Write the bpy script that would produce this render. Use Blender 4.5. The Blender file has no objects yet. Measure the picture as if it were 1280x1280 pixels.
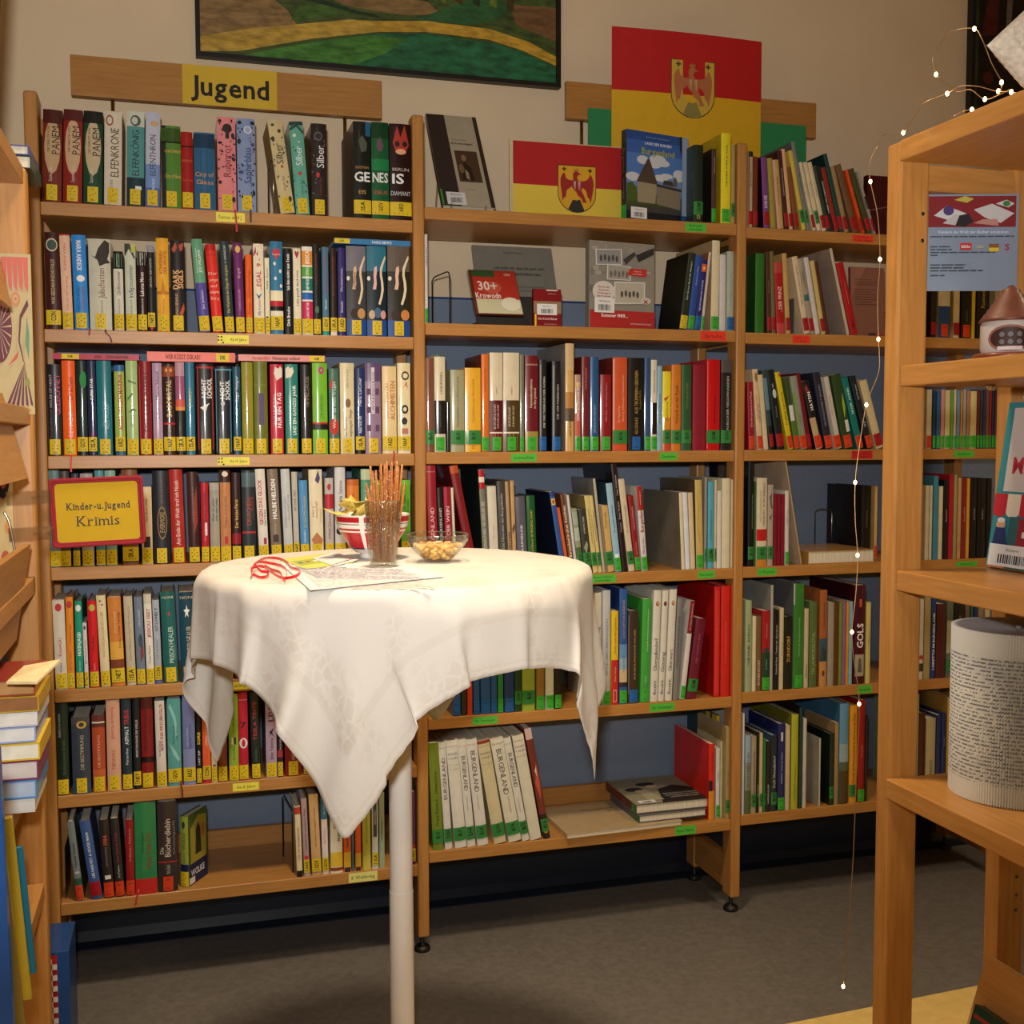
import bpy, math, random
import numpy as np
from mathutils import Vector, Matrix, Euler
random.seed(7)
sc = bpy.context.scene
COL = sc.collection

# ------------------------------------------------------------------ camera
FPX = 1424.6
CAM = Vector((0.32533, -2.88612, 1.36406))
YAW, PIT, ROL = 0.284696, 0.0645832, -0.0026531
_F = Vector((math.sin(YAW)*math.cos(PIT), math.cos(YAW)*math.cos(PIT), -math.sin(PIT)))
_R0 = Vector((math.cos(YAW), -math.sin(YAW), 0)); _U0 = _R0.cross(_F)
_R = _R0*math.cos(ROL)+_U0*math.sin(ROL); _U = -_R0*math.sin(ROL)+_U0*math.cos(ROL)
cd = bpy.data.cameras.new('camera'); cam = bpy.data.objects.new('camera', cd); COL.objects.link(cam)
cd.sensor_width = 36; cd.lens = FPX/1280*36; cd.clip_start = 0.05
M = Matrix((_R, _U, -_F)).transposed().to_4x4(); M.translation = CAM
cam.matrix_world = M
sc.camera = cam

# ------------------------------------------------------------------ view, world, lamps
vs = sc.view_settings
vs.view_transform = 'Standard'; vs.look = 'None'; vs.gamma = 1; vs.use_curve_mapping = False
vs.exposure = 0.0
sc.cycles.transparent_max_bounces = 32
w = bpy.data.worlds.new('room_air'); sc.world = w; w.use_nodes = True
w.node_tree.nodes['Background'].inputs[0].default_value = (1, .86, .68, 1)
w.node_tree.nodes['Background'].inputs[1].default_value = 0.03

def lamp(name, loc, target, power, size, color, size_y=None, spread=math.pi):
    ld = bpy.data.lights.new(name, 'AREA'); ld.energy = power; ld.color = color
    ld.shape = 'RECTANGLE' if size_y else 'DISK'; ld.size = size
    if size_y: ld.size_y = size_y
    ld.spread = spread
    o = bpy.data.objects.new(name, ld); COL.objects.link(o); o.location = loc
    d = Vector(target)-Vector(loc); o.rotation_euler = d.to_track_quat('-Z', 'Y').to_euler()
    return o
def flash(loc, target, power, size, color):
    ld = bpy.data.lights.new('camera_flash', 'SPOT'); ld.energy = power; ld.color = color; ld.shadow_soft_size = .03; ld.spot_size = math.radians(size); ld.spot_blend = 1
    o = bpy.data.objects.new('camera_flash', ld); COL.objects.link(o); o.location = loc
    o.rotation_euler = (Vector(target)-Vector(loc)).to_track_quat('-Z', 'Y').to_euler()
WARM = (1, .78, .50)
lamp('ceiling_lamp', (0.72, -1.05, 2.95), (0.72, -0.9, 0), 14.5, 0.3, WARM, spread=math.radians(90))
lamp('ceiling_lamp', (2.7, -1.6, 2.95), (2.6, -1.5, 0), 15, 0.4, WARM, spread=math.radians(130))
lamp('ceiling_lamp', (0.6, -3.3, 2.95), (0.7, -3.0, 0), 14, 0.4, WARM, spread=math.radians(140))
flash((0.29, -2.90, 1.50), (0.78, 0.0, 1.80), 160, 90, (1, .96, .89))

# ------------------------------------------------------------------ pixel helpers (a pixel's ray met with a real plane)
def ray(px, py): return (_F + _R*((px-640)/FPX) - _U*((py-640)/FPX))
def onY(px, py, Y):
    d = ray(px, py); t = (Y-CAM.y)/d.y; return CAM+d*t
def onX(px, py, X):
    d = ray(px, py); t = (X-CAM.x)/d.x; return CAM+d*t
def onZ(px, py, Z):
    d = ray(px, py); t = (Z-CAM.z)/d.z; return CAM+d*t
def atd(px, py, dep): return CAM+ray(px, py)*dep

# ------------------------------------------------------------------ materials
def lin(h):
    h = h.lstrip('#'); r = [int(h[i:i+2], 16)/255 for i in (0, 2, 4)]
    return [c/12.92 if c <= .04045 else ((c+.055)/1.055)**2.4 for c in r]
GAIN = (0.95, 0.88, 0.75)       # the room's warm light as the photograph shows it on white
def alb(h):
    return [min(.88, max(.004, c/g)) for c, g in zip(lin(h), GAIN)]
_M = {}
def mat(h, rough=.5, coat=0.0, var=.10, scale=40, bump=0, metal=0, raw=False, stretch=(1, 1, 1)):
    k = (h, rough, coat, var, scale, bump, metal, raw, stretch)
    if k in _M: return _M[k]
    m = bpy.data.materials.new('paint_'+h); m.use_nodes = True
    nt = m.node_tree; b = nt.nodes['Principled BSDF']
    c = lin(h) if raw else alb(h)
    b.inputs['Roughness'].default_value = rough
    b.inputs['Metallic'].default_value = metal
    b.inputs['Coat Weight'].default_value = coat; b.inputs['Coat Roughness'].default_value = .08
    b.inputs['Specular IOR Level'].default_value = .22 if coat > .25 else .4
    if var > 0:
        tc = nt.nodes.new('ShaderNodeTexCoord'); mp = nt.nodes.new('ShaderNodeMapping')
        mp.inputs['Scale'].default_value = stretch
        n = nt.nodes.new('ShaderNodeTexNoise'); n.inputs['Scale'].default_value = scale; n.inputs['Detail'].default_value = 3
        r = nt.nodes.new('ShaderNodeValToRGB')
        r.color_ramp.elements[0].position = .3; r.color_ramp.elements[1].position = .7
        r.color_ramp.elements[0].color = [x*(1-var) for x in c]+[1]
        r.color_ramp.elements[1].color = [min(.92, x*(1+var)) for x in c]+[1]
        L = nt.links.new
        L(tc.outputs['Object'], mp.inputs[0]); L(mp.outputs[0], n.inputs['Vector']); L(n.outputs['Fac'], r.inputs[0]); L(r.outputs[0], b.inputs['Base Color'])
        if bump:
            bp = nt.nodes.new('ShaderNodeBump'); bp.inputs['Strength'].default_value = bump; bp.inputs['Distance'].default_value = .002
            L(n.outputs['Fac'], bp.inputs['Height']); L(bp.outputs[0], b.inputs['Normal'])
    else:
        b.inputs['Base Color'].default_value = c+[1]
    _M[k] = m; return m
def ink(h): return mat(h, .6, 0, 0)
def wood(name, c1, c2, axis, rough=.38, scale=9):
    m = bpy.data.materials.new(name); m.use_nodes = True; nt = m.node_tree; b = nt.nodes['Principled BSDF']; L = nt.links.new
    tc = nt.nodes.new('ShaderNodeTexCoord'); mp = nt.nodes.new('ShaderNodeMapping'); L(tc.outputs['Object'], mp.inputs[0])
    s = [14, 14, 14]; s['xyz'.index(axis)] = .9
    mp.inputs['Scale'].default_value = s
    n = nt.nodes.new('ShaderNodeTexNoise'); n.inputs['Scale'].default_value = scale; n.inputs['Detail'].default_value = 5; n.inputs['Roughness'].default_value = .6
    L(mp.outputs[0], n.inputs['Vector'])
    r = nt.nodes.new('ShaderNodeValToRGB'); r.color_ramp.elements[0].position = .32; r.color_ramp.elements[1].position = .68
    r.color_ramp.elements[0].color = list(c1)+[1]; r.color_ramp.elements[1].color = list(c2)+[1]
    L(n.outputs['Fac'], r.inputs[0]); L(r.outputs[0], b.inputs['Base Color'])
    b.inputs['Roughness'].default_value = rough
    bp = nt.nodes.new('ShaderNodeBump'); bp.inputs['Strength'].default_value = .08; bp.inputs['Distance'].default_value = .001
    L(n.outputs['Fac'], bp.inputs['Height']); L(bp.outputs[0], b.inputs['Normal'])
    return m
W1, W2 = (.37, .168, .040), (.48, .23, .062)
WX = wood('beech_along_x', W1, W2, 'x'); WY = wood('beech_along_y', W1, W2, 'y'); WZ = wood('beech_along_z', W1, W2, 'z')
def glassy(name, tint=(1, 1, 1), fres=1.45, rough=.02):
    # clear thin-walled glass: see-through with Fresnel reflections
    m = bpy.data.materials.new(name); m.use_nodes = True; nt = m.node_tree; nt.nodes.clear(); L = nt.links.new
    o = nt.nodes.new('ShaderNodeOutputMaterial'); mx = nt.nodes.new('ShaderNodeMixShader'); t = nt.nodes.new('ShaderNodeBsdfTransparent')
    g = nt.nodes.new('ShaderNodeBsdfGlossy'); lw = nt.nodes.new('ShaderNodeLayerWeight'); lw.inputs['Blend'].default_value = .5
    pw = nt.nodes.new('ShaderNodeMath'); pw.operation = 'POWER'; pw.inputs[1].default_value = 2.4; L(lw.outputs['Facing'], pw.inputs[0])
    f = nt.nodes.new('ShaderNodeMapRange'); f.inputs[3].default_value = ((fres-1)/(fres+1))**2; f.inputs[4].default_value = .7; L(pw.outputs[0], f.inputs[0])
    t.inputs[0].default_value = list(tint)+[1]; g.inputs['Roughness'].default_value = rough
    L(f.outputs[0], mx.inputs[0]); L(t.outputs[0], mx.inputs[1]); L(g.outputs[0], mx.inputs[2]); L(mx.outputs[0], o.inputs[0])
    return m
GLASS = glassy('clear_glass', (.94, .96, .95)); RIMG = glassy('glass_rim', (.9, .92, .9), 2.6, .05); PANE = glassy('glass_pane', (.96, .97, .97), 1.5); ACRYL = glassy('clear_acrylic', (.93, .92, .90), 2.3, .08)
METAL = mat('b8b0a4', .25, 0, 0, metal=1, raw=True); DARKMETAL = mat('4a4a4c', .3, 0, 0, metal=1, raw=True)
BLACK = mat('15130f', .45, 0, 0)
PAGES = mat('cfc3a6', .8, 0, .16, 260, 0.2, stretch=(1, .02, .02))

# ------------------------------------------------------------------ mesh helpers
class MB:
    def __init__(s): s.v = []; s.f = []; s.mi = []; s.mats = []; s.smooth = set()
    def m(s, mt):
        if mt not in s.mats: s.mats.append(mt)
        return s.mats.index(mt)
    def add(s, vs_, fs, mt, smooth=False):
        o = len(s.v); i = s.m(mt); s.v += [tuple(p) for p in vs_]
        for f in fs:
            if smooth: s.smooth.add(len(s.f))
            s.f.append([o+k for k in f]); s.mi.append(i)
    def box(s, a, b, mt, xf=None):
        x0, y0, z0 = a; x1, y1, z1 = b
        vs_ = [(x0,y0,z0),(x1,y0,z0),(x1,y1,z0),(x0,y1,z0),(x0,y0,z1),(x1,y0,z1),(x1,y1,z1),(x0,y1,z1)]
        if xf: vs_ = [tuple(xf @ Vector(p)) for p in vs_]
        s.add(vs_, [(3,2,1,0),(4,5,6,7),(0,1,5,4),(1,2,6,5),(2,3,7,6),(3,0,4,7)], mt)
    def tube(s, pts, r, mt, n=8, closed=False, flat=None):
        pts = [Vector(p) for p in pts]; rings = []; up = Vector((0, 0, 1)); prev = None
        for i, p in enumerate(pts):
            a = pts[i-1] if (i > 0 or closed) else p; b = pts[(i+1) % len(pts)] if (i < len(pts)-1 or closed) else p
            t = (b-a).normalized()
            if prev is None:
                u = t.cross(up)
                if u.length < 1e-3: u = t.cross(Vector((1, 0, 0)))
                u.normalize()
            else:
                u = (prev - t*prev.dot(t)); u.normalize()
            prev = u; v = t.cross(u); rr = r[i] if isinstance(r, (list, tuple)) else r
            fl = flat if flat else 1
            rings.append([p+u*(rr*math.cos(2*math.pi*k/n))+v*(rr*fl*math.sin(2*math.pi*k/n)) for k in range(n)])
        vs_ = [q for rg in rings for q in rg]; fs = []; m_ = len(rings)
        for i in range(m_ if closed else m_-1):
            for k in range(n):
                j = (i+1) % m_
                fs.append((i*n+k, i*n+(k+1) % n, j*n+(k+1) % n, j*n+k))
        if not closed: fs.append(tuple(range(n))[::-1]); fs.append(tuple((m_-1)*n+k for k in range(n)))
        s.add(vs_, fs, mt, True)
    def lathe(s, prof, mt, n=32, c=(0, 0, 0), cap=True):
        vs_ = []; fs = []
        for r, z in prof:
            for k in range(n): vs_.append((c[0]+r*math.cos(2*math.pi*k/n), c[1]+r*math.sin(2*math.pi*k/n), c[2]+z))
        for i in range(len(prof)-1):
            for k in range(n): fs.append((i*n+k, i*n+(k+1) % n, (i+1)*n+(k+1) % n, (i+1)*n+k))
        if cap:
            if prof[0][0] > 1e-5: fs.append(tuple(range(n))[::-1])
            if prof[-1][0] > 1e-5: fs.append(tuple((len(prof)-1)*n+k for k in range(n)))
        s.add(vs_, fs, mt, True)
    def build(s, name, parent=None, loc=None):
        me = bpy.data.meshes.new(name); me.from_pydata(s.v, [], s.f)
        for m_ in s.mats: me.materials.append(m_)
        me.polygons.foreach_set('material_index', s.mi)
        if s.smooth: me.polygons.foreach_set('use_smooth', [i in s.smooth for i in range(len(s.f))])
        me.update()
        o = bpy.data.objects.new(name, me); COL.objects.link(o)
        if parent: o.parent = parent
        if loc: o.location = loc
        return o
def bevel(o, w_=.003, seg=2):
    b = o.modifiers.new('bevel', 'BEVEL'); b.width = w_; b.segments = seg; b.limit_method = 'ANGLE'; return o
def tag(o, label=None, cat=None, group=None, kind=None):
    for k, v in (('label', label), ('category', cat), ('group', group), ('kind', kind)):
        if v: o[k] = v
    return o
def thing(name, loc, label, cat, group=None, rot=None):
    o = bpy.data.objects.new(name, None); o.empty_display_size = .05; COL.objects.link(o); o.location = loc
    if rot: o.rotation_euler = rot
    return tag(o, label, cat, group)
def boxo(name, a, b, mt, parent=None, bev=0):
    m_ = MB(); c = [(a[i]+b[i])/2 for i in range(3)]
    m_.box([a[i]-c[i] for i in range(3)], [b[i]-c[i] for i in range(3)], mt)
    o = m_.build(name, parent, c)
    if bev: bevel(o, bev)
    return o

# ------------------------------------------------------------------ lettering: glyph meshes from the built-in font
CHARS = sorted(set("ABCDEFGHIJKLMNOPQRSTUVWXYZÄÖÜabcdefghijklmnopqrstuvwxyzäöüß0123456789.,-–:!?'/&+()"))
GL = {}
def _glyphs():
    obs = []
    for bold in (0, 1):
        for c in CHARS:
            cu = bpy.data.curves.new('glyph', 'FONT'); cu.body = c; cu.size = 1; cu.resolution_u = 2
            if bold: cu.offset = .022
            o = bpy.data.objects.new('glyph', cu); COL.objects.link(o); obs.append((bold, c, o))
    dg = bpy.context.evaluated_depsgraph_get()
    for bold, c, o in obs:
        me = bpy.data.meshes.new_from_object(o.evaluated_get(dg))
        v = [(p.co.x, p.co.y) for p in me.vertices]; f = [tuple(p.vertices) for p in me.polygons]
        if v:
            x0 = min(p[0] for p in v); x1 = max(p[0] for p in v)
            GL[bold, c] = ([(x-x0, y) for x, y in v], f, x1-x0)
        bpy.data.meshes.remove(me)
    for _, _, o in obs:
        cu = o.data; bpy.data.objects.remove(o); bpy.data.curves.remove(cu)
_glyphs()
def text(s, bold=0, track=.07):
    V = []; Fc = []; x = 0
    for c in s:
        if c == ' ': x += .26; continue
        g = GL.get((bold, c)) or GL.get((bold, '.'))
        o = len(V); V += [(a+x, b) for a, b in g[0]]; Fc += [tuple(o+k for k in f) for f in g[1]]; x += g[2]+track
    return V, Fc, max(.01, x-track)
SERIF = {}

class Print:
    """flat print lying on a surface; surf(x,z,eps) gives the point on it"""
    def __init__(s, surf, cols=None): s.mb = MB(); s.surf = surf; s.k = 0; s.cols = cols
    def split(s, pts):
        if not s.cols: return [pts]
        out = []
        lo_, hi_ = min(p[0] for p in pts), max(p[0] for p in pts)
        for a, b in zip(s.cols[:-1], s.cols[1:]):
            if b <= lo_ or a >= hi_: continue
            if a <= lo_ and b >= hi_: return [pts]
            q = pts
            for lim, sg in ((a, 1), (b, -1)):
                r = []
                for i in range(len(q)):
                    p0, p1 = q[i-1], q[i]; d0, d1 = (p0[0]-lim)*sg, (p1[0]-lim)*sg
                    if (d0 < 0) != (d1 < 0): t = d0/(d0-d1); r.append((lim, p0[1]+(p1[1]-p0[1])*t))
                    if d1 >= 0: r.append(p1)
                q = r
                if len(q) < 3: break
            if len(q) >= 3: out.append(q)
        return out
    def poly(s, pts, h, step=0):
        s.k += 1; e = .0004+.00012*s.k
        for q in s.split(pts):
            s.mb.add([s.surf(x, z, e) for x, z in q], [tuple(range(len(q)))], ink(h) if isinstance(h, str) else h)
    def strip(s, x0, x1, z0, z1, h, n=5):
        s.k += 1; e = .0004+.00012*s.k; vs_ = []; fs = []
        for i in range(n+1):
            x = x0+(x1-x0)*i/n; vs_ += [s.surf(x, z0, e), s.surf(x, z1, e)]
        for i in range(n): fs.append((2*i, 2*i+2, 2*i+3, 2*i+1))
        s.mb.add(vs_, fs, ink(h) if isinstance(h, str) else h)
    def disc(s, x, z, rx, rz, h, n=12):
        s.poly([(x+rx*math.cos(2*math.pi*i/n), z+rz*math.sin(2*math.pi*i/n)) for i in range(n)], h)
    def txt(s, t, xc, zc, length, cap, h, d='u', bold=0, fit=True):
        """length, cap in metres; centred on xc,zc; d: u up, d down, h level"""
        V, Fc, w_ = text(t, bold); sz = cap/.72
        sx = sz
        if fit and w_*sx > length: sx = length/w_
        elif fit and w_*sx < length*.75: sx = min(length/w_, sz*1.35)
        s.k += 1; e = .0004+.00012*s.k; pts = []
        for a, b in V:
            p = a*sx-w_*sx/2; q = (b-.36)*sz
            if d == 'u': x, z = xc-q, zc+p
            elif d == 'd': x, z = xc+q, zc-p
            else: x, z = xc+p, zc+q
            pts.append((x, z))
        if not s.cols: s.mb.add([s.surf(x, z, e) for x, z in pts], Fc, ink(h)); return
        V2 = []; F2 = []
        for f in Fc:
            for q in s.split([pts[k] for k in f]):
                F2.append(tuple(range(len(V2), len(V2)+len(q)))); V2 += [s.surf(x, z, e) for x, z in q]
        if F2: s.mb.add(V2, F2, ink(h))
    def build(s, name, parent):
        if s.mb.f: return s.mb.build(name, parent)

# ------------------------------------------------------------------ colour words
NAMED = [('black', '1c1a18'), ('charcoal', '3c3a38'), ('grey', '7c7a74'), ('pale grey', 'b8b4aa'), ('white', 'e0dace'), ('cream', 'd8c8a0'), ('tan', 'c39a62'),
         ('brown', '6e4428'), ('dark brown', '3c241a'), ('maroon', '661418'), ('red', 'b81c1c'), ('crimson', '9c1430'), ('orange', 'e0641c'), ('yellow', 'e6c428'), ('amber', 'dc9820'),
         ('olive', '78782a'), ('lime green', '94b830'), ('green', '2f7a34'), ('dark green', '1c3822'), ('sage green', '96a478'), ('teal', '1e6e6a'), ('light blue', '86b0c4'),
         ('blue', '2f5a98'), ('navy', '1c2450'), ('slate blue', '54687c'), ('purple', '5c2a62'), ('mauve', '98788c'), ('pink', 'd07c78'), ('peach', 'd8a880'), ('rust', 'a04c24'), ('aqua', '5fa08c'), ('khaki', '9a9468')]
def cname(h):
    a = [int(h[i:i+2], 16) for i in (0, 2, 4)]
    return min(NAMED, key=lambda n: sum((x-int(n[1][i*2:i*2+2], 16))**2 for i, x in enumerate(a)))[0]
ORD = 'zeroth first second third fourth fifth sixth seventh eighth ninth tenth eleventh twelfth thirteenth fourteenth fifteenth sixteenth seventeenth eighteenth nineteenth twentieth'.split()
_T = {2: 'twenty', 3: 'thirty', 4: 'forty'}; _TT = {2: 'twentieth', 3: 'thirtieth', 4: 'fortieth'}
def ordw(n): return ORD[n] if n <= 20 else (_TT[n//10] if n % 10 == 0 else _T[n//10]+'-'+ORD[n % 10])

# ------------------------------------------------------------------ room shell
YW = 0.34                                   # wall behind the bookcase
def plank(name, a, b, mt): return tag(boxo(name, a, b, mt), kind='structure')
fm = mat('675f55', .5, .0, .14, 55, .12)
plank('floor', (-.75, -4.6, -.05), (4.4, YW+.06, 0), fm)
# lighter yellow floor covering in front
p1 = onZ(985, 1280, 0); p2 = onZ(1225, 1232, 0); dr = (p2-p1).normalized()
q1 = p1-dr*.9; q2 = p2+dr*1.6
mb = MB(); ymat = mat('d8b468', .4, 0, .08, 30)
fl = [(q1.x, q1.y), (q2.x, q2.y), (q2.x, -4.5), (-.7, -4.5), (-.7, q1.y-.3)]
vs_ = [(x, y, .0) for x, y in fl]+[(x, y, .0015) for x, y in fl]; n_ = len(fl)
mb.add(vs_, [tuple(range(n_, 2*n_))[::-1], tuple(range(n_))]+[(i, (i+1) % n_, n_+(i+1) % n_, n_+i) for i in range(n_)], ymat)
o = mb.build('trim_1'); tag(o, kind='structure')
wallm = mat('dcc29a', .8, 0, .03, 6, .05); bluem = mat('727c88', .75, 0, .05, 120, .1); stripem = mat('1c3a66', .7, 0, .03)
zs_ = onY(620, 376, YW).z
mb = MB(); mb.box((-.75, YW, 0), (4.4, YW+.06, zs_), bluem); mb.box((-.75, YW, zs_+.006), (4.4, YW+.06, 3.0), wallm)
mb.box((-.75, YW-.001, zs_), (4.4, YW+.06, zs_+.006), stripem)
tag(mb.build('wall_back'), kind='structure')
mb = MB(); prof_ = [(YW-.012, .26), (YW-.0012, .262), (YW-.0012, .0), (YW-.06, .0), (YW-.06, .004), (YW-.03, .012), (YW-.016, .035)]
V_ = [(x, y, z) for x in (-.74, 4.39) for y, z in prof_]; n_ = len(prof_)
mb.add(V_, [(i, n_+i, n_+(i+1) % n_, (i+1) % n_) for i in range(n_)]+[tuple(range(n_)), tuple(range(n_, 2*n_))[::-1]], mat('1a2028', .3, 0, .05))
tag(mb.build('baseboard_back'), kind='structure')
plank('wall_left', (-.81, -4.6, 0), (-.75, YW+.06, 3.0), wallm)
plank('wall_right', (4.4, -4.6, 0), (4.46, YW+.06, 3.0), wallm)
plank('wall_front', (-.81, -4.66, 0), (4.46, -4.6, 3.0), wallm)
plank('ceiling', (-.81, -4.66, 3.0), (4.46, YW+.06, 3.05), mat('c0b090', .85, 0, .02))

# ------------------------------------------------------------------ the long bookcase
B = .91
ZS = dict(l1=1.917, l2=1.6227, l3=1.3254, l4=1.0603, l5=.766, l6=.5082, l7=.2434, m1=1.9529, m2=1.66, m3=1.3286, m4=.9982, m5=.6315, m6=.2749,
          r1=1.9466, r2=1.6568, r3=1.3294, r4=.9992, r5=.6402, r6=.285)
case = thing('bookcase', (0, 0, 0), 'tall beech bookcase of three bays standing along the back wall', 'bookcase')
TH = .031; DEP = .30
tops = [onY(42, 113, 0).z, onY(521, 143, 0).z, onY(926, 178, 0).z, 2.12]
for i in range(4):
    x0 = B*i; x1 = x0+.03; xm = (x0+x1)/2; zt = tops[i]; zb = .045
    u = thing('upright', (xm, 0, 0), None, None); u.parent = case
    for y0, y1 in ((0, .055), (DEP-.055, DEP)): boxo('post', (-.015, y0, zb), (.015, y1, zt), WZ, u, .005)
    for z0, z1 in ((.06, .155), (zt-.16, zt-.07)): boxo('rail', (-.011, .0551, z0), (.011, DEP-.0551, z1), WY, u)
    for y in (.028, DEP-.028):
        mb = MB(); mb.lathe([(.0, 0), (.021, 0), (.022, .006), (.018, .013), (.008, .016), (.006, .02), (.006, .05)], BLACK, 20, (0, y, 0))
        mb.lathe([(.005, .016), (.005, .046)], METAL, 10, (0, y, 0)); mb.build('foot', u)
SHELF = {}
for k, z in ZS.items():
    i = 'lmr'.index(k[0]); x0 = B*i+.03; x1 = B*(i+1)
    s = boxo('shelf', (x0+.0005, .002, z-TH), (x1-.0005, DEP, z), WX, case, .002); SHELF[k] = s
    # back stop rail
    if k in ('l7', 'm6'):
        m_ = MB(); m_.box((x0-s.location.x+.001, DEP-.022-s.location.y, TH/2), (x1-s.location.x-.001, DEP-.004-s.location.y, TH/2+.05), WX); m_.build('back_stop', s)
def shelf_label(k, px0, px1, py0, py1, h, lines, ic='2a2a18', dots=0):
    s = SHELF[k]; a = onY(px0, (py0+py1)/2, 0); b = onY(px1, (py0+py1)/2, 0); t = onY((px0+px1)/2, py0, 0).z; d = onY((px0+px1)/2, py1, 0).z
    cx, cz = (a.x+b.x)/2-s.location.x, max(-TH/2+.004, min(TH/2-.004, 0))+(0); W = b.x-a.x; H = min(TH*.95, t-d)
    P = Print(lambda x, z, e: (x+cx, .0015-s.location.y-e+.0005, z))
    P.strip(-W/2, W/2, -H/2, H/2, mat(h, .5, 0, .03), 1)
    n = len(lines)
    for j, t_ in enumerate(lines):
        P.txt(t_, .0+(.012 if dots else 0), (n-1)/2*H*.42-j*H*.42, W*.8-(.02 if dots else 0), H*(.36 if n == 1 else .26), ic, 'h')
    if dots:
        for dx, dz in ((-.035, .006), (-.035, -.002), (-.028, .006), (-.028, -.002), (-.024, -.008))[:dots]:
            if W > .06: P.disc(dx, dz, .0022, .0022, ic, 8)
    P.build('shelf_label', s)
YL, GLb, RL = 'e0d040', '4fae34', 'dc3420'
for a in [('l1', 270, 306, 263, 275, YL, ['Fantasy ab 14 J.']), ('l2', 272, 311, 418, 429, YL, ['Ab 14 Jahre'], '2a2a18', 5), ('l3', 272, 312, 571, 581, YL, ['Ab 14 Jahre'], '2a2a18', 5),
          ('l5', 290, 318, 853, 863, YL, ['ab 14 Jahre'], '2a2a18', 0), ('l6', 291, 324, 982, 992, YL, ['Ab 16 Jahre'], '2a2a18', 0), ('l7', 436, 472, 1093, 1105, 'd8d070', ['II. Weltkrieg']),
          ('m1', 857, 883, 278, 289, GLb, ['Biographien', 'Lebensbilder']), ('m2', 876, 907.5, 414.5, 426, RL, ['Sprache']), ('m3', 639, 671, 567, 577, GLb, ['Geschichte/Politik']),
          ('m3', 825, 847, 566, 576, GLb, ['Geschichte']), ('m4', 738.5, 770, 719, 729, GLb, ['Burgen, Schlösser,', 'Denkmäler']), ('m4', 872.5, 894, 714, 723, GLb, ['Führer/Landsch.']),
          ('m5', 591, 622, 895.5, 905, GLb, ['Div. Sammlungen']), ('m5', 812.5, 843.5, 878, 888, GLb, ['Div. Sammlungen']), ('m6', 844, 870, 1031, 1042, GLb, ['Kunst, Malerei']),
          ('r1', 1066, 1092, 293, 302, RL, ['Erziehung', 'Familie, Schule']), ('r2', 991, 1013, 419, 429, RL, ['Leben im', '3. Alter']), ('r3', 1065, 1091, 563.5, 573.5, 'b81c1c', ['Kunst, Musik', 'Theater']),
          ('r4', 947, 971, 710, 719, GLb, ['St. Margarethen']), ('r5', 1072, 1090, 856, 866, GLb, ['Gemeinden']), ('r3', 1193, 1218, 563, 571, GLb, ['Reiseführer']), ('r4', 1196, 1222, 697, 703, GLb, ['Burgenland'])]:
    shelf_label(*a)

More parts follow.
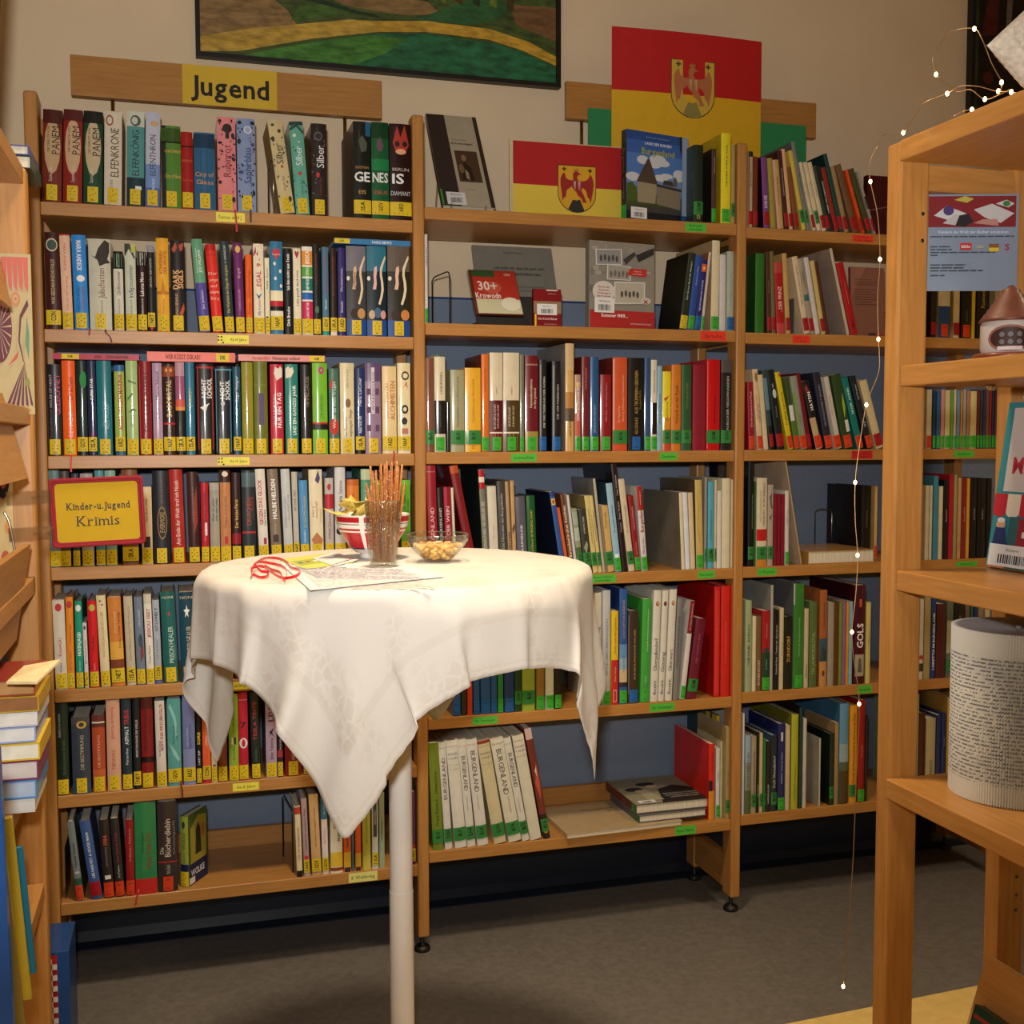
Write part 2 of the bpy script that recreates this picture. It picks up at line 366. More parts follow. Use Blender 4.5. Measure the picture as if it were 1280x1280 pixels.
# ------------------------------------------------------------------ books
class Sink:      # gathers the smallest books into one mesh
    def __init__(s): s.mb = MB(); s.xf = Matrix()
def emit(mb, name, e):
    if not isinstance(e, Sink): return mb.build(name, e)
    o = len(e.mb.v); e.mb.v += [tuple(e.xf @ Vector(p)) for p in mb.v]
    idx = [e.mb.m(m_) for m_ in mb.mats]; k0 = len(e.mb.f)
    e.mb.f += [[o+k for k in f] for f in mb.f]; e.mb.mi += [idx[i] for i in mb.mi]; e.mb.smooth |= {k0+i for i in mb.smooth}
STK = dict(y='cfae1c', Y='cfb022', g='3ca02e', G='2e7a34', r='cc3c18', R='9e141c', b='1f5c98')
rb = random.Random(3)
def book_geo(e, T, H, D, col, stk='.', extras=(), cover=None, soft=False, spine_text=None, gloss=True):
    tb = min(.0024, T*.18); bulge = min(.0035, T*.13)
    xs = [-T/2+T*i/6 for i in range(7)]
    bx_ = [-bulge*max(0, 1-(2*x/T)**2) for x in xs]
    def sy(x):
        u = min(5.9999, max(0, (x/T+.5)*6)); i = int(u); return bx_[i]+(bx_[i+1]-bx_[i])*(u-i)
    cm = mat(col, .36, .55 if gloss else .1, .07, 30); cv = mat(cover, .4, .3, .12, 18) if cover else cm
    outer = [(T/2, D)]+[(x, sy(x)) for x in xs[::-1]]+[(-T/2, D)]
    inner = [(T/2-tb, D)]+[(x*(1-2*tb/T), sy(x)+tb) for x in xs[::-1]]+[(-T/2+tb, D)]
    n = len(outer); mb = MB()
    V = [(x, y, 0) for x, y in outer]+[(x, y, 0) for x, y in inner]+[(x, y, H) for x, y in outer]+[(x, y, H) for x, y in inner]
    side = []; spn = []
    for i in range(n-1):
        q = (i+1, i, 2*n+i, 2*n+i+1)
        (spn if 1 <= i <= n-3 else side).append(q)
        side += [(n+i, n+i+1, 3*n+i+1, 3*n+i), (i, i+1, n+i+1, n+i), (2*n+i+1, 2*n+i, 3*n+i, 3*n+i+1)]
    side += [(0, n, 3*n, 2*n), (n-1, 2*n-1+0, 4*n-1, 3*n-1)[::-1]]
    mb.add(V, spn, cm, True); o = len(mb.v)
    mb.add(V, side, cv); emit(mb, 'cover', e)
    ins = .001 if soft else .004
    pb = MB(); pb.box((-T/2+tb, tb+.001, ins*.6), (T/2-tb, D-ins, H-ins), PAGES); emit(pb, 'pages', e)
    surf = lambda x, z, ep: (x, sy(x)-ep, z)
    P = Print(surf, xs)
    for ex in extras:
        a = ex.split()
        if not a: continue
        k = a[0]
        if k == 'B': P.strip(-T/2, T/2, float(a[1])*H, float(a[2])*H, mat(a[3], .36, .5, .05), 6)
        elif k == 'R': P.strip(-T/2+float(a[1])*T, -T/2+float(a[2])*T, float(a[3])*H, float(a[4])*H, a[5], 3)
        elif k == 'O':
            for q in range(int(a[2])):
                u_ = rb.choice([rb.uniform(.04, .3), rb.uniform(.7, .96)]); P.disc(-T/2+u_*T, rb.uniform(.06, .98)*H, T*rb.uniform(.025, .07), H*rb.uniform(.006, .016), a[1], 7)
        elif k == 'E': P.disc(-T/2+float(a[1])*T, float(a[2])*H, float(a[3])*T, float(a[4])*H, a[5])
        elif k == 'P':
            pts = [tuple(map(float, q.split(','))) for q in a[2:]]; P.poly([(-T/2+u*T, v*H) for u, v in pts], a[1])
        elif k == 'T':
            s = a[1].replace('_', ' '); v0, v1, cap = float(a[3]), float(a[4]), float(a[5])
            d = a[6][0] if len(a) > 6 else 'u'; u = float(a[7]) if len(a) > 7 else .5; bold = 'b' in a[6] if len(a) > 6 else 0
            L_ = (v1-v0)*H if d != 'h' else T*.9
            P.txt(s, -T/2+u*T, (v0+v1)/2*H, L_, cap*T if d != 'h' else cap*T, a[2], d, bold)
    P.mb.f and emit(P.mb, 'spine_print', e)
    if stk != '.':
        P = Print(lambda x, z, ep: (x, sy(x)-ep-.0016, z), xs); k = stk[0]; sm = mat(STK[k], .45, .3, .04)
        if k in 'yg' or k == 'r' or k == 'b' or k == 'R':
            w_ = min(.0235, T*.96); z0 = .003; h_ = .036
            if k == 'R': z0 = .008
            x0 = -w_/2
            P.strip(x0, x0+w_, z0, z0+h_, sm, 4)
            if k == 'y':
                for dx, dz in rb.choice([((-.3, .25), (.3, .25), (0, 0), (-.3, -.25), (.3, -.25)), ((-.28, .22), (.28, .22), (-.28, -.22), (.28, -.22)), ((-.3, -.2), (0, 0), (.3, .2))]):
                    P.disc(dx*w_*.8, z0+h_*.5+dz*.018, .0014, .0014, '2a2410', 6)
                P.txt(rb.choice(['Col', 'Bla', 'Cla', 'Gie', 'Cas', 'For', 'Gra', 'Jas']), 0, z0+.0055, w_*.6, .0045, '2a2410', 'h')
                P.txt('Jr', 0, z0+h_-.006, w_*.3, .004, '2a2410', 'h')
            else:
                P.txt(rb.choice(['BH', 'EH', 'PI', 'GS', 'KU']), 0, z0+h_-.008, w_*.5, .0045, '14260e', 'h')
                P.txt(rb.choice(['Bre', 'Am', 'Fal', 'Ser', 'Mus']), 0, z0+.007, w_*.6, .0045, '14260e', 'h')
        else:
            z0, h_ = (.010, .034) if k == 'Y' else (.020, .036)
            P.strip(-T/2, T/2, z0, z0+h_, sm, 5)
            w3 = rb.choice(['ARD', 'NAP', 'NET', 'SRA', 'CON', 'GOV', 'ISA']) if k == 'Y' else rb.choice(['G/M', 'B/1', 'S/H', '8/A'])
            P.txt(w3, 0, z0+h_*.58, h_*.62, min(.011, T*.55), '1c1a10', 'u', 1)
            if k == 'Y':
                for q in range(4): P.disc((q-1.5)*T*.2, z0+.005, .0012, .0012, '1c1a10', 6)
        emit(P.mb, 'sticker', e)

def stk_word(s):
    return {'y': 'yellow sticker', 'Y': 'yellow band', 'g': 'green sticker', 'G': 'green band', 'r': 'orange-red sticker', 'R': 'red sticker', 'b': 'blue sticker', '.': 'no sticker'}[s[0]]
BOOKS = {}; ALLB = []
def row(key, place, spec, setback=.008, dmax=.235, group=None, offset=0, skipn=0):
    z = ZS[key]; items = []
    for line in spec.strip().split('\n'):
        parts = [p.strip() for p in line.split(';')]
        a = parts[0].split()
        d = dict(x0=float(a[0]), x1=float(a[1]), xt=None if a[2] == '.' else float(a[2]), yt=float(a[3]), col=a[4], stk=a[5], ex=parts[1:], sb=setback, cover=None, dep=None)
        for t in a[6:]:
            if t[0] == 's': d['sb'] = float(t[1:])
            if t[0] == 'c': d['cover'] = t[1:]
            if t[0] == 'd': d['dep'] = float(t[1:])
        Y = d['sb']; c0 = onZ if 0 else None
        # x on the shelf: walk the ray at the height of the shelf on the plane of the spine
        def X(px, zz):      # world X at plane Y for pixel column px at height zz
            lo = -3.; hi = 6.
            for _ in range(50):
                mid = (lo+hi)/2; v = Vector((mid, Y, zz))-CAM
                u = 640+FPX*(v.dot(_R)/v.dot(_F))
                if u < px: lo = mid
                else: hi = mid
            return (lo+hi)/2
        d['X0'] = X(d['x0'], z); d['X1'] = X(d['x1'], z)
        xm = (d['x0']+d['x1'])/2 if d['xt'] is None else d['xt']+(d['x1']-d['x0'])/2
        top = onY(xm, d['yt'], Y).z
        d['phi'] = 0.0
        if d['xt'] is not None:
            xt = X(d['xt'], top); d['phi'] = math.atan2(xt-d['X0'], top-z)
            if abs(d['phi']) < .012: d['phi'] = 0.0
        d['H'] = (top-z)/math.cos(d['phi']) if d['phi'] else top-z
        d['T'] = max(.004, (d['X1']-d['X0']-.0012)*math.cos(d['phi']))
        items.append(d)
    line = None
    for i, d in enumerate(items):
        if d['phi'] <= 0:
            if line and line[2] < d['sb']+.2 and d['sb'] < .12:
                lx, lphi, _, lh = line
                if d['X0'] < lx+.0006: d['X0'] = lx+.0006
                zt = min(lh, d['H']*math.cos(d['phi']))
                need = (lx-d['X0']+.0004)/zt+math.tan(lphi)
                if math.tan(d['phi']) < need: d['phi'] = min(0, math.atan(need))
            nxt = items[i+1] if i+1 < len(items) else None
            if nxt and nxt['phi'] <= 0 and nxt['sb'] < .1:
                lim = (nxt['X0']-d['X0']-.0012)*math.cos(d['phi'])
                if lim > .003: d['T'] = min(d['T'], lim)
            line = (d['X0']+d['T']/math.cos(d['phi']), d['phi'], d['sb'], d['H']*math.cos(d['phi'])+d['T']*abs(math.sin(d['phi'])))
        else:
            if line and d['X1']-d['T']/math.cos(d['phi']) < line[0]:
                d['X1'] = line[0]+d['T']/math.cos(d['phi'])+.0006
            line = (d['X1']+.001, d['phi'], d['sb'], d['H'])
    for i in range(len(items)-2, -1, -1):
        d, nx = items[i], items[i+1]
        if d['phi'] > 0:
            lx = nx['X0'] if nx['phi'] <= 0 else nx['X1']-nx['T']/math.cos(nx['phi'])
            if nx['phi'] < d['phi']:
                zt = min(d['H'], nx['H']); mx = (lx-d['X1']-.0006)/zt+math.tan(nx['phi'])
                if math.tan(d['phi']) > mx: d['phi'] = max(0.0, math.atan(mx))
    res = []
    for i, d in enumerate(items):
        T, H, phi = d['T'], d['H'], d['phi']
        D = d['dep'] or min(dmax, max(.11, H*.70))
        lim_ = DEP-.03 if key in ('l7', 'm6') else DEP-.005
        if d['sb']+D > lim_: D = lim_-d['sb']
        lv = int(key[1]); up = key[0]+str(lv-1)
        zmax = ZS[up]-TH-.0015 if lv > 1 else 9
        if z+H*math.cos(phi)+T*abs(math.sin(phi)) > zmax: H = (zmax-z-T*abs(math.sin(phi)))/math.cos(phi)-.0005
        bi = 'lmr'.index(key[0]); xl, xr = B*bi+.0305, B*(bi+1)-.0008
        xtl = d['X0']+min(0, H*math.sin(phi))
        if phi <= 0 and xtl < xl:
            s_ = xl-xtl; d['X0'] += s_ if d['X0'] < xl+.02 and abs(phi) < .02 else 0
            if abs(phi) >= .02: phi = -math.asin(min(1, max(0, (d['X0']-xl)/H)))
        d['X0'] = max(d['X0'], xl)
        if phi <= 0 and d['X0']+T*math.cos(phi) > xr: T = max(.004, (xr-d['X0'])/math.cos(phi))
        if phi <= 0: ox = d['X0']+T/2*math.cos(phi); oz = z+T/2*abs(math.sin(phi))
        else: ox = d['X1']-T/2*math.cos(phi); oz = z+T/2*math.sin(phi)
        n = i+1+offset
        thick = 'thin ' if T < .013 else 'thick ' if T > .034 else ''
        lean = 'leaning ' if abs(phi) > .06 else ''
        prv = cname(items[i-1]['col']) if i else None
        lab = '%s%s%s book, %s, %s from left, %s' % (thick, lean, cname(d['col']), stk_word(d['stk']), ordw(n), place)
        if prv:
            l2 = lab.replace(' from left,', ' from left after a %s one,' % prv)
            if len(l2.replace('-', ' ').split()) <= 16: lab = l2
        vis = (d['x1']-d['x0'])*min(135, max(4, {'l1': 262, 'l2': 416, 'l3': 568, 'l4': 690, 'l5': 858, 'l6': 982, 'l7': 1105, 'm1': 270, 'm2': 408, 'm3': 564, 'm4': 712, 'm5': 880, 'm6': 1045, 'r1': 288, 'r2': 417, 'r3': 561, 'r4': 705, 'r5': 860, 'r6': 1010}[key]-d['yt']))
        if key == 'm5' and d['x0'] < 740: vis = (d['x1']-d['x0'])*14
        if key == 'r2' and d['x0'] > 1105: vis *= .55
        d.update(T=T, H=H, D=D, loc=(ox, d['sb'], oz+.0003), rot=(0, phi, 0), lab=lab, grp=group or 'books on the %s' % place, vis=vis, soft=(i*7 % 3 == 0), obj=None)
        res.append(d); ALLB.append(d)
    BOOKS[key+str(offset)] = res
    return res
def make_books(limit):
    # the books that show largest are things of their own, the slimmest rest is one mesh
    order = sorted(ALLB, key=lambda d: -d['vis'])
    sink = Sink()
    for n, d in enumerate(order): d['big'] = n < limit
    for d in ALLB:
        if d['big']:
            e = d['obj'] = thing('book', d['loc'], d['lab'], 'book', d['grp'], d['rot'])
        else:
            e = sink; sink.xf = Matrix.Translation(d['loc']) @ Euler(d['rot']).to_matrix().to_4x4()
        book_geo(e, d['T'], d['H'], d['D'], d['col'], d['stk'], d['ex'], d['cover'], soft=d['soft'])
    o = sink.mb.build('slim_books')
    tag(o, 'the slimmest booklets and hidden book spines standing between larger books in the bookcase', 'books', kind='stuff')
def ribbon(bk, pts, h, wd=.004):
    """bookmark ribbon hanging in front of the shelf edge, a part of its book; pts in pixels on the shelf front"""
    e = bk['obj']
    if e is None: return
    bpy.context.view_layer.update()
    P3 = [onY(x, y, -.004) for x, y in pts]; inv = (Matrix.Translation(e.location) @ Euler(e.rotation_euler).to_matrix().to_4x4()).inverted()
    P3 = [Vector((P3[0].x, .004, P3[0].z+.006))]+P3
    mb = MB(); V = []; F_ = []
    for p in P3: V += [inv @ (p+Vector((-wd/2, 0, 0))), inv @ (p+Vector((wd/2, 0, 0)))]
    for i in range(len(P3)-1): F_.append((2*i, 2*i+1, 2*i+3, 2*i+2))
    mb.add(V, F_, mat(h, .5, 0, 0)); o = mb.build('bookmark_ribbon', e)
    s = o.modifiers.new('thick', 'SOLIDIFY'); s.thickness = .0006
    o['label'] = cname(h)+' bookmark ribbon'
row('l1', 'left bay top shelf', '''
52 77 53 138 6e2819 y; E .5 .6 .42 .3 b89466; B .85 1 4a1c18; T PANEM 2a1c10 .52 .82 .42 u .66; T DIE_TRIBUTE_VON 4a3018 .54 .82 .13 u .3; T Suzanne_Collins c8b8a0 .22 .38 .2 u .4
78 102.5 79 138 84211c y; E .5 .6 .42 .3 c09a70; B .88 1 54201c; T PANEM 2a1c10 .52 .82 .42 u .66; T DIE_TRIBUTE_VON 4a3018 .54 .82 .13 u .3; T Suzanne_Collins c8b8a0 .22 .38 .2 u .5
103.5 128 104 140 17402a y; E .5 .6 .42 .3 bca478; B .87 1 1c1c18; T PANEM 2a1c10 .52 .82 .42 u .66; T DIE_TRIBUTE_VON 4a3018 .54 .82 .13 u .3; T Suzanne_Collins c8b8a0 .22 .38 .2 u .4
129.5 152 130 140 cdbfa2 y; T ELFENKRONE 4a2c1a .3 .82 .48 u .58; T HOLLY_BLACK 5a4030 .16 .27 .16 u .4; E .3 .9 .22 .06 8a5c34; E .3 .9 .14 .04 cdbfa2
157.5 180 158 140 4f8a80 y; B .84 1 c0c0a8; B 0 .3 1c3438; T ELFENKÖNIG 1c2420 .32 .8 .4 u .5; E .5 .9 .3 .06 4a5040; E .45 .9 .18 .04 b8b8a0; R .5 .85 .17 .21 d8d4c8
181 199.5 181.5 141 b4b6bc y; B .2 .45 6f8bb4; B 0 .2 47659a; T ELFENTHRON 3c2a22 .33 .76 .42 u .5; T HOLLY_BLACK e0dcd0 .17 .3 .16 u .55; E .6 .88 .3 .03 c09868
202 227 203 158 4e7a2c y cd1c1a14; R 0 .24 0 1 141410; B .8 .97 34511c; B .79 .81 141410; T City_of_Bones c8a040 .28 .5 .22 h .64; T CHRONIKEN d09a40 .6 .78 .15 h .62
227.5 242.5 . 165.5 9a1f1c y; B .8 .82 4a0c0c; T UNTERWELT c87038 .55 .7 .2 h .5; T City_of_Ashes c85a40 .3 .45 .2 h .5
243.5 270.5 . 166.5 2b5a78 y; B .8 .98 18364c; R .3 .34 .02 .78 1c4460; R .6 .64 .02 .78 1c4460; T City_of c89048 .4 .52 .22 h .5; T Glass c89048 .32 .4 .22 h .5
273 296.5 . 147 d8817c y; E .55 .88 .26 .05 231a18; R .45 .65 .77 .84 231a18; O 2a1c1c 34; T Rubinrot 7a2430 .36 .7 .42 u .5; E .15 .95 .1 .02 2a2020; E .85 .8 .1 .03 2a2020; E .12 .3 .1 .02 2a2020; E .88 .55 .1 .02 2a2020; E .15 .72 .12 .015 2a2020; E .85 .12 .1 .03 2a2020
297.5 321 . 149 8190aa y; E .6 .88 .22 .04 d8d4d0; E .6 .88 .17 .032 9aa0b0; O 20202c 34; T Saphirblau 223058 .3 .68 .42 u .55; E .15 .95 .12 .02 1c1c24; E .85 .95 .12 .02 1c1c24; E .12 .75 .1 .03 1c1c24; E .2 .42 .14 .02 4a3a70; E .85 .72 .1 .02 4a3a70; E .88 .2 .08 .03 1c1c24
351 369.5 334 152 c9b480 y; O 4a3e24 22; T Silber 38301c .52 .76 .5 u .45; E .3 .95 .12 .015 3a3220; E .7 .88 .12 .02 3a3220; E .2 .8 .12 .03 3a3220; E .55 .5 .1 .015 b03020; E .8 .15 .12 .03 3a3220; T Kerstin_Gier 6a5a34 .24 .4 .2 u .5
370.5 388 361 153 62a288 y; B .96 1 2a4438; O 2a4438 14; T Silber d8e0d0 .52 .74 .5 u .5; P 2a4438 0,.9 .5,.94 1,.86 1,.89 .5,.97 0,.93; E .5 .44 .14 .02 b83020; E .3 .85 .12 .02 d8d0b0; E .6 .78 .06 .01 d8d0b0; T Kerstin_Gier 2a5448 .22 .38 .2 u .55
390 410 388 155 2a2320 y; O 5a504a 18; T Silber e0dcd0 .52 .76 .5 u .55; E .45 .86 .28 .05 5a544c; E .45 .86 .2 .035 2a2320; E .4 .44 .12 .03 b82c24; T Kerstin_Gier 7a2c24 .22 .42 .2 u .55
442.5 464.5 . 152.5 171a16 Y c46433c d.21; P 4a5040 .3,.8 .5,.86 .8,.78 .75,.7 .45,.68; T GE e4e0d4 .36 .5 .55 hb .5; T BOSTON c09040 .5 .55 .14 h .5; T EIS c09040 .24 .3 .22 h .5; R .7 1 .85 1 1c5a78
465 487 . 153.5 12552e Y; B .83 1 0a3a1c; P 6a4050 .3,.78 .5,.85 .7,.76 .6,.7 .4,.7; T NES e4e0d4 .36 .5 .55 hb .5; T POSEIDON a0b080 .5 .55 .14 h .5; T ZEUS c04030 .25 .3 .2 h .5; B .5 .62 1c7a40
487.5 515 . 155.5 230e0e Y; P a83020 .15,.8 .35,.98 .5,.86 .7,.99 .9,.78 .7,.7 .3,.7; E .35 .79 .12 .03 1c0808; E .7 .79 .12 .03 1c0808; E .52 .71 .25 .03 e0a070; T IS e4e0d4 .36 .5 .45 hb .38; T MARLEN .4 .5 .55 .14 h .5; T DIAMANT c0c0b8 .25 .3 .2 h .5
'''.replace('T MARLEN .4 .5', 'T BERLIN c0b0a0 .5'))
row('l2', 'left bay second shelf', '''
58.5 77.5 53.5 290.5 3e1614 Y; E .5 .87 .4 .07 c8b890; E .5 .87 .33 .055 3a4a3c; T WAS_GESCHAH_IN_ECHO_FALLS? d8b878 .26 .72 .26
79 92.5 73 293 e2b48e y; T MARA_ANDECK c05848 .58 .94 .3 d; T Wenn_das_Leben_dich_nervt b02838 .2 .56 .24 d .6; B .985 1 b02830
94 112 89 294 2f83c2 y; T MARA_ANDECK f0ece4 .62 .94 .34 db; E .55 .54 .3 .035 f0ece4; T WENN_ICH_KEINE_LUST 8a2848 .2 .46 .22 d .68; T STREUE_NOTIZEN 1c3c68 .2 .46 .22 d .35
113 141 110 299 c0ba9e y; P 2c2018 .1,.82 .3,.8 .45,.9 .75,.99 .95,.96 .95,.86 .85,.78 .98,.74 .75,.73 .5,.7 .4,.77; T Julischatten 7a2c28 .35 .68 .3 u .55; T Babendererde 6a6458 .18 .33 .12 u .55
143.5 156 141.5 314.5 cfc6ae y; B .78 1 1a1a16; R .12 .88 .8 .97 7a9a70; P 3c5a3c .4,.9 .7,.93 .7,.84 .5,.82; T Libellensommer 4a4438 .45 .75 .4; T Babendererde 6a6458 .2 .4 .28
158 172 156 305 c2c2a4 y; P 3a3c34 0,1 .5,1 .95,.85 .9,.82 .4,.94 0,.85; R .6 1 .9 1 b8b84c; T Indigosommer 34344c .38 .76 .42; T Babendererde 6a6458 .19 .36 .24
173 185 . 315 2e1114 y; B .82 1 1c0c0c; R .1 .9 .83 .99 b8b8a0; P 4a4438 .3,.85 .6,.9 .8,.97 .7,.86; T Lakota_Moon d8d0c0 .44 .74 .4 ub; T Babendererde c8c0b0 .2 .42 .24
185.5 195 . 307 1d1b1a Y; B .92 1 8a8c88; T SILBERNER_MOND b0a898 .48 .88 .3 d; E .5 .05 .3 .03 c02020
197.5 213 . 298 e0a028 y; T KÖNIGINNEN a02c20 .62 .86 .3 u .36; T DER_WÜSTE a02c20 .62 .86 .3 u .7; B .4 .43 b87020; P b87820 .3,.43 .5,.58 .7,.43; T Danielle_Paige a06020 .18 .36 .18
214.5 233 . 301 1f1c1b y; T DARK d8a060 .45 .7 .36 ub .34; T SIGILS d8a060 .45 .7 .36 ub .7; P a8482c .1,.9 .4,.98 .5,.92 .3,.86; P a8482c .6,.95 .95,.98 .9,.9 .7,.88; T ANNA_BENNING c89868 .18 .42 .2 u .4; P b84828 .6,.2 .9,.32 .95,.25 .75,.16
250 263.5 239 299.5 5f9870 y c1a2420; B 0 .53 50468a; T JESS_WILLIAMS f0ece0 .62 .9 .26 u .6; T Dein_letzter_Sommer d0e0d0 .6 .95 .16 u .3; T Jess_Jochimsen d0c8e0 .22 .48 .24 u .55
266.5 280 256 306 d42c1e y; B .93 1 b02018; T Der e8b898 .64 .7 .3 h; T Junge e8b898 .57 .63 .3 h; T auf e8b898 .5 .56 .3 h; T dem e8b898 .43 .49 .3 h; T Berg e8b898 .36 .42 .3 h; T JOHN_BOYNE 701410 .84 .92 .16 h
282 294 274 302 2f3a3e y; T Die_Wahrheit_der_Dinge_die_vergehen c8b040 .22 .74 .3; T K._HERRNDORF c0bcae .76 .96 .22
295.5 307 291 304 66285c y; E .5 .93 .3 .04 d8a850; T Engel d8a0b0 .55 .78 .3; T LAUREN_KRÜGER c090a8 .24 .5 .24
308 316.5 305.5 318.5 e25c1a y; T Hagel_haben_keinen_Knigge 8a3010 .45 .8 .36; T Weninger 8a3010 .24 .4 .36
318 331.5 315.5 305 e4d4b4 y; P b03040 0,.88 .25,.97 .3,.88 .5,.93 .45,.86 .2,.9 .1,.86; T 9_- c03028 .72 .86 .4 ub; T ...EGAL b8283c .48 .7 .45 ub; P 385078 .2,.45 .5,.42 .8,.46 .5,.38; T Ally_Kennen 5a4a70 .2 .38 .28
332 338.5 . 322.5 e0d2ac y; T ANNE_-_Roman 5a5038 .5 .95 .4; R .2 .7 .21 .23 201c14
339 355 336.5 302 33728f Y; B .3 .47 e2d4ac; B .3 .36 b42430; B .255 .3 161412; B .18 .25 dcd0b0; P c82830 .5,.8 .2,.88 .3,.93 .5,.9 .7,.93 .8,.88; E .35 .76 .1 .02 e4dcc8; E .8 .68 .1 .02 e4dcc8; E .4 .6 .1 .02 e4dcc8; E .85 .52 .1 .02 e4dcc8; T Sophia e8c0b0 .83 .89 .14 h
356 366.5 353.5 310.5 1d1c1c .; T Ich_bin_nicht_aus_Stein e4e0d4 .5 .95 .36 ub; T Dirk_Bracke e4e0d4 .1 .32 .36 ub
367.5 377.5 365.5 311 e0d2b0 y; P a02430 .5,.88 .2,.95 .35,.98 .5,.95 .65,.98 .8,.95; T Liebe_geteilt_durch_zwei 3c342c .3 .78 .36; R .3 .7 .13 .14 3c342c
378.5 392 376.5 308.5 e4dcc8 y; B .79 .95 d88a30; B .66 .77 4f9c3c; B .5 .64 1c7060; B .4 .48 2860a0; B .18 .38 bc2850; T JESSICA f0ece4 .8 .95 .36 ub; T OSPRING f0ece4 .66 .77 .3 u; T NEMESIS f0ece4 .5 .64 .3 u; T LARS_NEYER f0e0e0 .19 .37 .24 u
392.5 402 389 305.5 1b1e1c y; T ANDREAS_STEINHÖFEL 7a2428 .55 .9 .24; E .5 .28 .3 .04 4a6a50
403.5 412 401 309 496e82 Y; B 0 .09 1f9080; T DER_REST_DES_SOMMERS a02c30 .46 .95 .3; T Sebastian d8e0e0 .28 .42 .3
413.5 422 411 310 2c2018 Y; T DER_WEG_NACH_WUNDER 8a3020 .4 .95 .28; B 0 .05 d8c8b0
423 432.5 420.5 310 322b66 Y; T Wie_niemand_etwas... c8c4d8 .5 .78 .34 u; T Schüssler c8c4d8 .26 .4 .34
433.5 458.5 . 308 3c3a3a y; B .72 1 6f6a70; B 0 .18 1f4684; P d8c09c .58,.36 .68,.44 .74,.52 .72,.6 .66,.68 .68,.76 .8,.83 .94,.9 .97,.87 .86,.8 .78,.74 .77,.68 .84,.6 .86,.52 .8,.44 .68,.35; P d0a888 .3,.52 .36,.6 .34,.68 .38,.76 .5,.78 .52,.72 .48,.66 .5,.58 .46,.52; E .1 .64 .08 .025 d8ccb0; E .4 .25 .2 .06 2a1c18; E .75 .25 .2 .06 b88850; T GEHEIMNIS 5a2020 .5 .74 .1 u .42
459 484 . 308 16262e y; B .72 1 2c6a7c; B 0 .18 1f4684; P dcc4a0 .58,.36 .68,.44 .74,.52 .72,.6 .66,.68 .68,.76 .8,.83 .94,.9 .97,.87 .86,.8 .78,.74 .77,.68 .84,.6 .86,.52 .8,.44 .68,.35; P d8a8a0 .3,.52 .36,.6 .34,.68 .38,.76 .5,.78 .52,.72 .48,.66 .5,.58 .46,.52; E .1 .64 .08 .025 e0d8c0; E .25 .24 .16 .05 c0a078; E .55 .26 .18 .06 385c7c; E .82 .24 .14 .05 c88c80
485 513 . 308 28261c y; B .72 1 5c5044; B 0 .18 1f4684; P dcc8a0 .58,.36 .68,.44 .74,.52 .72,.6 .66,.68 .68,.76 .8,.83 .94,.9 .97,.87 .86,.8 .78,.74 .77,.68 .84,.6 .86,.52 .8,.44 .68,.35; P d8b090 .3,.52 .36,.6 .34,.68 .38,.76 .5,.78 .52,.72 .48,.66 .5,.58 .46,.52; E .1 .64 .08 .025 d8ccb0; E .35 .24 .2 .06 2a1810; E .78 .24 .2 .06 c0783c
''')
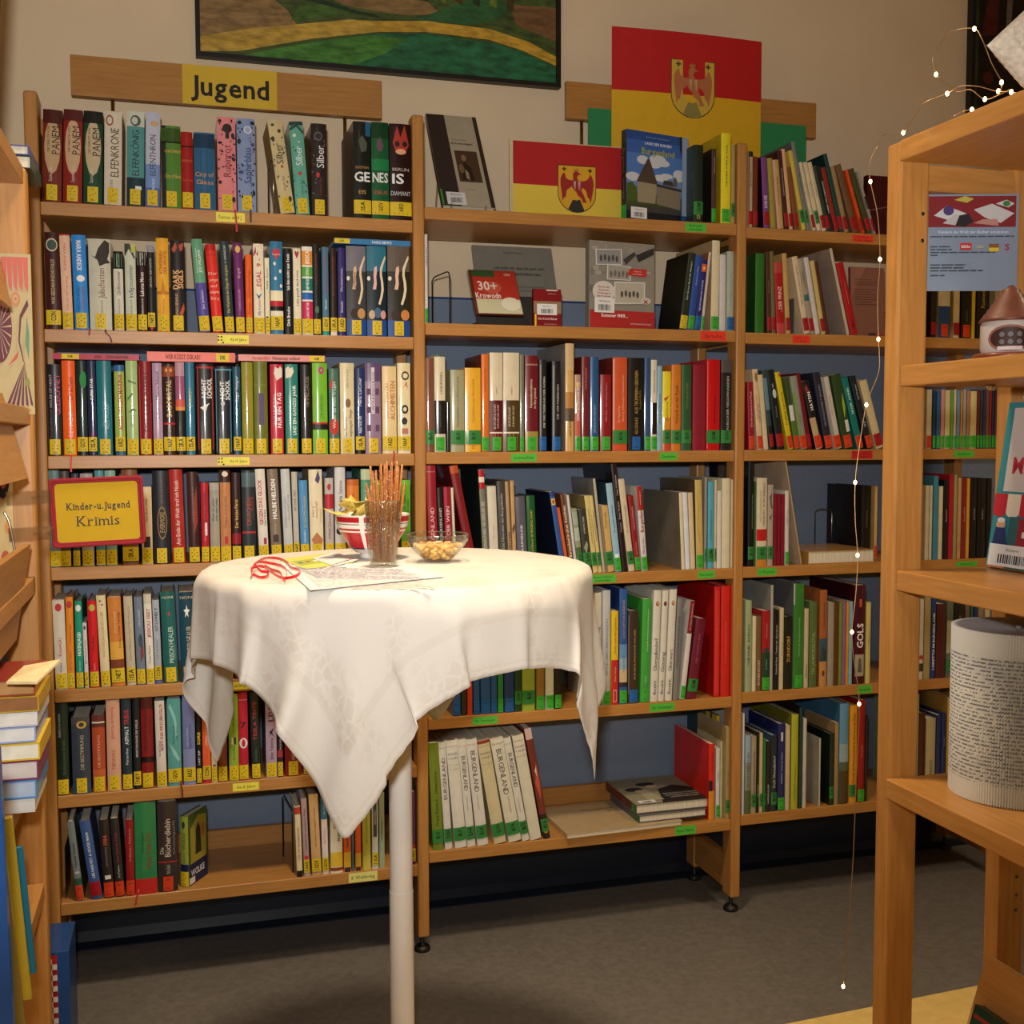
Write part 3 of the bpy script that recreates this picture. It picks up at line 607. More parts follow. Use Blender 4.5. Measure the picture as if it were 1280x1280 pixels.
row('l3', 'left bay third shelf', '''
59 79 . 455.5 1d191a y; T GEZEICHNET b85070 .42 .92 .36 u .72; T HOUSE_OF_NIGHT c0b0b0 .5 .92 .16 u .3; T P.C._CAST_KRISTIN_CAST 7a706c .16 .55 .13 u .3
80 97 . 451 e8591a y; T DIE_NACHT e8c8b0 .2 .46 .34 u .6; T Drachen 8a2c10 .58 .84 .4 u .62
97.5 111 . 451 1a2a24 Y; E .7 .8 .35 .09 1c8038; T NACHT d0d0c8 .3 .6 .14
111.5 122.5 . 451 242846 Y; T SUPER_STAR e8e4e0 .58 .82 .34 ub; T GIRL c03850 .12 .28 .4
123 142 120.5 451 1c686e y; T ALEX_WOODS 90b8b0 .28 .54 .26 u .66; T Das_Universum 70a0a0 .28 .6 .16 u .4
145 158 . 456.5 98a848 Y; B .93 1 285c88; B 0 .06 285c70; T ALLES_WEGEN_MARINA b03040 .28 .9 .42 ub .6
159.5 174.5 156 451 9db470 y; P 4a7038 .1,.45 .6,.5 .9,.47 .6,.47; P 4a7038 .2,.8 .9,.76 .9,.75 .2,.78; P 4a7038 .1,.6 .5,.66 .6,.65 .15,.58; T HEY_DU 4a7038 .3 .42 .3
175.5 191.5 . 452 82191c y; T DREAMHUNTERS 5a0c10 .25 .9 .5 u .6; R .02 .1 .05 .95 b04040
192.5 205 . 454 a98c9c y; T Lost_in_Maine_Island 4a2c48 .36 .95 .36; T . 5a3a58 .2 .3 .2
205.5 220.5 . 455 35201a Y; B .86 .97 8a4020; E .3 .93 .12 .02 e09040; E .7 .93 .12 .02 e09040; T DAS_PORTAL d0b070 .42 .82 .42 ub; B .335 .355 b82828; T LILLY_LINDNER c0b8a8 .2 .32 .24 u
221 233 . 453 94506a Y; B .48 .6 c85040; B .0 .48 1a1614; B .48 .52 d88830; B .85 1 b0848c
233.5 245 . 453 2a6a80 Y; T BUDDY a0a038 .55 .74 .4 u; R .2 .8 .53 .54 a0a038
247 269.5 . 455 1a1616 y; R .06 .12 .06 .96 a02020; R .88 .94 .06 .96 a02020; B .95 .97 a02020; T NIGHT e4e0d8 .62 .84 .26 ub .42; T SCHOOL e4e0d8 .62 .84 .26 ub .74; P e4e0d8 .2,.52 .75,.57 .6,.53 .5,.47
270.5 291.5 . 458 161c22 y; R .03 .08 .03 .97 4a8494; R .9 .95 .03 .97 4a8494; B .95 .97 4a8494; T NIGHT e4e0d8 .62 .84 .26 ub .42; T SCHOOL e4e0d8 .62 .84 .26 ub .74; E .45 .58 .12 .03 c0c0b8; R .42 .48 .49 .57 c0c0b8
292.5 302.5 . 458.5 1d4a5c Y; T Roger_Vaeigner c8d4d4 .6 .9 .4
303.5 318 300.5 453 8c862c y; T DER_SOHN_DES_ARCHITEKTEN b06820 .25 .9 .26
318.5 336 . 452 666a24 y; R .35 .75 .32 .66 5a4468; T Bennett 8a8a40 .7 .8 .2 h
339 355.5 . 455.5 b42838 y; P d8ccb8 .5,.82 .3,.9 .4,.97 .65,.95 .8,.98 .95,.95 .95,.86; T NUR_EIN_TAG f0dcd0 .26 .72 .32 ub .68; T GAYLE_FORMAN e8c0b8 .3 .68 .18 u .3
357.5 374 . 455.5 2a7868 y; P d8ccb0 .05,.84 .05,.95 .25,.98 .4,.95 .6,.97 .7,.92 .5,.86; T UND_EIN_GANZES_JAHR d8e0cc .18 .8 .26 ub .7; T GAYLE_FORMAN c0d0c0 .3 .68 .17 u .34
376.5 391 . 456 1d1816 y; T HIMMELSAUGE 8a7468 .5 .9 .32 u .6
391.5 410.5 . 454 70ac28 y; E .6 .92 .2 .04 b02870; E .6 .92 .08 .015 70ac28; B .27 .33 1a1614; B .33 .35 b02020; T DIE_LIEBE_UND 4a7820 .4 .66 .24 u .6
412 425 . 461 466a58 y; P b83c30 .0,.8 .4,.9 .3,.75; E .5 .32 .46 .1 b83028; T Wenn_du_mich_fragst d8e0c8 .3 .85 .3
426 444 . 454 d2c296 y; T anna_freytag 6a8a7c .7 .95 .18 u .5; E .55 .56 .2 .05 7a5c38; T Den_Mund_voll 5a4028 .18 .4 .2 u .35; T ungesagter_Dinge 5a4028 .18 .5 .2 u .7
445 456.5 . 460.5 22345c Y; B 0 .09 141414; T Nina_LaCour d8dce0 .5 .95 .34; T Alles_was_ich d8dce0 .24 .44 .34
457 477 . 454 8f7488 y; B .8 1 5c4668; R .1 .35 .65 .72 5a3a58; R .65 .9 .65 .72 5a3a58; R .1 .35 .45 .52 5a3a58; R .65 .9 .45 .52 5a3a58; R .1 .35 .25 .32 5a3a58; R .65 .9 .25 .32 5a3a58; R .38 .6 .44 .95 c8bcb8; T WOLKENSCHLOSS 3a2a48 .46 .92 .16 u .5
478.5 496.5 . 458 dcc088 Y; T DER_ROMAN_DES c07838 .38 .84 .24 u .3; T ALCHIMISTEN b85828 .38 .84 .34 u .72
497.5 514 . 454 dccb9c Y; E .6 .86 .3 .05 3a3028; E .6 .86 .2 .03 dccb9c; P b86840 .4,.72 .7,.8 .8,.72 .6,.76; E .55 .49 .28 .05 2c2824; E .55 .49 .14 .025 dccb9c; E .5 .36 .24 .04 2c2824; R .3 .8 .22 .28 b07060
''')
row('l4', 'left bay fourth shelf', '''
61.5 75 . 588 5c7874 y
76 90 . 589 443a32 y
92 101.5 . 592 2a3a48 y
103 119 . 592 96928a y
121 133 . 588 4a8488 y
133.5 147.5 . 588 7c9c8a y
154 174.5 . 587 744628 Y
178 192 175 608.5 d6b78c y; R .2 .8 .22 .36 2c2420; T Das_Buch_ohne 6a5038 .5 .9 .2
192.5 214 . 588.5 1e1f24 y; E .55 .44 .3 .18 8a6838; E .55 .44 .25 .16 1e1f24; T EVERMORE b08c50 .34 .56 .3 u .55; T DER_BLAUE_MOND 7a6040 .62 .94 .1 u .55
216 233 210.5 587 a4281f y; T Am_Ende_der_Welt_traf_ich_Noah e8c8b8 .2 .88 .32
237 251 233 590 3e1e1c y; P 8a3020 .5,.3 .9,.45 .9,.85 .6,.7; T KARMINROT_NACHTBLAU a0705c .42 .85 .16
252.5 262.5 249.5 603.5 b01c26 y; T DIE_NACHT_DER_BÄRIN 2c0c10 .5 .88 .32; T David_Klass d88878 .24 .5 .24; R .5 .8 .34 .5 d8c8c0
263.5 276 260.5 603.5 9a9484 y; T Wenn_du_stirbst 2c2820 .5 .82 .28 u .35; T zieht_dein_Leben 2c2820 .5 .82 .28 u .7; T Lauren_Oliver d09848 .22 .46 .26; B .9 1 a8a090
276.5 290 274.5 588 b87848 y; B .87 1 3a2018; E .5 .96 .3 .03 d8c8b0; T Freigang_durch_die_Hölle 7a4420 .36 .74 .24; R .4 .7 .2 .28 b82030
291 302.5 . 591 311a1a y; T Der_letzte_Fürst c8a838 .38 .7 .36 ub; B .2 .32 8a1c20
303.5 321 300.5 588.5 282e30 y; B .82 .98 4a5c60; T DRACHEN a83828 .4 .7 .34 u .5; T ASCHE 8a3828 .55 .72 .2 u .75; B .31 .33 b03030
324.5 337 318 586.5 d6ccb8 y; T GEGEN_DAS_GLÜCK b83038 .32 .96 .38 ub .4; T HAT_DAS 2c7048 .34 .6 .2 ub .8; R .55 .85 .18 .25 a02840
340 353.5 333.5 586.5 7e6c58 y; T HALBE_HELDEN e8e4d8 .42 .92 .4 ub; R .25 .75 .2 .28 3c3028; T Erwin_Grosche c0b090 .3 .4 .16
356 367.5 350.5 586.5 bcbcb4 y; T DIE_ERFINDUNG_DES_LEBENS 7a8088 .3 .75 .22 u .35; T ALS_KÜNSTLICHE 7a8088 .4 .75 .22 u .7
368 375.5 364 590 b4ac98 Y; T MIT_DER_ZEIT 4a4438 .4 .95 .36
376.5 387.5 373 600.5 4c86b0 y; T DIE_SCHATTEN_VON_EDEN d0b848 .4 .8 .24 u .65; T Lukianenko d8e0e4 .2 .38 .26
388.5 405.5 385.5 587 dccca4 y; T Herz a07848 .42 .65 .22 u .25; T muschel a07848 .42 .68 .22 u .5; T sommer c09848 .36 .62 .18 u .8; P 4a4068 .45,.88 .7,.99 .85,.9 .7,.84; P b07040 .1,.22 .5,.3 .95,.22 .9,.16 .3,.15
407 418 . 597.5 b6aa9c y; B .62 .8 b02830; E .5 .89 .22 .04 b02830; T ANNA_Schneider 8a3848 .24 .58 .34
419.5 433 . 584 cac4bc y; T Mathilda_Santos 34302c .5 .86 .36; E .4 .3 .3 .04 2a2624
434.5 450 . 599.5 cf7428 y; T BRIGITTE_RIEBE 7a3c10 .5 .85 .16; B .93 1 b86020
452 465 . 586.5 4a8a68 y; T Geliebte_Gisela d8e0c8 .4 .8 .3; B .88 1 b0b890
467 479 . 600 5c8c2c y
481 500 . 588 7c2220 y
502 514 . 600 68b02c y; T BALDURS_LEBEN 2a5418 .5 .8 .26 u .36; T IN_MEINER_HAND 2a5418 .45 .75 .26 u .72
''')
row('l5', 'left bay fifth shelf', '''
68 83.5 63 750.5 cbbfa6 y; E .5 .92 .28 .045 b82830; T RosenGift b83848 .36 .6 .3 u .5; T Nina_Blazon 5a3c30 .2 .3 .2
85 94.5 80.5 746.5 dc8224 y; E .5 .92 .4 .04 b83028; T SommerJagd 8a3c18 .45 .75 .3; T BEATRIX_GURIAN 9a4c18 .2 .42 .26
96 105.5 92 751.5 208a6c y; E .5 .92 .38 .04 d8d8c8; T NIXENJAGD e8ece0 .34 .68 .46 ub; T Beate_Sauer c0d8c8 .2 .32 .24
106.5 112 103 779 cfc8bc y; E .5 .93 .3 .03 4a3c50; T Die_schwarze_Stadt 4a4858 .3 .82 .44
113.5 125 109 751 c81c20 y; E .5 .92 .36 .04 b0a840; T MordRed 5a0c10 .42 .6 .34; T Beatrix d88070 .2 .28 .3
127 139 120 744.5 d8c696 y; T WAS_VON_DEN_DUNKLEN_LASSE a07828 .32 .82 .3; E .4 .94 .1 .01 4a3420; E .6 .9 .1 .01 4a3420
140.5 157.5 134 746.5 c77a34 Y; B .1 .3 7a3c28; B .3 .5 d8a040; T Donna_Jo_Napoli e8c080 .58 .86 .14 u .45; T Donata,_Tochter_Venedigs 5a2c14 .38 .88 .2 u .75
159.5 171 154 745.5 bdad8c Y; T Sieben_Minuten_nach_Mitternacht 8a7860 .25 .92 .28
172 183 167 746 6c7884 y; P 7a3430 .5,.25 .9,.32 .9,.46 .5,.4; T ...lass_mich! b8c0c4 .6 .9 .3; E .6 .5 .25 .08 3c444c
184 194 179 743 dcd2bc y; T JESSICAS_GEIST a82c38 .5 .86 .42 ub .55; T Todor_Norris 2c6c54 .2 .46 .34; B .9 1 c8bca0
194.5 203.5 190 750 a2a6aa Y; B 0 .1 54608c; T SO_LONELY 3c4048 .58 .96 .36 ub; T PER_NILSSON 6a7074 .28 .54 .3
206 224 200 740 205c54 y; T NONI c8c0a0 .92 .96 .18 h; E .55 .76 .1 .02 a83838; T PRISON_HEALER c0d0b8 .22 .62 .36 u .6; T Die_Schattenrebellin 70a090 .26 .42 .1 u .85
226.5 247 222.5 740 143e4c y; T NONI c8b070 .92 .96 .18 h; P e0dcc8 .5,.86 .55,.81 .7,.8 .57,.77 .6,.72 .5,.75 .38,.72 .42,.77 .3,.8 .45,.81; T PRISON_HEALER c0b890 .3 .62 .36 u .6
272 292 . 752 a03848 Y; B 0 .04 b0a0a0
294 304 . 752 6c2020 Y
''')
row('l6', 'left bay sixth shelf', '''
71 87 68 877.5 1b2a1c y; T Bohemanns_Erbin 3c5a34 .2 .62 .24 u .6; T REBECCA_RENN a0a898 .62 .9 .16 u .3
91.5 115 . 896 343c46 y c22282c; B .9 1 4a4844; E .55 .9 .28 .05 c09838; E .55 .9 .15 .03 34302c; T DIE_BESTIMMUNG b0a478 .3 .78 .2 u .55; B 0 .14 28465c
117 133.5 . 894 a84828 y c5c2820; B .85 1 643028; B .0 .3 b85c2c; B .9 .92 d8c8b0; T DIE_BESTIMMUNG d0a080 .32 .75 .2 u .5
135 152.5 131 874 cc9878 y; T Rainbow_Rowell c05c50 .56 .94 .28 d; T FANGIRL b05050 .2 .48 .3 d
154 166.5 150.5 873 24343a y; T TRIBUS b83030 .72 .88 .5 ub .5; T ASPHALT c8ccc8 .5 .7 .4 ub; T Morton_Rhue d0d4d0 .28 .46 .26
168 177.5 165 873 1c1e20 Y; T MORTON_RHUE_DIE_WELLE b8b0a0 .3 .82 .32 ub
178 193.5 176 871 7c1c1a y; B .88 1 4a1c14; T DIE_ZEITFALTENFORSCHER 401010 .42 .92 .3 u .4; T Die_Fehler 501414 .5 .9 .2 u .75; B .29 .35 1c1414
197 209.5 193 876 cfc3b0 y; T NICHTS_WAR_WIE_ES_SEIN_SOLLTE a02c34 .42 .96 .32 ub .62; T Sarah_Darer 4a4038 .34 .56 .2 u .35
211 228 208.5 873 549488 Y; P 88b8ac .2,.95 .6,.8 .8,.6 .6,.55 .5,.75 .1,.9; P 88b8ac .1,.5 .6,.4 .9,.3 .8,.28 .4,.36; T EIN_BLICK_IN 24544c .46 .72 .15 u .45; T DIE_SEELE 24544c .5 .72 .15 u .7
230 245.5 228 869 6a7298 Y; B 0 .4 7c84a4; T ABSCHIED_VON_DIR 3a4468 .4 .68 .2 u .6; T Valentine_Flamm b0b4c8 .42 .64 .14 u .35
246.5 253 . 883.5 1b1a17 y; T SCHREI d8b838 .5 .68 .6 ub; T LARRY_SLEP c8c4b8 .24 .44 .4 ub
254 264.5 . 881.5 dc5c30 Y; B 0 .06 b82434; T MÖRDER_KENNEN_KEINEN e8c8a0 .48 .88 .26; T Reinhold c04020 .3 .45 .3
265 272.5 . 871 d6c498 y; T Die_Nacht_des_Raben 6a5c3c .45 .9 .34; E .5 .2 .3 .01 702020
273.5 285 . 881 7c3a20 y; T GRENZEN_LOS b87848 .6 .86 .22; T Kreslehner d8b8a0 .48 .6 .26
287 299.5 284 867 88a430 y; T ICH_BIN_KEIN_JUDE 5c7c20 .5 .94 .22; R .55 .75 .42 .5 2a2c18; R .25 .45 .42 .5 d8d4b0; T Kirsten_Boie 3a4818 .24 .4 .24
299.5 311.5 . 864.5 b01c30 y; T 7 201014 .55 .7 .7 hb; E .5 .42 .45 .06 d8ccc0; E .5 .42 .2 .045 b01c30; T JOLLY_BLUMEN e0b8b0 .86 .96 .12 h
315.5 326.5 311.5 864.5 1f2822 y; T TESLA_TINTE a82c2c .38 .95 .42 ub; T Greta_Olivia 2c7044 .2 .34 .3
333 347 330 868 a68c98 y; T LIV 5c1c34 .66 .86 .5 ub; P 2a1c24 .3,.55 .5,.57 .75,.6 .6,.54 .75,.49 .5,.53 .3,.48 .42,.54; T Jenny_Valentine 3a2830 .22 .48 .34
347.5 354.5 . 876 2a2024 y; T Krystyna c0a848 .6 .9 .34; R .0 1 .26 .35 a03030; T Jörg_Juretzka d8d0c8 .36 .5 .34
356.5 377.5 . 868 7e191c y; T THE_HATE_U_GIVE 300c10 .4 .92 .42 ub .5; T ANGIE_THOMAS d8c0b8 .2 .36 .2 u .5
379.5 391 . 876 c090a4 y; R 0 1 .48 .56 8cb040; E .55 .5 .14 .04 3a4a20; T Marie_Luise 7a4c60 .6 .9 .3
392.5 403 . 884 cc3c60 Y; B .3 1 d8c8b0
''')
row('l7', 'left bay bottom shelf', '''
96.5 106 83.5 1027 707a74 r c3a403c; B .2 .28 2c5438; T Yannick_Haenel 28302c .4 .74 .3 ub; R .2 .8 .34 .37 b0b4a8
115 129 99 1026.5 3c5684 R; T LEE_HARVEY_A_GOOD_MAN d0d4dc .2 .92 .26 ub
131 144 123 1025 2a2420 r; T 1984 c05028 .66 .82 .42 ub; T Die_NACH_ROMAN 8a8078 .4 .66 .18; R .2 .8 .24 .29 d8c8b8
145.5 157 137 1023 2a2624 r; T Der_letzte_Trieb 9c2c24 .44 .82 .3; T Jörg_Magenau b8b0a8 .24 .4 .24
158.5 169.5 156.5 1024.5 8a1c1c r; T Eva_Baronsky_-_Manchmal_rot c88878 .4 .94 .26
170 197.5 167 1003 2a7844 .; B 0 .17 b82820; T Neue_Vahr_Süd 8a3020 .28 .66 .26 u .62; T Sven_Regener 1c4024 .44 .7 .14 u .34
198.5 223.5 196 1002 332a27 r; T Die c8b89c .42 .5 .2 u .2; T Bücherdiebin d0c0a4 .36 .84 .3 u .5; T Die_Romanvorlage_zum_Film 8a7c6c .36 .84 .12 u .82; B .325 .34 a82828; T Markus_Zusak b0a494 .2 .3 .2
371.5 379 368 1009 d6c294 .; B .9 1 b83828; B 0 .09 241c18; T OPA,_AUF_DIE_BARRIKADEN 6a3c24 .24 .72 .36
380.5 388 376 998.5 a58880 Y; E .5 .24 .4 .03 c02828; T Liebe_ist_ein_verrücktes_Ding 5a3c48 .32 .88 .36; B .0 .05 b09888
390.5 402.5 385.5 993.5 c69c64 Y; T Eric_Kästner_Das_doppelte_Lottchen 5c4830 .3 .9 .22; E .5 .06 .26 .025 38507c
403.5 411.5 400.5 991.5 d8c6b2 Y; B .68 .98 2a6a84; T ZEITREISEN c07c88 .3 .64 .32; T Gina_Mayer b0d0d8 .7 .94 .28
413.5 429 . 990 dcd0b0 .; B .08 .26 d8b034; B .03 .07 8a3c1c; T KLAUS_KORDON c05428 .56 .86 .28 ub .36; T FRANK_GUCK_IN_DIE_LUFT 3c6c84 .4 .9 .24 ub .7
430 439.5 . 995 dc6428 .; B .06 .26 d8a830; T Hans_Peter_Richter 5a2810 .28 .7 .3 ub; R .1 .9 .0 .06 343028
440 443.5 . 1000 4c6c80 .
444.5 452 . 1003 dc5c24 .; B .06 .26 d8a830; R .1 .9 .0 .05 343028
453.5 464 . 1000 b8ac3c .; T DIE_MAUER_FÄLLT 6c8c40 .38 .8 .26; B .0 .2 c8b848
465.5 473.5 . 990 c8c8b8 Y; R .2 .8 .42 .92 4a4a48; T GRENZEN c8c8b8 .44 .9 .3
474.5 481.5 . 991 96a07c .; T MAUERLÄUFER 3c4438 .1 .9 .3
514 520 . 989.5 5a2c54 Y; E .5 .25 .5 .03 c02828
''')
row('m1', 'middle bay top shelf', '''
866.5 878.5 . 181.5 1f2c20 G c2a3a2c s.012; T GRAB a8b048 .04 .2 .4
889 895 . 186 48382e g c241c18 s.01 d.2; T Zeitzeugen a89878 .6 .95 .4
900.5 913 . 167 e0cc28 g cb49c24 s.006 d.2; T Volkskultur_im_Bild_der_Küche 3a3418 .4 .88 .24
913.5 918.5 . 181.5 a68e50 G s.008
''', offset=3, dmax=.2)
row('m2', 'middle bay second shelf', '''
531.5 535.5 . 293 cfc8bc g s.03; T Kultur_in_Wien 3a342c .64 .86 .6
848 857.5 862.5 317.5 26301e y c141a12 s.02; T Das_Grosse_Buch_der_Mundart d0d4c0 .36 .92 .22
858 866.5 870 320 2a4a90 g s.02; T Deutsch_im_Alltag b0c0d8 .5 .95 .2
867 874.5 877 325.5 242664 b s.02; R .1 .9 .83 .94 d05020; R .3 .7 .86 .9 d8c030; T VERWECHSELN_DER_WÖRTER b8bcd0 .26 .72 .26 ub
875 878.5 887 316 c8b8a4 g s.02 ca06440
887.5 897.5 891 301 d4c69c g s.016 cb89870 d.24
899 907 . 318.5 c8c0b8 . s.016
908 917.5 . 314.5 a4a890 b s.016; T Burgenländische_Mundart_heute 5a90a8 .25 .8 .26
''')
row('m3', 'middle bay third shelf', '''
532.5 543 . 448 7a4a34 G; T BURGENLAND_IM_BILD 5a3424 .45 .95 .2
543.5 557.5 . 443.5 d4c4a0 g; B .18 .53 1e1c18; B .17 .185 d8ccb0; B .98 1 3c5c34; T LAND_IM_KRIEG 4a4030 .6 .82 .24 u .6; T Geschichte_der_Region 6a6050 .24 .5 .12 u .5
558.5 563 . 503 242424 .
563.5 581 . 462.5 9c9670 G; T Geschichte_von_Österreich 5a5438 .3 .92 .18 u .5
581.5 601.5 . 460 dca42c G; T Geschichte_von_Österreich b06818 .3 .92 .18 u .5; T 12 c05820 .02 .1 .2
602 611.5 . 443 d46a1c g c703414; T BURGENLAND_1938 8a3c10 .55 .92 .2
612.5 629 . 441 d2c2a0 g; B 0 .52 56181c; R .1 .9 .02 .19 c23038; B .185 .2 d8ccb0; T BAND_1 4a4030 .58 .66 .12 u .5; T BURGENLAND 605048 .23 .48 .01 u .3; T BURGENLAND c8b098 .23 .48 .16 u .35; T CHRONIK_DER_JAHRE c8b098 .23 .48 .14 u .6
629.5 649.5 . 441 d2c2a0 g; B 0 .52 4c3818; R .1 .9 .02 .19 8a7028; B .185 .2 d8ccb0; T BAND_2 4a4030 .58 .66 .1 u .5; T BURGENLAND c8b890 .23 .48 .14 u .35; T CHRONIK_1921-2001 c8b890 .23 .48 .12 u .6
650 655.5 . 443.5 727256 g
656.5 673 . 444.5 6a181e g; B 0 .21 98803c; T Nationalsozialismus e0c8a8 .43 .78 .2 u .42; T im_Burgenland e0c8a8 .43 .68 .2 u .72; T MANDELBAUM d0b090 .88 .93 .12 h
674 683.5 . 450 222020 b; R .1 .25 .2 .95 8a8886; T DIE_VERTREIBUNG_DER_ROMA b8b0a4 .18 .9 .26 ub .65
690 701 . 451.5 1e1c1e b c101012; R .1 .25 .2 .95 8a8886; T DIE_VERTRIEBENEN b0a89c .2 .9 .26 u .65
706.5 717.5 . 429.5 caa05c . c8c8070 d.25; B .28 .42 5a4a34; T ...und_dennoch 2c2418 .1 .36 .34; B .75 1 c8a874; B .4 .55 b07838
718.5 726 . 468.5 b08870 g; B .2 .5 c05c4c; B .84 .9 d0a050; T JUDEN_GESTERN_UND_HEUTE e0d8d0 .4 .9 .4 ub
727 736.5 . 446 702020 g c5a1c18; T Das_Burgenland c08070 .62 .92 .24
737.5 748.5 . 446.5 24527c g; T BERGENLAND_ERINNERT 8aa0b8 .2 .5 .24
750.5 764 . 468.5 8a1c20 g; T Milo_Dor_-_Der_tiefste_Punkt d08c80 .36 .92 .16
765.5 784 . 447 c6522c G c702418; R .04 .1 .1 .98 e0b8a0; T Vor_Tag_und_Tau e8b890 .3 .48 .13 u .4; T Georg_Schwaigers_Geschichten e8b890 .25 .88 .13 u .68
785 804.5 . 447.5 191715 b; T AUS_TRÜMMERN_GEBOREN b89038 .4 .86 .22 u .5; T ALS_SCHLAG b89038 .18 .36 .2 u .5; T Burgenland_1945-1955 8a7030 .45 .65 .13 u .75
805.5 813 . 447.5 2e4c70 g
813.5 821 . 450 d2c6aa g; B .18 .53 1e1a18; T GESCHICHTE_DER_REGION 4a4438 .6 .92 .24; B .17 .18 d8ccb0
821.5 827.5 . 457.5 86aab8 .; T DAS_BURGENLAND 38606c .2 .8 .4
828 838.5 . 464.5 e0c824 G; B .25 .42 d08c24; B .0 .27 c04c24; P b04020 .1,.66 .8,.7 .9,.72 .3,.62; T DIE_LETZTEN_TAGE 4a3c10 .38 .62 .22
839 851 . 456 ca7220 G; T Vorarlt_an_der_Raab 3a2010 .25 .82 .34
851.5 864 . 456 2c5430 G; T Festschrift_1921 7a7a38 .4 .88 .22
865.5 881.5 . 456 8a1c2c .; T TRACHT_-_TRÄGER_DER_MAGNATEN 5c3028 .12 .92 .24 u .55
882.5 899.5 . 449.5 be1014 G; R .04 .1 .02 .98 e06050; T HEIMAT_BURGENLAND 5c0c0c .3 .6 .16 u .6
900.5 914 . 450 201e1e G; B .86 1 4e4a44; T DAS_BUCH_DER_VERSCHWUNDENEN c0b8a8 .2 .82 .24 u .6
''')
row('m4', 'middle bay fourth shelf', '''
537 549 532.5 582 921c28 g; T BURGENLAND e0b0a8 .14 .72 .42; T Michael_Martinek e0b0a8 .93 .96 .1 h
550.5 557.5 546 609.5 201c1c g; T LAND_BURGENLAND c8c0b4 .18 .92 .46
558.5 567.5 554 609 96182a g; T DER_WEIN e8c8c0 .4 .86 .5
568.5 572 563.5 610 d0c4a4 g
589 600 558.5 579 7a1c1e .; B .93 1 b04c20
605 612.5 597.5 587 72705c . c1c2624; B .82 .995 a81c20; B .88 .93 d8ccb0; T NATIONALPARK_NEUSIEDLER_SEE c8c4ac .2 .7 .5
613.5 625 608.5 608 ccc2a8 g; T Vilma_Auer a09880 .38 .6 .2
626 636 620.5 601.5 42403a g; T Die_Mineralien_des_Burgenlandes b8b4a4 .26 .9 .3
637 641.5 631 602 a88c68 .; T KUNST_PARK 2a2018 .2 .5 .6 ub
642 647 637.5 601 b8925c .; P 5a3c20 .1,.5 .8,.56 .9,.5 .2,.44; P 5a3c20 .3,.2 .9,.3 .8,.22
648 660.5 643.5 621 58545c g; T Umwelt_BURGENLAND c8c4c8 .18 .66 .24 ub
661 672 657.5 620 1a5424 g; T Kulturführer_BURGENLAND c8a838 .18 .84 .26
702 708.5 686.5 615.5 2c528e . c141c30 d.22; R .1 .9 .84 .92 d0a830; R .3 .7 .86 .9 a02828; B .95 1 2a3c78
709 713 696 635 cf5824 .
713.5 719 700 618 6c3c22 g; T Burgenland_in_alten_Ansichten e0c8a0 .14 .92 .7 ub
719.5 723 708 619 c8c0b4 g
723.5 730.5 714 636 8c9070 G; B .5 .7 a8b098; B .2 .4 506038; B .75 .95 9ca48c
731 741 722.5 637 36382c G; P 889070 .2,.4 .6,.5 .8,.44 .5,.3; T RÖMISCHE_STEINE c8c4a8 .6 .9 .2; P b0a890 .3,.24 .7,.3 .9,.25
741.5 748 730 620 ccb670 G c8c7c4c; T BURGENLÄNDISCHE_HEIMAT 5c5030 .3 .92 .3
748.5 753 736.5 620 ccb670 G; T BURGENLÄNDISCHE_HEIMAT 5c5030 .3 .92 .4
753.5 757 741 598.5 b0a48c . c78746a
757.5 768.5 749 633 c8a05c G; T Österreich 6a4c20 .66 .9 .3; R 0 .25 0 1 7a6a50
769 777.5 757 604.5 90b2bc g c284048; T Burgruinen,_Schlösser 2c4854 .3 .9 .26; R .2 .8 .12 .2 e0e4e0
778.5 785.5 763.5 579 281418 . c120a0c d.23; T Peter_Wagner c8b8b0 .48 .66 .3; T Totentanz b8a8a0 .36 .46 .3; T Seppi_Waldmann b8a8a0 .7 .9 .3
786 794 772.5 599.5 c8b896 G; T Die_Volkskultur_im_Burgenland 4a4030 .4 .74 .26
794.5 801.5 785 620 8a1c20 g; T MARTIN_SCHNEEMANN d09080 .5 .9 .3; T Land_und_Leute d09080 .2 .4 .28
802.5 810 795 608.5 cdc6b8 g; B .72 1 9c2418; T Burgenland 9c2c24 .46 .74 .62 ub; T Motorräder_- 9c2c24 .2 .42 .4; T www.burgen.at e0c0b0 .78 .95 .2
852 856.5 848.5 616 d4c498 . c746a58 d.25
857 863 853 616 d0d0d0 .
863.5 869.5 860 616 ccb68c .
870.5 879.5 868.5 600 c0a45c g c5c4c34 d.24; P a8863c .2,.9 .5,.7 .3,.5 .6,.3 .5,.28 .2,.5 .4,.7
880 883.5 . 597 8c8472 G
884.5 892 . 602 4f9cae G; T BURGENLÄNDISCHE 286c80 .2 .8 .3
892.5 895.5 . 600 c4b48c G
896 901.5 . 613.5 cfc6b4 .
902 912 . 598 cfc4a2 .
913 921 . 599.5 c4b488 .; T Fest_der_Hoffnung_-_Lieder_im_Laufe 6a5c3c .1 .9 .3
''')
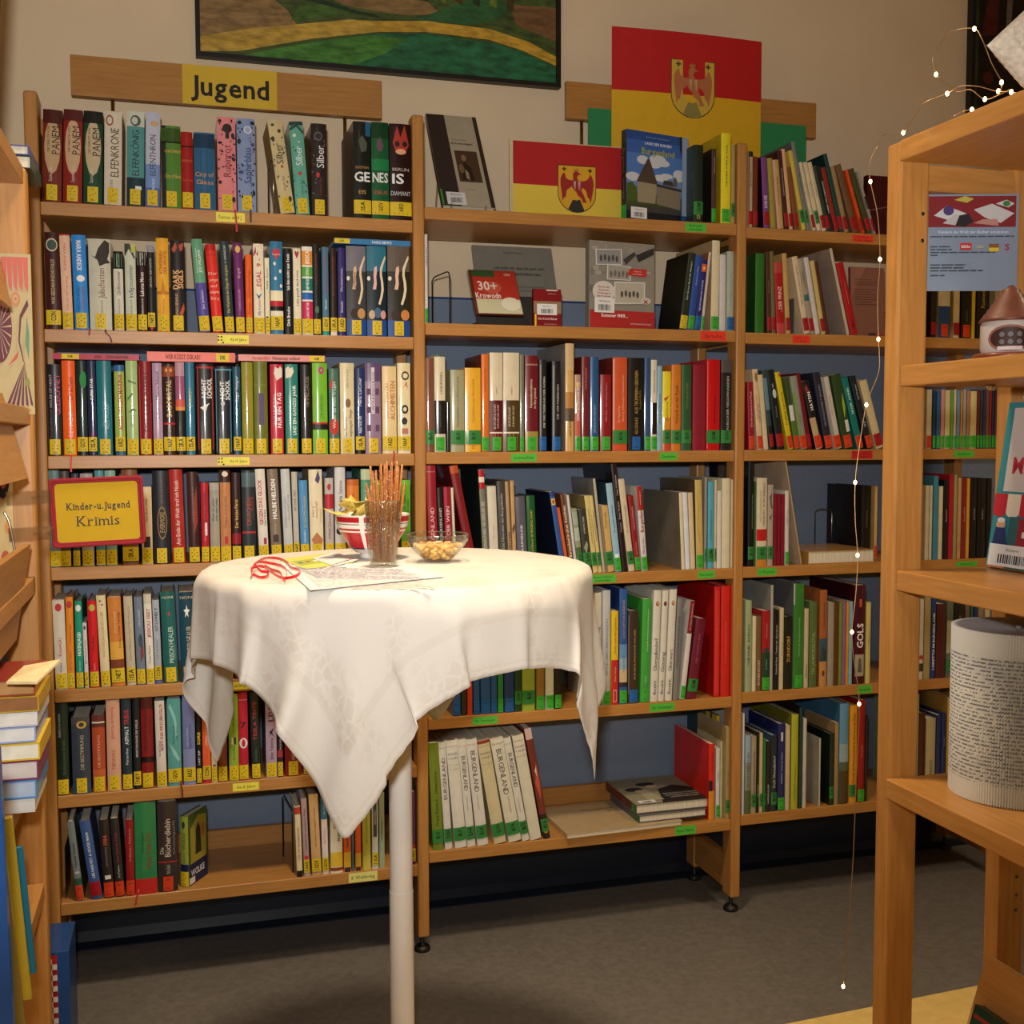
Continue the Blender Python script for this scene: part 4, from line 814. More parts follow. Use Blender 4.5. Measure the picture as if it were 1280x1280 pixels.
row('m5', 'middle bay fifth shelf', '''
566 576 . 762 28527e b
577 583.5 . 765 2c2c20 .
584.5 591 . 770 c03c20 .
592 600 . 758 24507e b
601 613.5 . 758 24507e b
614 621.5 . 758 24507e b
622.5 629.5 . 765 2c7c38 g
630.5 643 . 756 1e3860 b
643.5 652 . 760 1c3c20 G
653 669 . 758 8c9c34 G
670.5 680.5 . 762 8c6c2c g
682 692.5 . 765 ccc8a8 g
693.5 702 . 765 1c2018 g
743 752 . 741 cfc6ae b; T Bezirk_Eisenstadt-Umgebung 3a3428 .2 .75 .44
753 763 . 738 b4b4aa g; T NATUR_LEBEN_LEBENSQUALITÄT 5c5c54 .16 .86 .26
764 773 . 764 d8b41e .; B 0 .48 b8281e; R .25 .75 .03 .16 d8a898; R .32 .68 .04 .15 b8281e; T Stolz_aufs_Burgenland b06820 .54 .94 .28 ub; T Dieter_Szorger e0b090 .24 .42 .24
774 784 . 736 30548e g c1c3868; B .2 .4 88a4ac; B .4 .52 6088b0; B .19 .3 c4ac7c; B .15 .19 2c2c28; T DAS_LEITHAGEBIRGE b09060 .56 .92 .28; T Roman_Knopf 486070 .26 .44 .2
785 798 . 763.5 3c2e24 b; T BURGENLÄNDISCHE_HÄUSER a88c48 .18 .88 .2 u .6; R .0 .08 .1 .95 6a5c48
799.5 811 803 749 3f9838 g; T Festspiele_Patrimonia_und_Naturparks c0dcb0 .45 .95 .16 u .6; T Ein_Führer c0dcb0 .2 .26 .14 u .5
812 821.5 817 738 d0c8b2 .; T Bezirk 3c3830 .06 .2 .4; T Oberpullendorf 3c3830 .25 .6 .5; E .5 .88 .22 .022 8a3428; E .5 .885 .12 .012 d0a040
822 829.5 828 738 d0c8b2 .; T Bezirk 3c3830 .06 .2 .5; T Güssing 3c3830 .25 .46 .6; E .5 .88 .26 .022 2c2420; E .5 .885 .14 .012 a02828
830.5 839.5 837 737 d0c8b2 .; T Bezirk 3c3830 .06 .2 .44; T Oberwart 3c3830 .25 .48 .5; E .5 .88 .22 .022 a84830; E .5 .885 .12 .012 d0b050
840.5 847 846.5 747.5 7e7870 .; T LANDESSTUDIO_BURGENLAND 3a3834 .3 .84 .4
849 855.5 862.5 751.5 ccc4b4 g; B .67 1 7a181e; T Das_Neue_Gesamtwerk e0b8a8 .7 .98 .3
857 869.5 870 774 66182a G; T DER_WEINFÜHRER a85060 .4 .86 .2
892 899.5 . 733 c0201a . ca01210 d.25; R .1 .9 .03 .96 c8281e; T HISTORISCHER_ATLAS d85848 .3 .9 .2
900.5 911.5 . 732.5 c6241c .; T VOLKSKUNDE_DES_BURGENLANDES e06050 .08 .9 .16
912.5 919.5 . 732 c0221c .; T DIE_LANDESGESCHICHTE_DER_ÖSTERREICHER e06050 .08 .9 .26
''')
row('m6', 'middle bay bottom shelf', '''
541.5 555 534.5 929 6c7c24 G; T Franz_Reinisch_-_Schnatterei 28300c .2 .76 .34
556.5 566 547 928 cdc6b2 G; T BURGENLAND 4a4640 .46 .86 .5; T Illyrisch 8a8474 .92 .97 .2 h
569 584 556 926 d2cab4 G; T BURGEN 6a6458 .86 .89 .16 h; T LAND 6a6458 .82 .85 .16 h; T Allgemeine_Landestopographie 9a9484 .76 .79 .1 h; T MCMLIV b08060 .93 .96 .14 h; T Der_Verwaltungsbezirk 9a9484 .72 .75 .1 h
584.5 595 570 925.5 d0c8b2 G; T BURGENLAND 4a4640 .5 .88 .5 d; T Illyrisch c09070 .93 .96 .2 h; T Landestopographie 8a8474 .34 .48 .2 d
597 611 580 925 d0c8b4 G; T BURGENLAND 44403c .5 .9 .44 d; T Illyrisch c09070 .94 .97 .2 h; T Landestopographie 8a8474 .34 .48 .16 d
618 633.5 593.5 927 c6b78a G; T BURGEN 6a6048 .86 .89 .16 h; T LAND 6a6048 .82 .85 .16 h; T MCMLIV b08050 .93 .96 .14 h; T Erster_Band 8a8060 .76 .79 .12 h; B .97 1 903028
636 652.5 612.5 924.5 d0c6a8 G; T BURGENLAND 4a463c .46 .9 .42 d; T Illyrisch 8a8068 .94 .97 .16 h; T Landestopographie 8a8068 .28 .44 .16 d .6
653 662.5 629 923 d0c8b0 G; T BURGENLAND 44403c .48 .9 .56 d; T Illyrisch 8a8068 .93 .96 .2 h; T Landestopographie 8a8068 .26 .44 .2 d
663 677.5 640 920 d0c6a8 .; T BURGEN 6a6048 .88 .91 .16 h; T LAND 6a6048 .84 .87 .16 h; T MCMLIV b07850 .94 .96 .14 h; T Dritter_Band 8a8060 .79 .82 .12 h
679.5 688.5 655 911 6c2c24 G; P b84c34 .2,.5 .8,.7 .9,.5 .6,.35; B .9 1 c8a898; B 0 .22 241c18; R .25 .75 .05 .1 d0a030; P d8b8a0 .4,.62 .7,.66 .6,.56
''', dmax=.22)
row('m6', 'middle bay bottom shelf', '''
885.5 893 . 930 cc2418 . cc82014 s.02 d.235; B 0 .38 d08424; R 0 .6 .38 .52 1c1614; T Kunst_und_Natur 7a1410 .64 .9 .26
894.5 899.5 . 935.5 ccc6bc g s.025; T MALEREI 6a6458 .3 .9 .36
900 905 . 927 c4bc8c . s.03
906.5 918 . 909 9c8450 G s.012; T Baden_in_Farben 5a4c28 .3 .6 .26
''', offset=13)
row('r1', 'right bay top shelf', '''
934.8 940.5 . 189.5 b0a474 R; B .93 1 1c2820; R 0 .3 0 .93 8a4440; T DIE_FAMILIE 4a4428 .4 .85 .36
941 947 . 196 6e2c1c R
954.5 962 951 197 74407c R c24101c; T SORGE d8c0d8 .28 .46 .5 ub
963.5 970 959 198 9c8c38 .
972 980 963.5 200.5 b89c54 .; R 0 .3 0 1 d08c88; T PSYCHOLOGIE_HEUTE 5c4c24 .3 .8 .3
981 986.5 968 189 462020 R; T ERZIEHUNG_IN_DER_KRISE c0a898 .3 .9 .3
987 991.5 972 187 d4a878 R
993.5 999.5 980.5 210 7c4a28 R
1002.5 1008 982.5 189.5 ccb048 G
1008.5 1013.5 987.5 178 74786e G c585c58 d.24; T Lebenskunst_2000 4c6468 .35 .7 .4
1016 1020.5 998.5 203.5 cfbd94 R; T PSYCHOLOGIE 7a6c4c .3 .9 .3
1021.5 1027 1004 203.5 cfbd94 G; T PSYCHOLOGIE 7a6c4c .3 .9 .3
1028 1033.5 1009.5 203.5 cfbd94 R; T PSYCHOLOGIE 7a6c4c .3 .9 .3
1034 1039 1016 207.5 2c3c30 R
1039.5 1043 1022 208 262422 .; T KINDER_UND_JUGENDLICHE d0ccc0 .1 .95 .5 ub
1043.5 1049.5 1026 210 8a2c1c R
1050 1055 1029 193 144640 R c0c2c2a d.22
1056 1061.5 1038 208.5 9c7c50 R
1066 1073.5 1044 207 6c5034 R
1077.5 1082 1056 213 d04c1c R
1084.5 1091 1061 212 424626 R
1092 1095.5 1070.5 215 9c907c R; R .1 .9 .4 .6 38382c
''')
row('r2', 'right bay second shelf', '''
943.5 955 . 317 2d661f . c1c4416 d.24
959 964.5 957 315.5 4e2e20 R; T Zeit_im_Kloster a88c68 .3 .85 .24
965 970 960.5 314.5 686238 R
971 981.5 966.5 328.5 a41c1e .; B .85 1 b04038; T ...DER_PRINZ e8d0c0 .3 .66 .44; B 0 .14 b84040
982.5 988.5 977.5 317 bd9654 R
1005 1012.5 989.5 321.5 cdb890 R; T MEINE_GESCHICHTEN_AUS_DER_ZEIT 7a6c50 .3 .95 .3
1013 1019 997 324 9c8c74 R; R 0 1 .44 .52 2c5c58; T ALTENPFLEGE 4a4438 .6 .85 .3
1019.5 1025.5 1004.5 322.5 c8bfb2 .
1027 1032.5 1012.5 326.5 c2a864 R
1033 1037.5 1018 327.5 4e2a1e .
1058.5 1062.5 1036.5 311 b4aa8c . c9c8670 d.24
1063.5 1073 1045 329.5 a41a1c .; T Maria_Grafe_Das_Leben c88078 .3 .85 .16; T NEU 2a0c0c .06 .2 .4
''')
row('r2', 'right bay second shelf', '''
1163 1170 . 350 26201c R s.01
1172 1187 . 352 c4b48c r; B 0 .56 24446c
1191 1199 . 348 c8b078 R
1201 1213 . 345 1c1a18 r; T LEBEN 3c6444 .2 .5 .24
1214 1218.5 . 345 c8a824 .
1220 1234 . 350 221e1a .; T Fastnacht c0a830 .5 .9 .3
1235.5 1243 . 352 6c6454 r
''', offset=13, group='books on the right bay second shelf')
row('r3', 'right bay third shelf', '''
936 943.5 934 477.5 8c1824 r; T Das_Burgenland_und_Musik e0b0a8 .3 .9 .3
947 954 938.5 462 d0b286 r; E .6 .9 .3 .06 8a6844; T WIR_SPIELEN_AUF c07040 .3 .75 .3 u .4; T MUSIKTHEATER 4a4030 .2 .7 .26 u .75
955 961 946 469 c8b48c .
962.5 968 950 463.5 2e4444 R; B .5 .9 5a7c80; B 0 .3 1c1814
971.5 981.5 956.5 463.5 1a1e20 R; E .6 .7 .25 .06 b8c4bc; E .5 .8 .1 .03 7c8c88; T Buch_Kunst 8a8c88 .35 .6 .16
985.5 992.5 968 466 ccb41e r; T Frühlings_zum_Staub 4a3c0c .3 .76 .4; R .6 .9 .94 .98 b02c20
993.5 1000 981 473 4e6a28 r; R .0 .8 .4 .62 c8c4b8; R .0 .6 .62 1 2c3424
1001 1010 987 471 8c8878 r; T Verdrängt 4a4840 .3 .5 .2; R 0 .3 0 .78 6a8c34
1010.5 1015.5 992.5 467.5 6c1018 R; 
1020 1029.5 1001.5 477.5 221a18 r; B .0 .46 b89c70; P 8a2c24 .2,.9 .5,.95 .7,.85 .4,.8; T HAYDN e8e0d8 .56 .84 .46 ub .6; R .8 1 0 1 1c1816
1032 1041.5 1015.5 467 252632 r; T GEORGSCHMIDT_BRUNO 8a8890 .24 .9 .26; 
1043 1053 1026 472.5 c2b6a6 r; R 0 .3 0 1 8c8478; T Kunst_im_Wandel a05040 .3 .9 .18
1054.5 1067 1038.5 469.5 2a4220 r; P a0a830 .6,.4 .9,.55 .8,.75 .6,.6; R .55 .95 .22 .38 cfc8b8
1071.5 1080 1051 473 126c60 r; T MUSIK_ANNEL b0d0c0 .45 .9 .32 ub
1084 1092.5 1061.5 472 1d2228 r; T Carl_Prantner b0b4b8 .65 .92 .3; T 1921 b0b4b8 .28 .4 .3
1095 1105 1074 477 c4b080 R
''')
strip3 = [(1157.5, 1164, 'c8b890'), (1165, 1169, '1c3c50'), (1170, 1175, '2c5c8c'), (1175.5, 1180, 'c88c7c'), (1180.5, 1187, 'ccbc88'), (1187.5, 1191, '6c9c34'), (1191.5, 1194.5, 'c8c0a0'), (1195, 1199.5, '6c8ca4'), (1200, 1202.5, 'd08c34'), (1203, 1207, 'a49c8c'), (1207.5, 1211.5, 'a87868'), (1212, 1220, 'd0bc7c'),
          (1220.5, 1224, '6c2838'), (1224.5, 1227.5, '3c4438'), (1228, 1231, '2c3c6c'), (1231.5, 1235.5, '7c5440'), (1236, 1238.5, 'a82838'), (1239, 1242, '2c3858'), (1242.5, 1246, '5c3844')]
row('r3', 'right bay third shelf', '\n'.join('%s %s . %s %s %s' % (a, b, 487+(i % 3), c, 'r' if i == 0 else 'g') for i, (a, b, c) in enumerate(strip3)), offset=16, group='books on the right bay third shelf')
row('r4', 'right bay fourth shelf', '''
934.5 942 . 576.5 161515 G s.012 d.25; T DIE_BURGENLÄNDER_UND_IHRE 8c8478 .3 .75 .24 u .75
942.3 944.5 . 602 2c5428 . 
945 958 . 597.5 cdbd98 G; B .0 .08 c07c28; B .29 .42 b41c18; T MUNDART_WÖRTERBUCH 5c5038 .46 .94 .24 u .66; T DEUTSCH_BURGENLAND 8a7c60 .46 .9 .14 u .34
959 966 . 606 a2947e G; P 5c5044 .2,.85 .7,.9 .6,.8 .9,.7 .5,.72; P 5c5044 .2,.6 .8,.64 .4,.56
966.8 971 . 618 7c1024 .
971.5 975.5 . 618 7c1024 .
976 980.5 . 618 7c1024 .
981 986 980.5 613.5 c8c0b0 g; T Mundart_Lexikon 6a6458 .4 .9 .3
1001 1003 981.5 577 a88c64 . cae9678 d.22
''')
row('r4', 'right bay fourth shelf', '''
1155.5 1160.5 . 607 c8bc98 .
1161 1164.5 . 607 c8bc98 .
1165.5 1171.5 . 595 3c7c8c .
1172.5 1177.5 . 608 c8bc94 .
1178.5 1184 . 600 1c181a .; T Burgenland c8b0a0 .3 .8 .3
1185 1190.5 . 593 a41c24 .
1191 1195 . 594 9c8c58 .
1196 1200.5 . 597 b88c5c .; T BOGEN c05c38 .05 .3 .4
1201 1206.5 . 598 802420 .; T Rot_am_Rand d0a090 .3 .8 .3
1207 1211 . 598 d0902c .
1212 1219.5 . 598 1a1816 .; T Josef_Reichl b8b0a4 .3 .8 .2
1220.5 1231 . 598 1a1816 .; T Gedichte b8b0a4 .3 .8 .16
1232 1238 . 598 1a1816 .
''', offset=11, group='books on the right bay fourth shelf')
row('r5', 'right bay fifth shelf', '''
931 939 . 751 98a274 .; T CHRONIK_ANDAU 2c3024 .26 .76 .42
940 944.8 . 770.5 d2c296 .
945 951 . 770 705434 .; T BADERSDORF d0c8a8 .06 .44 .46
951.8 961.8 . 763.5 a01c20 g; B 0 .48 1c4028; R .2 .8 .47 .54 3c3834; T Heimatbuch d08878 .6 .9 .2; T der_Pfarre a0b898 .26 .4 .16
962.2 965.8 . 731.5 a49c88 . c8c887c d.25
966.3 973 . 762.5 1a1816 .; T Freistadt_Rust_-_Tempel_der_Altertümer c8c4b8 .06 .95 .3
973.8 979 . 760 c8b688 .; T Deutschkreutz 5c6034 .1 .9 .3
979.5 989.5 . 770.5 1a1c16 .; T ZURNDORF c08838 .36 .74 .4 ub
990.5 1004 . 729.5 38752a g c5c5c58 d.25; R 0 .12 .8 1 a8a498; T Geschichte_der_Marktgemeinde_Horitschon 98c088 .26 .72 .14
1004.5 1010 . 761 c0ae86 .; T EBERAU 7a6c48 .08 .34 .44
1010.7 1020.5 . 752 566836 .; T 750_JAHRE_EDELSTAL 9ca868 .1 .7 .4
1023.5 1032.8 . 738 a05a30 .; B 0 .26 b88448; B .26 .5 38505c; P 2c3c34 0,.27 .4,.44 .7,.36 1,.42 1,.27; E .5 .14 .2 .03 703820; T Gemeindechronik 5c2c18 .55 .95 .24
1034 1041.8 . 753 988c78 .
1042 1047.6 . 753 5c3410 .
1047.8 1052 . 753 6c8438 .
1052.2 1056.8 . 752.5 8c5c78 .
1057 1060.3 . 752 d08c24 .
1060.5 1065 . 752 7ca8b8 .
1066.5 1080.5 . 731.5 46101a . c380c12 d.25; T GOLS e8e0d4 .34 .64 .56 ub; R .1 .9 .08 .3 a09478; P 5c5444 .3,.12 .4,.26 .6,.26 .7,.12; R .38 .62 .78 .86 b05028
1081.5 1087.5 . 753 c8b468 .; T Heiligenkreuz 7a6c38 .3 .85 .3
''')
row('r5', 'right bay fifth shelf', '''
1148.5 1153.5 . 749 cfc6b8 .; R 0 1 .1 .2 3c3c38; R 0 1 .25 .3 c04030
1154.2 1162.2 . 740 a8905c .
1163 1168.5 . 741 1c3c6c .; T LORETTO_IM_BURGENLAND d8dce0 .05 .82 .5 ub
1169.3 1181 . 755 502020 .
1182 1190.5 . 745 5c6454 G; R 0 1 .3 .7 a8a080
1191.5 1204 . 745 201e1c .; T BLOCK 8a7c6c .5 .8 .3
1205 1210.5 . 745 6c5c4c .
1211.5 1215 . 745 2c5c38 .
1216 1220.5 . 745 24386c .
1221 1228 . 745 8c7c64 .
1229.5 1236 . 745 c8bc94 .
''', offset=20, group='books on the right bay fifth shelf')
row('r6', 'right bay bottom shelf', '''
927.5 930 . 892 c8c4b8 .
930.6 938 . 919 7c8874 .; B .65 1 8ca4b4; B 0 .3 4c5c38; T GROSS_UND_KLEIN 4a5448 .3 .8 .4
938.5 945 . 920.5 9c8c6c G; T alten_Stadt_Neusiedl_am_See 3c3424 .2 .85 .4
945.5 948.4 . 915 1a1816 .; T Jahre_Neusiedl c8c4b8 .05 .5 .5
948.8 953 . 916.5 c0a878 G
953.4 957 . 923 266c3a G
957.5 962.5 . 926.5 241c18 .; T WEPPERSDORF c8c0b0 .1 .4 .4
963 970.5 . 919 1e2a2c G c284860; T Stadt_Oberpullendorf d0ccb8 .24 .8 .44
971.5 980.5 . 904.5 1c2354 g; T GÜSSING_-_Stadt_der_Kultur b8bcd0 .3 .68 .2; R .35 .65 .8 .9 c0bcb0
981.3 987 . 907 c4ae88 .
988 997 . 893 a8a82c . c6c6820 d.25; T OLLERSDORF_im_Burgenland 707018 .05 .5 .22
998 1002.3 . 884.5 143a3a . c1a1412 d.25
1003 1007.5 . 898.5 c0b29c .
1023 1025.3 . 923 b8b098 . c9c947c d.24
1036 1042 . 917.5 14281e G c0c1c16; E .5 .7 .1 .01 a02828
1042.5 1047.5 . 903.5 9a7c50 .
1048 1059.3 . 879.5 5c8ca8 . c3c6884 d.25; B .35 .6 8aa0a4; B 0 .35 4c3c24; B .33 .42 4c5c48
1060.8 1070.3 . 882 d08c20 G; T Chronik_der_Marktgemeinde_St._Martin_an_der_Raab 4a2c0c .2 .92 .3
1071.3 1080 . 875 8c1414 g; T DIE_JAHRE c88070 .4 .6 .2
1080.5 1084 . 895 241a18 .
''')
row('r6', 'right bay bottom shelf', '''
1143.5 1147 . 868 8c9c78 .
1147.5 1155 . 891 4c2018 .
1156 1168 . 898 b0a074 .; T ROHRBACH 5c5034 .1 .5 .3
1169 1175 . 894 1c2c58 .
1175.5 1181 . 892 1c2c58 .; T Schattendorf a0a8c0 .4 .9 .2
1182 1192 . 872 b88c3c . ca8803c d.25; R .2 .9 .72 .88 702c24; P d0a048 .3,.74 .5,.86 .8,.76
''', offset=20, group='books on the right bay bottom shelf')
make_books(278)
# bookmark ribbons hanging over the shelf edges
for key, i, pts, h in [('l10', 9, [(294, 265), (295.5, 278), (296, 290)], 'a81c24'), ('l10', 10, [(313.5, 264), (313.5, 278)], '1c1814'), ('l20', 3, [(132, 415), (138, 422), (140, 430)], '5c141c'),
                       ('l20', 2, [(112, 413), (111.5, 419)], '8a1c20'), ('l30', 1, [(89, 571), (88.5, 582), (89, 590)], 'c83c20'), ('l30', 26, [(493, 567), (491, 580), (489, 592)], 'b01c24'),
                       ('l60', 8, [(226, 980), (228, 988), (228, 997)], '701418'), ('l70', 5, [(173, 1116), (170, 1124), (170, 1131)], 'b02020'),
                       ('r60', 14, [(1043, 1007), (1042.5, 1018)], '1c1c50')]:
    ribbon(BOOKS[key][i], pts, h)

# ------------------------------------------------------------------ face-out books, cards, signs
def wto(p, dv, px):                     # distance along dv from p until pixel column px
    lo, hi = 0., 2.
    for _ in range(50):
        m_ = (lo+hi)/2; v = p+dv*m_-CAM
        if 640+FPX*v.dot(_R)/v.dot(_F) < px: lo = m_
        else: hi = m_
    return lo
def hto(p, dv, py):
    lo, hi = 0., 2.
    for _ in range(50):
        m_ = (lo+hi)/2; v = p+dv*m_-CAM
        if 640-FPX*v.dot(_U)/v.dot(_F) > py: lo = m_
        else: hi = m_
    return lo
def slab(e, W, H, t, front, side=None, edge=None, tb=.0022, pages=True):
    """a hard-cover book seen from its front: cover boards, spine on the left, page block"""
    fm_ = mat(front, .35, .5, .05); sm_ = mat(side or front, .35, .5, .05); bm_ = mat(edge or front, .4, .3, .05)
    if pages:
        mb = MB(); mb.box((-W/2, 0, 0), (W/2, tb, H), fm_); mb.box((-W/2, t-tb, 0), (W/2, t, H), bm_); mb.box((-W/2, tb, 0), (-W/2+tb, t-tb, H), sm_)
        mb.build('cover', e); mb = MB(); mb.box((-W/2+tb, tb, .003), (W/2-.004, t-tb, H-.003), PAGES); mb.build('pages', e)
    else:
        mb = MB(); mb.box((-W/2, 0, 0), (W/2, t, H), fm_); mb.build('board', e)
def fprint(W, H): return Print(lambda x, z, ep: (x-W/2, -ep, z))      # x from left, z from bottom
def barcode(P, x, z, w_, h_, head='Bücherei'):
    P.strip(x, x+w_, z, z+h_, 'dcd6ca', 1); rr = random.Random(5); q = x+w_*.2
    while q < x+w_*.8:
        b_ = rr.choice([.012, .02, .03])*w_; P.strip(q, q+b_, z+h_*.14, z+h_*.55, '24201c', 1); q += b_+rr.choice([.015, .025])*w_
    P.txt(head, x+w_/2, z+h_*.78, w_*.6, h_*.13, '4a4640', 'h')
ARM = dict(lw=[(530,335),(515,350),(500,385),(500,440),(510,500),(518,575),(530,545),(545,540),(550,505),(555,480),(575,465),(595,450),(600,395),(570,395),(548,380),(537,340)],
 rw=[(750,340),(765,352),(780,390),(783,430),(775,500),(757,582),(745,545),(730,530),(722,490),(710,470),(685,455),(672,400),(700,400),(730,385),(745,360)],
 body=[(600,395),(672,400),(685,455),(680,480),(660,490),(620,485),(598,455)], head=[(608,395),(605,340),(625,318),(650,322),(660,338),(683,343),(660,350),(650,352),(640,375),(655,398)],
 crown=[(610,318),(615,297),(625,308),(637,293),(648,308),(658,297),(655,318)], tail=[(630,485),(675,475),(700,520),(725,578),(690,580),(680,545),(650,525),(640,505)],
 rock=[(565,640),(590,590),(605,560),(640,565),(665,555),(680,590),(705,650),(670,665),(620,665)], ch=[(595,405),(672,405),(668,455),(645,485),(615,478),(597,450)])
def arms(P, cx, cz, hw, hh, red, yel, blk, rock, white='d8d0c4'):
    """shield of the region: red crowned eagle on a rock, two small crosses; cx,cz is the middle of the shield's lower tip"""
    def sh(k): return [(cx+hw*k*u, cz+hh*((v-.5)*k+.5)) for u, v in [(-1, 1), (-1, .4)]+[(math.cos(a), .4+.4*math.sin(a)) for a in [math.pi*(1+i/12) for i in range(1, 12)]]+[(1, .4), (1, 1)]]
    P.poly(sh(1.0), blk); P.poly(sh(.965), yel)
    T_ = lambda pts: [(cx+hw*(x-641)/164, cz+hh*(668-y)/398) for x, y in pts]
    for k, c in (('tail', red), ('lw', red), ('rw', red), ('body', red), ('head', red), ('crown', 'a8782c'), ('rock', rock), ('ch', red)): P.poly(T_(ARM[k]), c)
    for a, b in ((612, 630), (650, 668)): P.poly(T_([(a, 405), (b, 405), (b-4, 478), (a+6, 478)]), white)
    for x in (622, 659): P.poly(T_([(x-3, 405), (x+3, 405), (x+3, 478), (x-3, 478)]), red)
    for x, y in ((530, 306), (750, 311)):
        P.poly(T_([(x-18, y-5), (x+18, y-5), (x+18, y+5), (x-18, y+5)]), blk); P.poly(T_([(x-5, y-18), (x+5, y-18), (x+5, y+18), (x-5, y+18)]), blk)

# --- top shelf of the middle bay
z = ZS['m1']
bl = onY(553.5, 258, .05); bl.z = z; tl = onX(530, 152, bl.x); lean = min(.62, math.atan2(tl.y-bl.y, tl.z-z)); H = (tl.z-z)/math.cos(lean); W = wto(bl, Vector((1, 0, 0)), 619.5); t = .016
e = thing('book', (bl.x+W/2, bl.y, z+t*math.sin(lean)+.007), 'grey and brown book with a sepia portrait photo, leaning back on a clear stand', 'book', None, (-lean, 0, 0))
slab(e, W, H, t, 'b0a284', '26201c'); P = fprint(W, H)
P.strip(0, W*.36, 0, H, '33261f', 1); P.strip(W*.92, W, 0, H, '33261f', 1)
P.strip(W*.42, W*.86, H*.26, H*.6, '4c3420', 1); P.disc(W*.58, H*.52, W*.05, H*.035, '8a6a48'); P.poly([(W*.48, H*.28), (W*.5, H*.42), (W*.58, H*.48), (W*.68, H*.42), (W*.72, H*.28)], '2c1c10'); P.poly([(W*.56, H*.3), (W*.56, H*.4), (W*.62, H*.36), (W*.62, H*.28)], '9c8468'); P.disc(W*.5, H*.4, W*.05, H*.05, '7a5c3c')
P.txt('Erinnerungen', W*.6, H*.68, W*.42, H*.022, '2c241c', 'h', 1); P.txt('Georg Wagner', W*.56, H*.72, W*.3, H*.016, '5a5040', 'h'); P.txt('Edition', W*.62, H*.18, W*.3, H*.014, '5a5040', 'h')
barcode(P, W*.1, H*.01, W*.36, H*.13); P.strip(0, W*.03, 0, H*.16, '2ca030', 1); P.build('cover_print', e)
mb = MB(); x0, y0 = bl.x, bl.y
for xx in (x0+.02, x0+W-.03): mb.tube([(xx, y0+.19, z+.0027), (xx, y0+.145, z+.12), (xx, y0+.06, z+.0027), (xx, y0-.010, z+.0027), (xx, y0-.016, z+.02)], .0022, ACRYL, 6)
mb.tube([(x0+.02, y0+.19, z+.0027), (x0+W-.03, y0+.19, z+.0027)], .0022, ACRYL, 6)
tag(mb.build('book_stand'), 'clear acrylic stand propping the brown and grey portrait book', 'stand')

bl = onY(637, 263, .075); bl.z = z; W = wto(bl, Vector((1, 0, 0)), 792); H = hto(bl, Vector((0, 0, 1)), 174)
e = thing('flag_card', (bl.x+W/2, bl.y, z+.0004), 'small red and yellow flag card with an eagle shield, standing on the middle top shelf', 'flag card')
slab(e, W, H, .006, 'c8b488', pages=False); P = fprint(W, H); k = .030*W
P.strip(k*.9, W, H*.435, H*.988, 'a81818', 1); P.strip(k*.9, W, 0, H*.435, 'd8b83c', 1)
arms(P, k+(W-k)*.52, H*.10, W*.155, H*.62, '94201c', 'd09a20', '201810', '2a2620'); P.build('flag_print', e)

p0 = onY(783, 271, .012); p0.z = z; rz = .24; dv = Vector((math.cos(rz), math.sin(rz), 0)); W = wto(p0, dv, 858.5); H = hto(p0, Vector((0, 0, 1)), 161); t = .024
c = p0+dv*(W/2)
e = thing('book', (c.x, c.y, z+.0004), 'large book facing out with a castle tower under a blue sky', 'book', None, (0, 0, rz))
slab(e, W, H, t, '2c4c84', '1a1816', '20242a'); P = fprint(W, H)
for i, (a, b, h) in enumerate([(.0, .1, '14181a'), (.1, .2, '3c3a34'), (.17, .3, '3c4a1c'), (.3, .52, '6888b0'), (.52, .75, '4c74ac'), (.75, .9, '365c9c')]): P.strip(0, W*.9, H*a, H*b, h, 1)
for cx, cz, a, b in [(.26, .68, .1, .05), (.45, .66, .12, .06), (.5, .7, .14, .06), (.6, .67, .1, .04), (.1, .48, .12, .05), (.55, .5, .12, .04), (.65, .53, .1, .03), (.85, .55, .1, .07)]: P.disc(W*cx, H*cz, W*a, H*b, 'c4c4c0')
P.poly([(W*.0, H*.2), (W*.0, H*.4), (W*.08, H*.42), (W*.16, H*.36), (W*.18, H*.22)], '46581c')
P.poly([(W*.48, H*.2), (W*.48, H*.42), (W*.88, H*.38), (W*.88, H*.16)], '7c7058'); P.poly([(W*.47, H*.4), (W*.48, H*.43), (W*.9, H*.4), (W*.9, H*.37)], '3c3028')
P.poly([(W*.17, H*.2), (W*.17, H*.45), (W*.48, H*.44), (W*.46, H*.2)], '948668'); P.poly([(W*.15, H*.43), (W*.33, H*.7), (W*.36, H*.7), (W*.5, H*.42)], '4a3c30')
P.poly([(W*.58, H*.43), (W*.6, H*.48), (W*.74, H*.48), (W*.76, H*.42)], '3a3630'); P.poly([(W*.75, H*.42), (W*.76, H*.5), (W*.78, H*.54), (W*.82, H*.5), (W*.82, H*.42)], '5c5448')
P.strip(W*.9, W, H*.1, H, '8c9aac', 1); P.poly([(W*.86, H), (W*.86, H*.86), (W*.9, H*.76), (W*.9, H)], '20242c')
P.txt('LAND DER BURGEN', W*.5, H*.87, W*.46, H*.03, 'd8d4c8', 'h', 1); P.txt('Burgenland', W*.5, H*.785, W*.64, H*.072, '9c9c2c', 'h', 1); P.txt('Robert Bouchal  Wolfgang Sagmeister', W*.5, H*.94, W*.46, H*.016, '9aa4b0', 'h')
barcode(P, W*.06, H*.015, W*.26, H*.125); P.build('cover_print', e)
P = Print(lambda x, zz, ep: (-W/2-ep, t/2-x, zz)); P.txt('Burgenland', 0, H*.66, H*.3, t*.45, '6c6c24', 'd'); P.txt('LAND DER BURGEN', 0, H*.35, H*.3, t*.2, '8a8478', 'd'); P.strip(-t*.48, t*.48, H*.004, H*.16, '2ca030', 1); P.build('spine_print', e)

